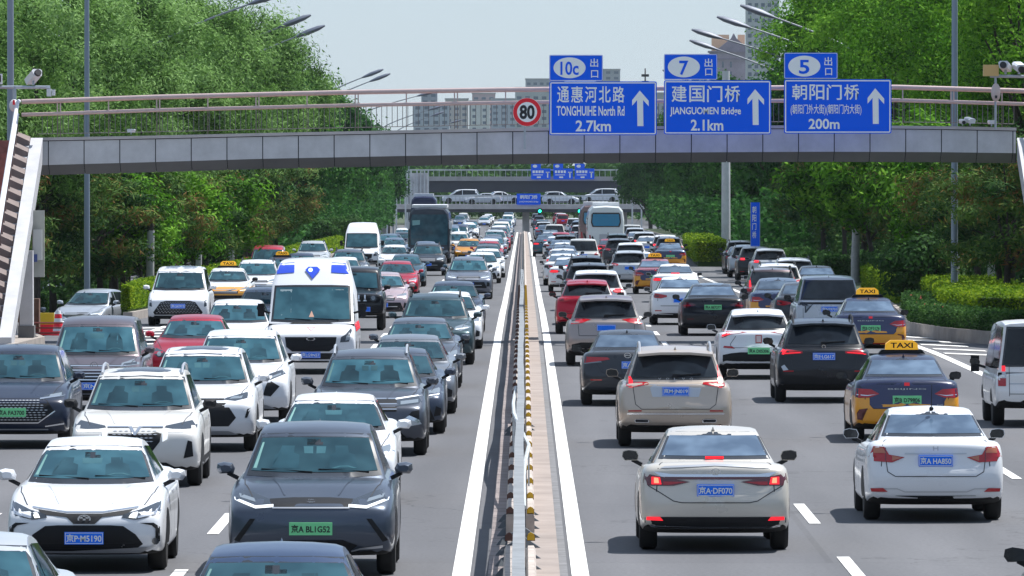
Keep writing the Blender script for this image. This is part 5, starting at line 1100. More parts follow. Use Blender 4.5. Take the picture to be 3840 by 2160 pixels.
    # orange lower body
def lower_orange(sp, zcut=.80):
    """two-tone taxi: lower body orange, upper body in object colour"""
    me = sp['parts'][0][1].copy(); me.materials.append(M_ORG)
    for p in me.polygons:
        if p.material_index == 0 and p.center.z < zcut and not (abs(p.center.x) < .45 and abs(p.center.y) > 2.6): p.material_index = 2
    sp['parts'][0] = ('body', me, None)
for k in ('taxi_a', 'taxi_b', 'taxi_c'): lower_orange(SP[k])
WHITE = (.74, .76, .80); PEARL = (.66, .65, .63); SILVER = (.50, .53, .57); GREY = (.10, .115, .145); DGREY = (.035, .04, .05)
BLACK = (.010, .012, .018); NAVY = (.014, .022, .06); RED = (.50, .010, .035); CHAMP = (.54, .46, .39); BLUEG = (.12, .17, .25); BROWN = (.16, .12, .13); TEAL = (.05, .11, .15); LEXC = (.60, .565, .51); PINKC = (.55, .42, .44); ORANGE = (.80, .34, .015)
FUL, FUR = 'oncoming cars in the left carriageway', 'cars driving away in the right carriageway'
def up(k, s, D, px, col, lab, h=0, **kw):   # right carriageway, rear towards the camera
    return car(SP[k], s, D, 0, col, lab, **kw)
def dn(k, s, D, px, col, lab, **kw): return car(SP[k], s, D, 180, col, lab, **kw)
# name, X, D, colour, label
RC = [
 ('lexus', 2.28, 94.3, LEXC, 'champagne white saloon with full width chrome tail bar, nearest car in the right carriageway'),
 ('sedan', 5.42, 68.8, BLACK, 'dark car at the bottom right corner, only its left mirror in view'),
 ('honda', 5.32, 102.5, WHITE, 'white saloon with large red tail lights and a rod aerial, right of the champagne saloon'),
 ('volvo', 2.50, 130.5, CHAMP, 'champagne estate-like SUV with tall lit L shaped tail lights, behind the nearest saloon'),
 ('nissan', 2.02, 154, DGREY, 'dark grey saloon with round chrome badge, left of the champagne SUV'),
 ('bmw', 5.90, 156, BLACK, 'black SUV with glowing outlined tail lights, left of the taxi'),
 ('gac', 5.15, 174, WHITE, 'white crossover with green plate and a red paper sticker on its tailgate'),
 ('rogue', 1.94, 186, (.34, .30, .29), 'silver brown SUV with wide dark rear glass near the median'),
 ('hatch', 1.80, 224, RED, 'red hatchback just ahead of the silver brown SUV'),
 ('suv_brake', 2.20, 240, WHITE, 'white SUV with red bar of tail light just ahead of the red hatchback'),
 ('tesla', 5.27, 221, BLACK, 'black glass roofed saloon with green plate in the middle lane'),
 ('sedan', 4.75, 240, WHITE, 'white saloon half hidden by the black glass roofed saloon'),
 ('suv', 2.25, 272, DGREY, 'dark SUV with pale roof ahead of the white SUV near the median'),
 ('suv', 2.52, 318, BLACK, 'black boxy SUV, second dark SUV ahead of the red hatchback'),
 ('sedan_brake', 1.95, 336, WHITE, 'white saloon with lit tail lights, nearer of two left of the black boxy SUV'),
 ('sedan', 1.80, 362, WHITE, 'white saloon, farther of two beside the median left of the black SUV'),
 ('sedan_brake', 5.74, 300, WHITE, 'white saloon with oval red tail lights and brake lights, right of the old orange taxi'),
 ('suv', 4.70, 352, SILVER, 'silver SUV with blue plate left of the old orange taxi'),
 ('mpvr', 8.16, 212, SILVER, 'tall silver white people carrier with big dark rear window'),
 ('suv', 11.8, 432, DGREY, 'farthest dark SUV with white roof in the queue on the right slip lane'),
 ('sedan', 11.4, 416, BLACK, 'dark saloon second from the far end of the queue on the right slip lane'),
 ('suv', 11.3, 401, SILVER, 'grey SUV in the middle of the queue on the right slip lane'),
 ('suv_brake', 11.3, 386, BLACK, 'black SUV with red lights in the queue on the right slip lane'),
 ('suv_brake', 11.5, 370, SILVER, 'silver SUV with lit brake light and dark tailgate glass in the right slip lane queue'),
 ('sedan', 11.4, 336, BLUEG, 'blue grey saloon behind the silver brake lit SUV on the right slip lane'),
 ('suv', 10.4, 305, WHITE, 'white roofed SUV beside the bright hedge on the right'),
 ('sedan', 10.7, 289, BLACK, 'dark saloon with pale blue rear glass beside the bright hedge on the right'),
 ('suv', 8.6, 268, WHITE, 'white topped SUV directly ahead of the dark SUV with vertical tail lights'),
 ('crv', 7.78, 248, BROWN, 'dark SUV with vertical red tail lights and a pale strip in its rear window'),
 ('sedan', 7.95, 224, DGREY, 'dark saloon with red tail lights left of the tall silver people carrier'),
 ('suv', 5.95, 503, (.02, .05, .05), 'dark green SUV right behind the white coach'),
 ('suv', 5.4, 448, DGREY, 'dark SUV next behind the dark green SUV'),
 ('suv_brake', 5.6, 415, WHITE, 'white topped SUV with lit high brake light behind the coach'),
 ('sedan_brake', 5.5, 377, WHITE, 'white saloon with lit high brake light between the silver SUV and the far taxi'),
 ('suv_brake', 8.7, 487, WHITE, 'white SUV with red lights just ahead of the far blue topped taxi'),
 ('sedan', 8.0, 512, PEARL, 'pale saloon ahead of the white SUV at the right kerb lane'),
 ('suv_brake', 8.05, 529, SILVER, 'silver SUV with brake lights right of the white coach'),
 ('sedan', 8.2, 575, SILVER, 'silver car right of the coach near the far hedge end'),
 ('mpv', 8.6, 630, PEARL, 'pale van like car far off to the right of the coach'),
 ('sedan_brake', 2.0, 401, WHITE, 'white saloon with red placard in its rear window near the median'),
 ('sedan', 2.3, 444, WHITE, 'white saloon with yellow placard on its roof line near the median'),
 ('suv', 2.6, 487, DGREY, 'dark windowed SUV with pale roof left of the coach'),
 ('mpv', 3.2, 426, PEARL, 'pale boxy car with blue panel between the median queue and the coach'),
 ('hatch', 2.6, 549, RED, 'small red car far up the lane beside the median'),
 ('sedan_brake', 1.5, 526, TEAL, 'dark teal saloon beside the median just before the small red car'),
 ('mpv', 2.5, 640, PEARL, 'pale van in the far queue beside the median'),
 ('suv', 4.7, 660, SILVER, 'pale SUV left of the rear end of the white coach'),
]
for k, X, D, c, lab in RC: up(k, X, D, 0, c, lab, group=FUR)
t1 = up('taxi_a', 6.42, 133, 0, NAVY, 'navy and orange taxi with lit roof sign and green plate ending 806', group='orange and navy taxis', name='taxi', cat='taxi'); taxi_sign(t1)
t2 = up('taxi_b', 8.52, 195, 0, NAVY, 'navy and orange taxi with green plate ending 176 next to the right kerb', group='orange and navy taxis', name='taxi', cat='taxi'); taxi_sign(t2)
t3 = up('taxi_c', 8.15, 441, 0, BLUEG, 'far orange taxi with pale blue roof at the start of the white slip lane line', group='orange and navy taxis', name='taxi', cat='taxi'); taxi_sign(t3)
t4 = up('taxi_c', 5.45, 328, 0, (.45, .16, .20), 'old orange taxi with faded pink roof behind the white saloon with brake lights', group='orange and navy taxis', name='taxi', cat='taxi'); taxi_sign(t4)
t5 = up('taxi_c', 7.6, 236, 0, BLUEG, 'orange taxi with silver blue top squeezed behind the dark saloon left of the people carrier', group='orange and navy taxis', name='taxi', cat='taxi')
mv = up('minivan', 9.22, 141, 0, (.80, .80, .81), 'white minivan with square back cut off by the right edge of the picture', name='minivan', cat='van')
LC = [
 ('yuan', -2.37, 88.5, (.075, .093, .128), 'blue grey SUV with slim grille and green plate, nearest whole car in the left carriageway'),
 ('sedan', -2.02, 63, (.02, .045, .11), 'dark blue car at the bottom edge, only roof and windscreen in view'),
 ('sedan', -4.75, 65, SILVER, 'silver car cut off by the bottom left corner'),
 ('corolla', -4.95, 89.5, WHITE, 'white saloon with wide black lower grille and blue plate ending 5190'),
 ('hong', -5.58, 114, PEARL, 'white SUV with black roof and V shaped emblem on a jewelled grille'),
 ('sedan', -2.62, 108, WHITE, 'white saloon directly behind the blue grey SUV, a pale object on its dashboard'),
 ('vwsuv', -2.48, 126.5, (.085, .095, .12), 'dark grey SUV with roof rails and two chrome grille bars'),
 ('mesh', -8.38, 130, (.012, .02, .045), 'dark blue SUV with huge mesh grille and green plate at the left edge'),
 ('buick', -8.12, 150, (.13, .105, .12), 'purple brown people carrier with chrome striped grille'),
 ('harrier', -5.27, 128.5, WHITE, 'white SUV with black roof to the right behind the jewelled grille SUV'),
 ('lexsuv', -5.15, 143, WHITE, 'white SUV with hourglass grille in front of the ambulance'),
 ('hatch', -6.76, 186, WHITE, 'white car with green windscreen sticker left of the ambulance'),
 ('merc', -7.1, 170, RED, 'red saloon with round star badge on its grille'),
 ('sedan', -6.95, 212, BLUEG, 'blue grey saloon with only roof and windscreen seen left of the ambulance'),
 ('suv', -9.85, 292, WHITE, 'white SUV with dark grille left behind the ambulance'),
 ('suv', -11.4, 428, SILVER, 'pale silver SUV with roof rails beside the far left hedge'),
 ('sedan', -10.3, 366, NAVY, 'dark blue saloon just above the ambulance roof on the left'),
 ('suv', -8.0, 362, GREY, 'dark SUV with roof rails above the black off-roader'),
 ('sedan', -7.7, 338, WHITE, 'white saloon peeping over the right shoulder of the ambulance'),
 ('sedan', -4.55, 254, PINKC, 'pinkish white car partly hidden by the black off-roader'),
 ('sedan', -5.05, 315, RED, 'red saloon beyond the black off-roader'),
 ('sedan', -5.3, 357, TEAL, 'teal dark saloon behind the far red saloon'),
 ('suv', -4.95, 409, BLACK, 'black SUV with many bright lamps in front of the coach'),
 ('sedan', -5.6, 452, BLUEG, 'blue grey car close in front of the dark coach'),
 ('suv', -2.15, 310, (.18, .20, .25), 'silver grey SUV in the median lane behind two dark saloons'),
 ('sedan', -2.4, 340, TEAL, 'teal car right behind the silver grey SUV'),
 ('sedan', -1.95, 372, WHITE, 'white car beside the median behind the teal car'),
 ('sedan', -1.95, 428, (.05, .07, .09), 'dark saloon beside the median, before the dense far queue'),
 ('sedan', -1.95, 505, BLUEG, 'blue grey car in the far queue beside the median'),
 ('suv', -2.0, 560, SILVER, 'silver SUV in the far queue beside the median'),
 ('suv', -2.0, 640, WHITE, 'white roofed SUV highest in the far queue beside the median'),
 ('sedan', -2.0, 226, (.03, .045, .08), 'navy saloon fourth from the camera among the dark cars beside the median'),
 ('suv', -2.1, 187, (.035, .07, .085), 'dark teal SUV fifth car up beside the median'),
 ('sedan', -1.95, 204, WHITE, 'white saloon mostly hidden behind the dark teal SUV'),
 ('sedan', -2.2, 166.5, GREY, 'grey saloon with black mirror seen below the dark teal SUV'),
 ('sedan', -2.16, 148.5, (.20, .215, .24), 'mid grey saloon with chrome bumper behind the dark grey roof railed SUV'),
 ('sedan', -2.25, 137, (.05, .065, .10), 'dark blue grey saloon tucked directly behind the dark grey roof railed SUV'),
 ('sedan', -8.0, 490, BLUEG, 'blue grey car left of the dark coach'),
 ('sedan', -6.95, 426, WHITE, 'white saloon between the white van and the black SUV'),
 ('suv', -8.9, 592, WHITE, 'white car far off left of the coach'),
 ('sedan', -3.3, 480, ORANGE, 'orange topped car beside the black SUV in the far queue'),
 ('sedan', -4.6, 582, WHITE, 'white car right of the coach roof'),
 ('suv', -4.4, 525, PEARL, 'pearl white SUV right of the coach windscreen'),
]
for k, X, D, c, lab in LC: dn(k, X, D, 0, c, lab, group=FUL)
am = dn('ambulance', -4.78, 178.5, 0, (.70, .72, .76), 'white ambulance with blue roof beacons and tall front', name='ambulance', cat='ambulance')
jp = dn('jeep', -4.95, 230, 0, BLACK, 'black boxy off-roader with slotted grille right of the ambulance', name='off_road_car')
dn('whitevan', -9.0, 442, 0, WHITE, 'plain white high roofed van beyond the ambulance', name='van', cat='van')
dn('mpvw', -10.35, 238, 0, WHITE, 'white people carrier with giant dark mesh grille beside the left kerb', group=FUL)
car(SP['livina'], -14.25, 262, 166, (.44, .48, .55), 'silver compact people carrier turning in from the side road on the left', name='car')
car(SP['sedan'], -15.0, 226, 228, (.07, .085, .10), 'dark saloon half hidden behind the brown crates on the left side road', name='car')
tx = dn('taxi_c', -10.35, 276, 0, WHITE, 'white and orange taxi coming towards us behind the white people carrier', name='taxi', cat='taxi', group='orange and navy taxis'); taxi_sign(tx)
tx = dn('taxi_c', -10.4, 340, 0, NAVY, 'dark taxi partly hidden by the left side of the ambulance roof', name='taxi', cat='taxi', group='orange and navy taxis'); taxi_sign(tx)
dn('mpv', -12.0, 372, 0, RED, 'red van roof showing above the dark taxi at the left hedge', name='van', cat='van')
for X, D, c, lab in ((-21.5, 330, NAVY, 'dark blue car parked behind the left trees beside the stair'), (-20.3, 352, WHITE, 'white car parked behind the left tree trunks'), (-22.0, 372, SILVER, 'silver car parked farthest behind the left trees')):
    dn('sedan', X, D, 0, c, lab)
# far dense traffic
rng = random.Random(11)
cols = [WHITE, WHITE, PEARL, SILVER, SILVER, GREY, BLACK, BLUEG, BLUEG, TEAL, NAVY, RED]
for lane, Ds in ((-2.0, (665, 690, 716, 740, 768, 800, 835)), (-5.4, (612, 634, 660, 684, 710, 738, 766, 798, 830)), (-9.0, (640, 668, 700, 735, 770, 810))):
    for D in Ds: dn(rng.choice(['sedan', 'suv', 'sedan', 'hatch', 'mpv']), lane+rng.uniform(-.3, .3), D+rng.uniform(-3, 3), 0, rng.choice(cols), 'one of the tiny packed cars in the far left carriageway just before the overpass', group='tiny packed cars far off in the left carriageway')
for lane, Ds in ((2.2, (575, 604, 668, 694, 722, 752, 784, 820)), (5.6, (688, 716, 742, 775, 806, 838)), (9.0, (660, 690, 726, 765, 805))):
    for D in Ds: up(rng.choice(['sedan', 'suv', 'suv_brake', 'sedan_brake', 'mpv']), lane+rng.uniform(-.3, .3), D+rng.uniform(-3, 3), 0, rng.choice(cols), 'one of the tiny packed cars in the far right carriageway just before the overpass', group='tiny packed cars far off in the right carriageway')
for X, D, w in ((-2.2, 1120, 0), (-5.6, 1128, 0), (-9.0, 1122, 0), (-2.0, 1150, 0), (-5.5, 1160, 0), (-8.8, 1152, 0), (-2.2, 1185, 0), (-5.3, 1195, 0), (-9, 1188, 0)):
    dn(rng.choice(['sedan', 'suv', 'mpv']), X, D, 0, rng.choice(cols), 'one of the tiny packed cars seen beyond the overpass on the left', group='tiny cars beyond the overpass, left carriageway')
for X, D, w in ((2.2, 1118, 0), (5.6, 1126, 0), (9.0, 1122, 0), (2.0, 1150, 0), (5.5, 1158, 0), (2.2, 1185, 0), (5.3, 1192, 0)):
    up(rng.choice(['sedan', 'suv', 'mpv']), X, D, 0, rng.choice(cols), 'one of the tiny packed cars seen beyond the overpass on the right', group='tiny cars beyond the overpass, right carriageway')
for X, Ds in ((-2.0, (400, 455, 480, 532, 588, 614)), (-5.3, (500, 552)), (-8.9, (390, 468, 520, 545, 570, 616))):
    for D in Ds: dn(rng.choice(['sedan', 'suv', 'sedan', 'hatch']), X+rng.uniform(-.2, .2), D, 0, rng.choice(cols), 'one of the small packed cars in the left carriageway around the dark coach', group='small packed cars around the dark coach')
for X, Ds in ((2.2, (422, 466, 508)), (5.4, (478, 614, 634, 658)), (8.5, (463, 552, 602))):
    for D in Ds: up(rng.choice(['sedan', 'suv', 'suv_brake', 'sedan_brake']), X+rng.uniform(-.2, .2), D, 0, rng.choice(cols), 'one of the small packed cars in the right carriageway around the white coach', group='small packed cars around the white coach')
# extra details on single cars
def near(sp, d, x, z): return surf(SP[sp]['sh'], d, x, z)
ho = [o for o in COL.objects if o.get('label', '').startswith('white saloon with large red')][0]
MB().tube([(0, -1.2, 1.42), (0, -1.32, 1.76)], [.006, .004], 6).ell((0, -1.2, 1.44), (.03, .04, .03)).build('aerial', M_PLAS, ho)
lx = [o for o in COL.objects if o.get('label', '').startswith('champagne white saloon')][0]
hb = near('lexus', 'B', 0, 1.11); MB().box(-.11, .11, hb.y-.03, hb.y, 1.10, 1.13).build('brake_light', M_TLIT, lx)
# coaches and tall dark vehicle
def coach(X, D, yaw, col, lab, rear=True, H=3.4, glassc=None, name='coach', Wd=2.5, L=11):
    r = empty(name, (X, D+L/2, gz(X, D+L/2)), lab, 'bus', None, R(yaw)); hw = Wd/2; e = -L/2 if rear else L/2; s = -1 if rear else 1
    z0 = .35; b = MB()
    prof = [(-hw+.02, z0), (-hw, .8), (-hw, 2.4), (-hw+.10, H-.35), (-hw+.35, H-.06), (0, H), (hw-.35, H-.06), (hw-.10, H-.35), (hw, 2.4), (hw, .8), (hw-.02, z0)]
    n = len(prof)
    ys = [(-L/2, .93, -.0), (-L/2+.1, .985, 0), (-L/2+.35, 1, 0), (L/2-.35, 1, 0), (L/2-.1, .985, 0), (L/2, .93, 0)]
    v = []
    for y, k, _ in ys: v += [(x*k, y-(.18 if (y > L/2-.2 and not rear) else 0)*max(0, (z-1.2)/2.2), 1.8+(z-1.8)*k) for x, z in prof]
    f = [(j*n+i, j*n+(i+1) % n, (j+1)*n+(i+1) % n, (j+1)*n+i) for j in range(5) for i in range(n)]+[tuple(range(n)), tuple(range(5*n, 6*n))[::-1]]
    b.add(v, f, 0, False); o = b.build('body', M_PAINT, r); o.color = (*col, 1)
    y = e+s*.012
    def slab(nm, poly, m, dy=.02):
        mm = MB(); mm.prism(poly, min(y, y+s*dy), max(y, y+s*dy)); mm.build(nm, m, r)
    if rear:
        slab('rear_window', [(-.92, 1.95), (.92, 1.95), (1.02, 2.25), (.98, 2.80), (.88, 2.92), (-.88, 2.92), (-.98, 2.80), (-1.02, 2.25)], M_FRIT); slab('window_glass', [(-.84, 2.02), (.84, 2.02), (.93, 2.28), (.88, 2.82), (-.88, 2.82), (-.93, 2.28)], mat('coach_rear_glass', (.02, .24, .42), .15, coat=.6), .03)
        slab('engine_grille', [(-.45, 1.1), (.1, 1.1), (.1, 1.45), (-.45, 1.45)], M_SILV)
        for q in (-1, 1):
            slab('tail_light', [(q*1.12, .9), (q*.98, .9), (q*1.05, 1.4), (q*1.14, 1.4)][::-q], M_TAIL)
            slab('side_slot', [(q*.62, .75), (q*.72, .70), (q*.98, 1.25), (q*.90, 1.35)][::-q], M_PLAS)
        mm = MB(); mm.box(-.9, .9, -L/2+1, L/2-4, H-.02, H+.22); mm.build('roof_unit', M_WHITE, r)
    else:
        slab('windscreen', [(-1.08, 1.15), (1.08, 1.15), (1.10, 2.5), (1.02, 2.95), (-1.02, 2.95), (-1.10, 2.5)], glassc or M_GLASS)
        slab('route_card', [(.55, 2.35), (1.0, 2.3), (1.0, 2.6), (.55, 2.62)], mat('pale_teal', (.25, .48, .50), .4), .03)
        for q in (-1, 1):
            slab('headlight', [(q*.75, .62), (q*1.1, .65), (q*1.1, .85), (q*.75, .8)][::q], M_HEAD); mm = MB(); mm.box(q*1.25-.09, q*1.25+.09, e-.3, e-.1, 2.1, 2.5); mm.bar((q*1.2, e-.2, 2.6), (q*1.25, e-.2, 2.4), .05); mm.build('mirror', M_WHITE, r)
        slab('bumper', [(-1.1, .38), (1.1, .38), (1.1, .56), (-1.1, .56)], M_PLAS)
    for q in (-1, 1):
        mm = MB(); mm.box(q*hw-.012 if q < 0 else q*hw-.02, q*hw+.02 if q < 0 else q*hw+.012, -L/2+.8, L/2-.8, 1.7, 2.55); mm.build('side_window', M_GDARK, r)
    ty, rm = wheel_parts(.48)
    for yw in (-L/2+2.6, L/2-2.4):
        for q in (-1, 1): w = obj('wheel', ty, r, (q*(hw-.13), yw, .48)); obj('rim', rm, w)
    return r
coach(5.6, 540, 0, (.78, .82, .82), 'white coach with rounded blue rear window')
coach(5.4, 590, 0, (.22, .15, .15), 'brownish coach just ahead of the white coach, only its left edge and roof visible')
coach(-5.6, 472, 180, (.03, .04, .06), 'dark fronted coach with white roof and pale card in its windscreen', rear=False)
o = coach(-9.35, 745, 0, (.03, .04, .10), 'tall dark blue box vehicle with red light strip, above the dark coach', rear=True, H=4.1, name='box_truck', L=9)
MB().box(-.8, .8, -4.56, -4.53, 1.0, 1.12).build('light_bar', M_TLIT, o)
wr = [o for o in COL.objects if o.get('label', '').startswith('dark fronted coach')][0]
MB().box(-1.05, 1.05, -4.5, 5.1, 3.35, 3.52).build('roof_unit', M_WHITE, wr)
# ------------------------------------------------------------------ foliage
NP = np.random.default_rng(5)
def leaf_mesh(name, centres, tints, L, Wd, m, droop=0.0, up=0.0, jit=.25, normals=None):
    """one small folded diamond per leaf; tint is stored per face"""
    n = len(centres); c = centres
    d = NP.normal(size=(n, 3)); d[:, 2] = d[:, 2]*.7-droop+up; d /= np.linalg.norm(d, axis=1)[:, None]
    ref = NP.normal(size=(n, 3)) if normals is None else normals+.55*NP.normal(size=(n, 3))
    if normals is not None: ref /= np.linalg.norm(ref, axis=1)[:, None]; d -= ref*(d*ref).sum(1)[:, None]; d /= np.linalg.norm(d, axis=1)[:, None]
    s = np.cross(d, ref); s /= np.linalg.norm(s, axis=1)[:, None]
    l = (L*(1-jit+2*jit*NP.random(n)))[:, None]; w = (Wd*(1-jit+2*jit*NP.random(n)))[:, None]
    v = np.empty((n, 4, 3)); v[:, 0] = c-d*l/2; v[:, 1] = c+s*w/2+d*l*.05; v[:, 2] = c+d*l/2; v[:, 3] = c-s*w/2+d*l*.05
    me = bpy.data.meshes.new(name); me.vertices.add(4*n); me.vertices.foreach_set('co', v.reshape(-1).astype('f'))
    me.loops.add(4*n); me.loops.foreach_set('vertex_index', np.arange(4*n, dtype='i'))
    me.polygons.add(n); me.polygons.foreach_set('loop_start', np.arange(0, 4*n, 4, dtype='i')); me.polygons.foreach_set('loop_total', np.full(n, 4, 'i'))
    at = me.attributes.new('tint', 'FLOAT', 'FACE'); at.data.foreach_set('value', np.clip(tints, 0, 1).astype('f'))
    me.materials.append(m); me.update(calc_edges=True); me.validate(); return me
LF_WIL = foliage('willow_leaves', [(.08, (.018, .055, .010)), (.5, (.145, .285, .058)), (.92, (.30, .47, .17))], .30)
LF_LOC = foliage('locust_leaves', [(.08, (.014, .055, .005)), (.5, (.098, .275, .016)), (.92, (.24, .46, .045))], .28)
LF_PIN = foliage('pine_needles', [(.10, (.012, .042, .012)), (.5, (.038, .10, .022)), (.78, (.11, .19, .035)), (.95, (.20, .10, .035))], .15)
LF_DRK = foliage('dark_leaves', [(.12, (.012, .052, .012)), (.5, (.030, .115, .022)), (.88, (.08, .22, .035))], .28)
LF_HDG = foliage('hedge_leaves', [(.10, (.040, .10, .008)), (.5, (.15, .27, .014)), (.88, (.38, .48, .03))], .35)
LF_SHR = foliage('shrub_leaves', [(.10, (.018, .055, .014)), (.5, (.045, .12, .028)), (.88, (.11, .22, .05))], .3)
BARK = mat('bark', (.055, .045, .038), .95, var=.4, scale=6)
BARKP = mat('whitewashed_bark', (.42, .42, .42), .9, var=.25, scale=5)
def crown(name, rx, rz, zc, ncl, rc, nl, L, Wd, m, droop=0, squash=.75, seed=0, top=1.0, brown=0):
    r = np.random.default_rng(seed); P = []; T = []; C = []; NN = []
    while len(C) < ncl:
        p = r.normal(size=3); p /= np.linalg.norm(p); k = r.uniform(.30, 1)**.5
        q = p*k; 
        if q[2] < -.75: continue
        wd = 1.0 if q[2] < 0 else (1-q[2]**2*.25*top)
        C.append((q[0]*rx*wd, q[1]*rx*wd, zc+q[2]*rz))
    w = r.uniform(.6, 1.3, ncl); w /= w.sum()
    for (cx, cy, cz), k in zip(C, w):
        n = int(nl*k); rr = rc*r.uniform(.65, 1.3); a = r.normal(size=(n, 3)); a /= np.linalg.norm(a, axis=1)[:, None]
        rad = rr*r.random(n)[:, None]**.45*(1+.25*r.normal(size=(n, 1))); q = a*rad; q[:, 2] *= squash
        if droop: q[:, 2] -= droop*rr*np.abs(r.normal(size=n))*.5
        P.append(q+np.array([cx, cy, cz])); NN.append(a*np.array([1, 1, 1.0])+np.array([cx, cy, (cz-zc)])*.12+np.array([0, 0, .25])); t = r.uniform(.02, .98) if not brown or r.random() > brown else 1.6
        T.append(np.clip(t+.12*r.normal(size=n), 0, 1.6 if t > 1 else .9))
    return leaf_mesh(name, np.concatenate(P), np.concatenate(T), L, Wd, m, droop*.5, normals=np.concatenate(NN)), C
def trunk(name, C, h, r0, m, lean=0, seed=0, nlimb=8):
    rr = random.Random(seed); b = MB(); top = (lean+rr.uniform(-.2, .2), rr.uniform(-.3, .3), h)
    b.tube([(0, 0, -.3), (lean*.3, 0, h*.5), top], [r0, r0*.75, r0*.5], 8)
    for c in rr.sample(C, min(nlimb, len(C))):
        t0 = rr.uniform(.55, 1); s = (lean*.3+(top[0]-lean*.3)*(t0*2-1) if t0 > .5 else 0, top[1]*max(0, t0*2-1), h*t0)
        mid = ((s[0]+c[0])/2+rr.uniform(-.3, .3), (s[1]+c[1])/2+rr.uniform(-.3, .3), (s[2]+c[2])/2+.2)
        b.tube([s, mid, (c[0]*.92, c[1]*.92, c[2])], [r0*.42, r0*.26, r0*.08], 6)
    return b.mesh(name, m)
KIND = {}
def kind(name, n, lab, bark=BARK, th=3.2, r0=.18, scale=1, **kw):
    out = []
    for i in range(n):
        me, C = crown('crown', seed=hash(name) % 1000+i if False else sum(map(ord, name))+i*17, **kw)
        out.append((me, trunk('trunk', C, th*(1+.1*i), r0, bark, .3*(-1)**i, i+3)))
    KIND[name] = (out, lab)
kind('willow_tree', 3, '', th=4.6, rx=3.6, rz=4.4, zc=8.6, ncl=78, rc=1.0, nl=27000, L=.235, Wd=.065, m=LF_WIL, droop=.8, r0=.20)
kind('locust_tree', 3, '', th=4.8, rx=4.0, rz=4.6, zc=9.6, ncl=80, rc=1.05, nl=27000, L=.21, Wd=.078, m=LF_LOC, droop=.35, r0=.22)
kind('pine_tree', 3, '', th=3.0, rx=2.5, rz=2.5, zc=4.0, ncl=52, rc=.8, nl=12000, L=.28, Wd=.06, m=LF_PIN, squash=.5, r0=.16, brown=.12)
kind('broadleaf_tree', 3, '', th=4.0, rx=3.8, rz=5.0, zc=8.0, ncl=76, rc=1.1, nl=15000, L=.34, Wd=.19, m=LF_DRK, r0=.22)
kind('young_tree', 2, '', th=2.2, rx=1.7, rz=1.9, zc=3.4, ncl=24, rc=.75, nl=7000, L=.22, Wd=.09, m=LF_LOC, r0=.10)
kind('round_bush', 2, '', th=.5, rx=.85, rz=.75, zc=.95, ncl=14, rc=.45, nl=4500, L=.13, Wd=.07, m=LF_SHR, r0=.05)
ORD = ['nearest', 'second nearest', 'third nearest', 'fourth nearest', 'fifth nearest', 'sixth nearest', 'seventh nearest', 'eighth nearest', 'ninth nearest', 'tenth nearest', 'eleventh nearest', 'twelfth nearest', 'thirteenth nearest', 'fourteenth nearest', 'fifteenth nearest', 'sixteenth nearest', 'seventeenth nearest', 'eighteenth nearest', 'nineteenth nearest', 'twentieth nearest', 'farthest but one', 'farthest']
def tree(k, i, X, D, s=1, rz=0, label='', group=None, z=None, sz=None):
    ms, _ = KIND[k]; cr, tk = ms[i % len(ms)]
    r = empty(k, (X, D, (gz(X, D)+.15) if z is None else z), label, 'tree' if k != 'round_bush' else 'bush', group, R(rz)); r.scale = (s, s, sz or s)
    obj('crown', cr, r); obj('trunk', tk, r); return r
rng = random.Random(21)
# left: light willow-like trees whose crowns rise behind the footbridge, dark pines under them
i = 0
for D, X, s in ((262, -19.2, .95), (285, -17.5, .98), (305, -20.8, 1.02), (318, -16.3, .92), (340, -19.5, 1.15), (352, -15.9, 1.05), (372, -18.6, 1.2), (388, -15.6, 1.16), (410, -18.5, 1.25), (425, -15.7, 1.22), (462, -15.8, 1.25), (495, -16.2, 1.2), (300, -24.5, 1.1), (345, -25, 1.2), (400, -24, 1.2), (250, -21.5, 1.0)):
    tree('willow_tree', i, X, D, s, rng.uniform(0, 360), 'feathery light green tree in the left row behind the footbridge', 'feathery light green trees along the left verge'); i += 1
i = 0
for D, X, s in ((272, -18.4, .95), (298, -15.8, .95), (286, -18.0, 1.0), (306, -15.4, .95), (303, -17.9, 1.05), (316, -14.9, .95), (331, -17.2, 1.05), (347, -14.9, 1.0), (364, -16.8, 1.1), (382, -14.7, 1.0), (402, -16.6, 1.1), (425, -14.8, 1.05), (450, -16.4, 1.1), (480, -14.9, 1.15), (262, -20.3, 1.05), (285, -20.5, 1.1)):
    tree('pine_tree', i, X, D, s, rng.uniform(0, 360), 'dark pine with brown patches standing low behind the left hedge', 'dark pines behind the left hedge'); i += 1
i = 0
for D, X, s in ((500, -18.5, 1.1), (530, -16.8, 1.12), (565, -17.6, 1.1), (605, -16.4, 1.08), (650, -17.4, 1.1), (700, -16.6, 1.05), (755, -17.8, 1.1), (815, -17.6, 1.0), (880, -18.5, 1.0), (930, -17.6, 1.0), (965, -18.6, 1.05), (520, -24, 1.35), (600, -24, 1.3), (480, -23, 1.4), (700, -25, 1.3), (830, -27, 1.3), (940, -24, 1.1)):
    tree('broadleaf_tree', i, X, D, s, rng.uniform(0, 360), 'dark green broad tree far up the left verge against the sky', 'dark broad trees far up the left verge'); i += 1
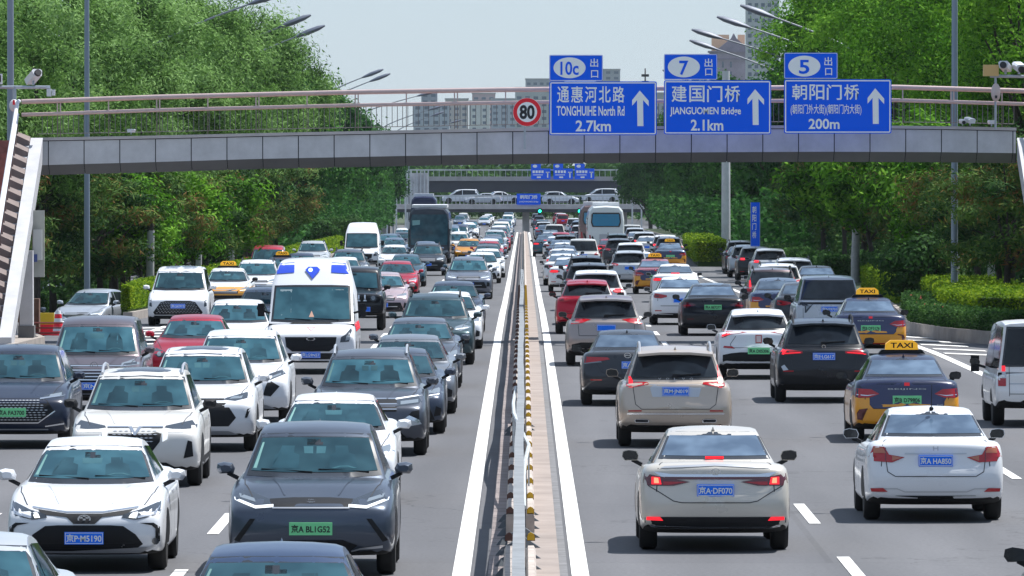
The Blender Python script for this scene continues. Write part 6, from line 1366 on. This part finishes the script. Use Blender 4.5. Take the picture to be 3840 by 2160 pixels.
# right
i = 0
for D, X, s in ((250, 20.5, 1.05), (268, 17.6, 1.05), (292, 20.0, 1.12), (312, 17.5, 1.08), (338, 19.8, 1.15), (362, 17.3, 1.2), (382, 19.4, 1.35), (405, 18.3, 1.32), (432, 18.9, 1.36), (462, 19.4, 1.38), (440, 22.5, 1.4), (236, 23, 1.15), (275, 24, 1.25), (330, 25, 1.3), (395, 25, 1.35)):
    tree('locust_tree', i, X, D, s, rng.uniform(0, 360), 'bright yellow green tree in the right row behind the footbridge signs', 'bright green trees along the right verge'); i += 1
i = 0
for D, X, s in ((238, 16.4, .85), (246, 18.8, 1.0), (258, 15.9, .95), (268, 18.4, 1.05), (280, 16.0, 1.0), (296, 18.4, 1.1), (310, 16.2, 1.05), (326, 18.3, 1.1), (344, 16.3, 1.1), (362, 18.6, 1.15), (384, 16.4, 1.15), (408, 18.4, 1.2), (436, 16.5, 1.15), (234, 20.3, 1.1), (226, 18.2, .9), (236, 14.3, .85), (248, 14.9, .8)):
    tree('pine_tree', i, X, D, s, rng.uniform(0, 360), 'dark pine standing low behind the right hedge and flower bed', 'dark pines behind the right hedge'); i += 1
i = 0
for D, X, s in ((300, 14.9, 1.0), (340, 14.9, 1.1), (286, 15.2, .9), (375, 15.1, 1.2)):
    tree('young_tree', i, X, D, s*1.25, rng.uniform(0, 360), 'slender light green tree in front of the dark pines on the right', 'young light green trees on the right verge'); i += 1
for D, X, s in ((330, -14.2, .9), (372, -14.3, 1.0), (300, -14.6, .85)):
    tree('young_tree', i, X, D, s*1.15, rng.uniform(0, 360), 'slender light green tree in front of the dark pines on the left', 'young light green trees on the left verge'); i += 1
i = 0
for D, X, s in ((470, 17.5, 1.05), (500, 19.0, 1.1), (535, 16.9, .95), (575, 17.8, .92), (620, 17.0, .85), (670, 17.8, .85), (730, 17.3, .8), (800, 18.5, .78), (880, 16.8, .95), (930, 14.9, .95), (965, 15.4, 1.0), (700, 15.6, 1.0), (640, 15.4, 1.05), (760, 15.6, 1.0), (590, 15.2, .95), (820, 16.0, 1.0), (560, 25, 1.2), (450, 22.5, 1.35), (960, 21, .85), (1060, 23.5, .9)):
    tree('broadleaf_tree', i, X, D, s, rng.uniform(0, 360), 'dark green broad tree far up the right verge', 'dark broad trees far up the right verge'); i += 1
for D, X in ((560, -14.1), (620, -14.3), (690, -14.2)):
    tree('round_bush', i, X, D, 1.7, rng.uniform(0, 360), 'rounded dark bush at the far left kerb', 'rounded bushes at the far left kerb'); i += 1
tree('round_bush', 0, 13.2, 262, 1.5, 30, 'dark round bush at the near end of the right clipped hedge', None)
tree('round_bush', 1, 14.6, 300, 1.3, 60, 'dark round bush between the right hedge and the pines', None)
# whitewashed trunks / posts on verges
for X, D, h, w, lab, m in ((-14.0, 298, 3.1, .17, 'white painted tree trunk stump left of the white people carrier', BARKP), (-13.9, 378, 2.0, .16, 'pale post further along the left hedge', BARKP), (-13.7, 335, 1.9, .15, 'pale post behind the white people carrier roof', BARKP), (14.4, 345, 2.6, .2, 'white painted trunk above the right slip lane queue', BARKP), (16.3, 300, 1.8, .16, 'second white painted trunk among the right pines', BARKP), (15.4, 262, 1.9, .14, 'pale lamp post stub behind the red rose bed', BARKP)):
    r = empty('painted_post', (X, D, gz(X, D)+.15), lab, 'post'); MB().tube([(0, 0, 0), (0, 0, h*.5), (.03, 0, h)], [w, w*.9, w*.8], 10).build('shaft', m, r); MB().tube([(.03, 0, h-.02), (.0, 0, h+.5)], [w*.75, w*.6], 8).build('upper_trunk', BARK, r)
for g_name in set(o.get('group') for o in COL.objects if o.get('category') in ('tree', 'bush') and o.get('group')):
    os_ = sorted([o for o in COL.objects if o.get('group') == g_name and o.get('category')], key=lambda o: o.location.y)
    short = {'feathery light green trees along the left verge': 'feathery light green tree of the left verge', 'bright green trees along the right verge': 'bright yellow green tree of the right verge', 'dark pines behind the left hedge': 'low dark pine with brown patches, left side', 'dark pines behind the right hedge': 'low dark pine behind the hedges, right side', 'dark broad trees far up the left verge': 'dark broad tree far up the left verge', 'dark broad trees far up the right verge': 'dark broad tree far up the right verge'}.get(g_name, 'slender light tree of the %s' % ('left verge' if 'left' in g_name else 'right verge') if 'young' in g_name else 'rounded dark bush at the far left kerb')
    for i, o in enumerate(os_): o['label'] = '%s, %s to the camera' % (short, ORD[min(i, 21)])
# hedges
M_HIN = mat('hedge_inside', (.035, .07, .012), .95)
def hedge(x0, x1, ya, yb, h, lab, m=LF_HDG, dens=260, L=.085, Wd=.055, roses=0, z0=.3, cat='hedge'):
    """clipped hedge; x0 (road side) and x1 as functions of distance"""
    X0 = x0 if callable(x0) else (lambda y: x0); X1 = x1 if callable(x1) else (lambda y: x1)
    ym = (ya+yb)/2; r = empty('clipped_hedge' if not roses else 'rose_bed', (X0(ym), ym, gz(X0(ym), ym)+z0), lab, cat)
    ox, oy, oz = r.location
    core = MB(); ys = list(np.linspace(ya, yb, max(2, int((yb-ya)/6))))
    hh = h if callable(h) else (lambda y: h)
    for p, q in zip(ys, ys[1:]):
        v = [(x, y, gz(x, y)+z) for y in (p, q) for x, z in ((X0(y)+.1*np.sign(X1(y)-X0(y)), 0), (X0(y)+.1*np.sign(X1(y)-X0(y)), z0+hh(y)-.12), (X1(y), z0+hh(y)-.12), (X1(y), 0))]
        v = [(a-ox, b-oy, c-oz) for a, b, c in v]
        core.add(v, [(0, 1, 5, 4), (1, 2, 6, 5), (2, 3, 7, 6), (0, 3, 2, 1), (4, 5, 6, 7)])
    core.build('core', M_HIN, r)
    wd = abs(X1(ym)-X0(ym)); A = (yb-ya)*(wd+1.3*hh(ym))+1.3*wd; n = int(A*dens); u = NP.random(n); side = NP.random(n); P = np.empty((n, 3)); T = np.empty(n)
    fr_end = max(.05, wd*1.3/A*1.5)
    for j in range(n):
        y = ya+(yb-ya)*u[j]
        if side[j] < fr_end: y = ya-.03+NP.normal()*.04; t = NP.random(); x = X0(y)+(X1(y)-X0(y))*t; z = z0+hh(y)*NP.random()
        elif side[j] < .55: t = NP.random(); x = X0(y)+(X1(y)-X0(y))*t; z = z0+hh(y)-.05+NP.normal()*.05+.05*math.sin(y*1.7+x*3)
        else: x = X0(y)+NP.normal()*.05; z = z0+hh(y)*NP.random()
        P[j] = (x-ox, y-oy, gz(x, y)+z-oz); T[j] = .5+.25*math.sin(y*1.3)*math.sin(x*4+y*.7)+.18*NP.normal()
    obj('leaves', leaf_mesh('leaves', P, T, L, Wd, m), r)
    if roses:
        for j in range(roses):
            y = NP.uniform(ya, yb); x = X0(y)+(X1(y)-X0(y))*NP.random()*.6; b = MB(); b.ell((x-ox, y-oy, gz(x, y)+z0+hh(y)*NP.uniform(.55, 1.05)-oz), (.06, .06, .055), 0, 8, 5); b.build('rose', mat('rose_red', (.55, .01, .03), .6), r)
    return r
hedge(lambda y: RK(y)+1.1, lambda y: RK(y)+3.6, 216, 262, .95, 'bright clipped hedge behind the rose bed on the right planter')
hedge(lambda y: RK(y)+.25, lambda y: RK(y)+1.1, 209, 252, .55, 'rose bed with red flowers along the right kerb', LF_SHR, 240, .11, .05, roses=16, cat='flower bed')
hedge(lambda y: RK(y)+.3, lambda y: RK(y)+1.5, 266, 312, 1.0, 'long bright hedge beside the slip lane queue on the right')
hedge(lambda y: RK(y)+1.6, lambda y: RK(y)+3.0, 300, 350, 1.3, 'taller dark green hedge behind the long bright hedge on the right', LF_SHR, 110, .15, .10)
hedge(lambda y: 9.9+(y-455)*.012, lambda y: 11.6+(y-455)*.012, 455, 540, 1.15, 'bright hedge on the far wedge between the carriageway and the slip lane', dens=90, L=.15, Wd=.11)
hedge(lambda y: RK(y)+.3, lambda y: RK(y)+1.6, 360, 450, 1.0, 'hedge hidden behind the slip lane queue', LF_SHR, 60, .16, .11)
hedge(lambda y: LK(y)-.3, lambda y: min(LK(y)-.6, lerp([(252, -12.7), (262, -12.9), (285, -13.6)], y)), 253, 300, .75, 'bright near hedge on the left planter beside the white people carrier')
hedge(lambda y: LK(y)-.3, lambda y: LK(y)-1.5, 302, 420, .8, 'bright middle hedge along the left kerb behind the taxi', dens=90, L=.14, Wd=.09)
hedge(lambda y: LK(y)-.3, lambda y: LK(y)-1.6, 425, 560, .9, 'far hedge along the left kerb', dens=60, L=.16, Wd=.11)
hedge(-19.2, -20.2, 270, 380, .7, 'dark low hedge between the left pines and the service road', LF_SHR, 60, .16, .1)
hedge(lambda y: 18.0, lambda y: 21.5, 222, 250, 1.25, 'mid green hedge deep behind the right planter', LF_SHR, 130, .13, .09)
# undergrowth and far woods that read as one mass
def mass(name, x0, x1, ya, yb, h, n, L, Wd, m, lab, tint=(.2, .7), z0=0):
    r = np.random.default_rng(n); P = np.empty((n, 3)); 
    P[:, 0] = r.uniform(x0, x1, n); P[:, 1] = r.uniform(ya, yb, n)
    bump = 1+.22*np.sin(P[:, 0]*.35+P[:, 1]*.11)+.15*np.sin(P[:, 0]*.9+2)
    P[:, 2] = (r.random(n)**.6)*h*bump+z0
    T = r.uniform(*tint, n); T = T*.5+.25+.25*np.sin(P[:, 0]*.7+P[:, 1]*.3)*np.sin(P[:, 2]*1.1)
    me = leaf_mesh(name, P, T, L, Wd, m); return tag(obj(name, me), lab, 'trees', kind='stuff')
mass('undergrowth', -34, -27, 225, 520, 4.5, 36000, .40, .22, LF_DRK, 'dark mass of undergrowth beyond the left service road')
mass('undergrowth', 21, 30, 226, 520, 5.0, 40000, .40, .22, LF_DRK, 'dark mass of undergrowth deep behind the right pines')
mass('undergrowth', -19.5, -16.6, 292, 470, 2.6, 27000, .30, .15, LF_PIN, 'low dark shrubs filling the space under the left pines', (.1, .6))
mass('undergrowth', 16.5, 20.5, 226, 470, 2.8, 34000, .30, .15, LF_PIN, 'low dark shrubs filling the space under the right pines', (.1, .6))
mass('undergrowth', 14.5, 19, 470, 940, 4.0, 36000, .5, .28, LF_DRK, 'dark shrubs along the far right verge', (.1, .6), z0=-1.5)
mass('undergrowth', -19, -15.0, 470, 940, 4.0, 36000, .5, .28, LF_DRK, 'dark shrubs along the far left verge', (.1, .6), z0=-1.5)
mass('far_wood', -90, 90, -150, -110, 16, 26000, 1.6, 1.1, LF_DRK, 'wooded mass added unseen behind the place where the camera stands')  # added out of view so car paint reflects something dark
mass('far_wood', -40, -30, -60, 180, 11, 14000, 1.2, .8, LF_DRK, 'row of trees added left of the camera outside the picture')  # added out of view; darkens side reflections and cuts low sky light
mass('far_wood', 30, 40, -60, 190, 11, 14000, 1.2, .8, LF_DRK, 'row of trees added right of the camera outside the picture')  # added out of view like the row on the other side
mass('far_wood', -110, -18, 1150, 1300, 11, 26000, 1.3, .8, LF_DRK, 'far wooded mass left beyond the overpass', z0=-3)
mass('far_wood', 18, 110, 1150, 1300, 11, 26000, 1.3, .8, LF_DRK, 'far wooded mass right beyond the overpass', z0=-3)
mass('far_wood', -20, 22, 1330, 1400, 8.5, 16000, 1.1, .7, LF_SHR, 'far wooded mass straight ahead behind the second footbridge', z0=-3)
# ------------------------------------------------------------------ overpass at the far end of the underpass
OY = 1000.0; OS = 20000/OY
ov = empty('road_overpass', (0, OY, 0), 'pale concrete road overpass with white parapet crossing the carriageways in the distance', 'overpass')
def opart(n, b, m): return b.build(n, m, ov, (0, -OY, 0))
zt = 4.5-(515-438)/OS; zb_ = 4.5-(534-438)/OS+.35
b = MB(); b.box(-70, 70, OY, OY+26, zb_-.35, zt); opart('deck', b, mat('overpass_shade_tone', (.06, .065, .08), .9, var=.25, scale=.3))  # deck colour darkened: shadow on the recessed girder put into it
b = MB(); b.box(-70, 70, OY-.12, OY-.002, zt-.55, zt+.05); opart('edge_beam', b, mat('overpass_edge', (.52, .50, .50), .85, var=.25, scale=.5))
M_PAR = mat('parapet_white', (.60, .62, .64), .7, var=.2, scale=.8)
b = MB(); b.box(-20, 20, OY-.08, OY+.08, zt+1.02, zt+1.2); x = -20
while x <= 20: b.box(x-.06, x+.06, OY-.06, OY+.06, zt+.05, zt+1.02); x += 2.0
opart('parapet', b, M_PAR)
b = MB(); x = -19.5
while x <= 19.5: b.box(x-.03, x+.03, OY-.02, OY+.02, zt+.05, zt+1.02); x += .5
opart('parapet_bars', b, M_PAR)
for x in (-17.6, -12.6, 0.3, 12.6, 17.6):
    opart('pier', MB().box(x-.45, x+.45, OY+2, OY+3.2, -5.2, zb_-.36), M_CONC); opart('pier', MB().box(x-.45, x+.45, OY+20, OY+21.2, -5.2, zb_-.36), M_CONC)
opart('abutment', MB().box(-70, -18.5, OY+.3, OY+25, -5.3, zb_-.36), MATS['overpass_shade_tone']); opart('abutment', MB().box(18.5, 70, OY+.3, OY+25, -5.3, zb_-.36), MATS['overpass_shade_tone'])
for sg in (-1, 1):
    for k in range(5):
        x = sg*(13.6+1.15*k); b = MB(); b.box(x-.10, x+.10, OY-6, OY-5.8, -3.9, 3.0-.25*k if sg < 0 else 2.2-.2*k)
        r = empty('bollard_post', (x, OY-6, gz(x, OY-6)), 'slender white post in the fence line beside the overpass abutment', 'post', 'white posts beside the overpass'); b.build('shaft', M_PAR, r, (-x, -(OY-6), -gz(x, OY-6)))
r = empty('road_sign', (.65, OY-.4, zt), 'small blue sign hung on the overpass parapet above the left lanes', 'road sign')
b = MB(); b.box(-1.5, 1.5, -.1, -.02, 0, 1.4); put_text(b, '朝阳门桥', -1.1, 1.1, .72, 1.22, -.11, 1, .02); put_text(b, 'CHAOYANGMEN Bridge', -1.2, 1.2, .25, .48, -.11, 1, .01); b.build('panel', (M_BLUE, M_SIGNW), r)
for px in (1358, 1458):
    r = empty('traffic_light', (X_(px, OY-1), OY-1, zb_-.2), 'green traffic light hanging under the overpass above the ' + ('median' if px < 1400 else 'right lanes'), 'traffic light')
    MB().box(-.22, .22, -.1, .15, -.45, .35).build('housing', M_PLAS, r); MB().lathe([(.17, -.14), (.19, -.10)], axis='y', n=16).build('lens', mat('signal_green', (.02, .8, .45), .3, emit=(.02, 1, .55, 3)), r)
def side_car(k, px, D, yaw, c, lab, z):
    r = car(SP[k], X_(px, D), D, yaw, c, lab, group='cars crossing on the overpass', z=z); return r
side_car('mpv', 1160, OY+3, 90, WHITE, 'white people carrier crossing the overpass at left', zt+.15)
side_car('sedan', 1262, OY+4, -70, WHITE, 'white car crossing the overpass left of its blue sign', zt+.2)
side_car('sedan', 1215, OY+2, 90, SILVER, 'silver car behind the overpass parapet bars', zt)
side_car('suv', 1410, OY+2, -90, WHITE, 'white car behind the overpass parapet right of its blue sign', zt)
side_car('mpv', 1512, OY+6, 90, WHITE, 'white people carrier at the right end of the overpass near the trees', zt+.25)
# second footbridge beyond
FY = 1150.0
f2 = empty('footbridge', (0, FY, 0), 'far hazy second footbridge with three small blue signs seen under the near one', 'footbridge')
q = lambda py: 4.5-(py-438)*FY/20000
b = MB(); b.box(-17, 19, FY, FY+3, q(484), q(455)); b.build('girder_shade', mat('far_shade_dark', (.05, .055, .07), .9), f2, (0, -FY, 0))  # dark box standing in for the deep shade at the far bridge
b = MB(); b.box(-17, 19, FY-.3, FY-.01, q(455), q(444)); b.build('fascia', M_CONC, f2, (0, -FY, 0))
b = MB(); b.box(-17, 19, FY-.25, FY-.15, q(429), q(426)); x = -17
while x < 19: b.box(x-.03, x+.03, FY-.22, FY-.16, q(444), q(429)); x += .8
b.build('railing', M_PAR, f2, (0, -FY, 0))
for px0, n in ((1336, 'left'), (1392, 'middle'), (1446, 'right')):
    r = empty('road_sign', (X_(px0, FY-1), FY-1, q(451)), f'tiny {n} blue sign on the far second footbridge', 'road sign')
    w = 49*FY/20000; h = (451-424)*FY/20000; b = MB(); b.box(0, w, -.08, 0, 0, h); b.box(0, w*.5, -.08, 0, h+.01, h*1.45)
    e = ellipse(w*.2, h*1.22, .32, .22, 14); b.add([(x, -.09, z) for x, z in e], [tuple(range(14))], 1)
    for j in range(4): b.box(w*(.08+.15*j), w*(.19+.15*j), -.09, -.081, h*.58, h*.82, 1)
    b.box(w*.1, w*.6, -.09, -.081, h*.38, h*.44, 1); b.box(w*.3, w*.5, -.09, -.081, h*.12, h*.26, 1); b.box(w*.82, w*.88, -.09, -.081, h*.15, h*.7, 1); b.box(w*.76, w*.94, -.09, -.081, h*.6, h*.7, 1)
    b.build('panel', (M_BLUE, M_SIGNW), r)
r = empty('stair_tower', (-14.2, 1060, gz(-14, 1060)), 'pale slatted stair tower at the left end of the overpass', 'tower')
b = MB(); b.box(-1.0, 1.4, 0, 3, 0, 9.6); b.build('core', M_FAS, r)
b = MB()
for x in (-1.3, -.8, .0, .5, 1.0, 1.5): b.box(x-.09, x+.09, -.25, -.05, 0, 10)
b.build('fins', M_PAR, r)
# ------------------------------------------------------------------ skyline
def block(px0, px1, pyt, D, lab, c, wc=(.10, .13, .18), fl=3.1, bay=3.4, depth=16, roofbox=False, win=.55):
    D *= 2; x0, x1 = X_(px0, D), X_(px1, D); h = Z_(pyt, D)+3; r = empty('apartment_block', ((x0+x1)/2, D, -3), lab, 'building'); w = x1-x0
    b = MB(); b.box(-w/2, w/2, 0, depth, 0, h); b.build('wall', mat('wall_%d' % (c[0]*1000+c[2]*77), c, .9, var=.12, scale=.1), r)
    nf = int(h/fl); nb = max(1, int(w/bay)); bw = w/nb
    # one object per storey strip of windows keeps every row separate but light
    for f_ in range(max(0, nf-14), nf):
        m = MB()
        for i in range(nb):
            xx = -w/2+bw*(i+.5); m.box(xx-bw*win/2, xx+bw*win/2, -.06, -.005, f_*fl+1.0, f_*fl+2.4)
        o = m.build('window_row', mat('far_window', wc, .3), r)
    m = MB(); m.box(-w/2-.3, w/2+.3, -.3, depth, h, h+.6); m.build('roof_edge', M_CONC, r)
    if roofbox: m = MB(); m.box(-w*.12, w*.22, 3, 9, h+.6, h+3.4); m.build('lift_house', M_CONC, r)
    return r
block(1060, 1100, 226, 1900, 'grey flat topped block just above the railing left of the open sky', (.30, .32, .38))
block(1040, 1130, 262, 1700, 'pale blue grey block low behind the railing at left', (.40, .44, .50), roofbox=False)
block(1120, 1178, 250, 2100, 'beige block low behind the railing in the middle left', (.48, .44, .42), roofbox=False)
block(1180, 1232, 256, 1950, 'white balcony block low behind the railing', (.62, .62, .60), roofbox=False, win=.35)
block(1188, 1246, 236, 2300, 'pinkish block behind the white balcony block', (.50, .36, .38), roofbox=False)
block(1236, 1300, 250, 2050, 'blue grey block low behind the railing in the middle right', (.38, .42, .48), roofbox=False)
block(1296, 1400, 222, 1800, 'long grey block behind the speed limit sign', (.42, .44, .44), roofbox=False)
block(1322, 1420, 200, 2200, 'higher grey block left of the exit plate 10c', (.34, .36, .40), roofbox=False)
block(1500, 1560, 176, 2200, 'grey stepped block rising right of the exit plate 10c', (.34, .36, .40), roofbox=False)
block(1480, 1680, 236, 1700, 'low grey block behind the gap between the first two signs', (.36, .38, .38), roofbox=False)
block(1878, 1960, -60, 1500, 'tall pale residential tower rising out of the top of the picture on the right', (.46, .47, .48), bay=2.2, fl=2.9)
r = empty('radio_mast', (X_(1623, 1900), 1900, -3), 'thin radio mast between the first two exit plates', 'mast'); h = Z_(172, 1900)+3
m = MB(); m.tube([(0, 0, 0), (0, 0, h)], [.5, .15], 6)
for k in range(4): m.box(-.9+.1*k, .9-.1*k, -.3, .3, h-2.0-1.6*k, h-1.4-1.6*k)
m.build('shaft', M_PLAS, r)
D = 3200; r = empty('gabled_building', (X_(1835, D), D, -3), 'mauve brick building with steep gable roof and orange lit glass end behind the lamp arms', 'building')
hx = lambda px: (px-1835)*D/20000; hzf = lambda py: Z_(py, D)+3
wm = mat('mauve_stone', (.36, .29, .36), .9, var=.2, scale=.25); rf = mat('mauve_roof', (.26, .21, .28), .85, var=.2, scale=.3)
b = MB(); b.box(hx(1786), hx(1886), 0, 14, 0, hzf(128)); b.build('wall', wm, r)
b = MB(); b.prism([(hx(1800), hzf(128)), (hx(1886), hzf(128)), (hx(1852), hzf(96)), (hx(1846), hzf(84)), (hx(1840), hzf(96))], -.5, 12); b.build('roof', rf, r)
b = MB(); b.box(hx(1782), hx(1890), -.9, 14, hzf(132), hzf(128)); b.box(hx(1784), hx(1888), -.6, 14, hzf(150), hzf(147)); b.build('cornice', rf, r)
b = MB(); b.box(hx(1792), hx(1836), 13, 16, hzf(128), hzf(86)); b.build('orange_lit_glass', mat('orange_light_tone', (.85, .52, .30), .5), r); b = MB(); b.box(hx(1858), hx(1876), 13, 16, hzf(128), hzf(86)); b.build('orange_lit_glass', mat('orange_light_tone', (.85, .52, .30), .5), r)  # orange light on the glass put into its colour
for k in range(5):
    for j in range(3):
        m = MB(); x = hx(1796+20*j); m.box(x, x+.8, -.1, -.01, hzf(195)-k*4+4, hzf(195)-k*4+6.4); m.build('window', MATS['far_window'], r)
# ------------------------------------------------------------------ small things beside the left stair
M_WOOD = mat('brown_board', (.16, .085, .055), .8, var=.3, scale=4)
for X, D, lab in ((-13.85, 219.0, 'upright brown board crate on castors nearest the grey column'), (-13.50, 219.6, 'upright brown board crate on castors right of the other one')):
    r = empty('board_crate', (X, D, gz(X, D)+.02), lab, 'crate'); b = MB(); b.box(-.13, .13, -.3, .3, .12, 1.05); b.build('boards', M_WOOD, r)
    for s in (-1, 1): MB().lathe([(.06, -.02), (.06, .02)], (s*.09, -.28, .06), 'x', 10).build('castor', M_PLAS, r)
r = empty('barrier_rail', (-13.1, 219.2, gz(-13.1, 219.2)), 'low red brown tubular rail in front of the crates', 'barrier'); b = MB()
for z in (.12, .26, .40): b.tube([(-.45, 0, z), (.62, 0, z)], .025, 6)
for x in (-.45, .62): b.tube([(x, 0, 0), (x, 0, .42)], .03, 6)
b.build('rails', mat('rail_redbrown', (.25, .06, .05), .6), r)
r = empty('traffic_cone', (X_(146, 222), 222, gz(-11.7, 222)), 'red and white striped warning cone beside the yellow barrier', 'cone')
b = MB(); prof = [(.19, 0), (.15, .12), (.135, .24), (.12, .36), (.105, .48), (.09, .60), (.06, .70)]
for k, (p, q_) in enumerate(zip(prof, prof[1:])): b.lathe([p, q_], n=14, mi=k % 2)
b.build('body', (M_RED, M_WHITE), r)
r = empty('water_barrier', (X_(118, 222.5), 222.5, gz(-12, 222)), 'yellow and red plastic water barrier left of the cone', 'barrier')
b = MB(); b.prism([(-.22, .3), (.2, .3), (.2, .62), (-.22, .62)], -.1, .1, 0); b.build('yellow_top', mat('barrier_yellow', (.70, .50, .02), .5), r); MB().prism([(-.2, 0), (.2, 0), (.18, .30), (-.2, .30)], -.14, .14).build('red_base', M_RED, r)
# ------------------------------------------------------------------ haze
hm = bpy.data.materials.new('haze_air'); hm.use_nodes = True; t = hm.node_tree; t.nodes.remove(t.nodes['Principled BSDF'])
pv = t.nodes.new('ShaderNodeVolumePrincipled'); pv.inputs['Color'].default_value = (.80, .90, 1, 1); pv.inputs['Density'].default_value = .00003; pv.inputs['Anisotropy'].default_value = .2
t.links.new(pv.outputs[0], t.nodes['Material Output'].inputs['Volume'])
b = MB(); b.box(-600, 600, -60, 6700, -8, 90); o = b.build('haze', hm); tag(o, 'thin pale haze filling the whole road corridor', 'haze', kind='stuff')
for m in bpy.data.meshes: m.validate()
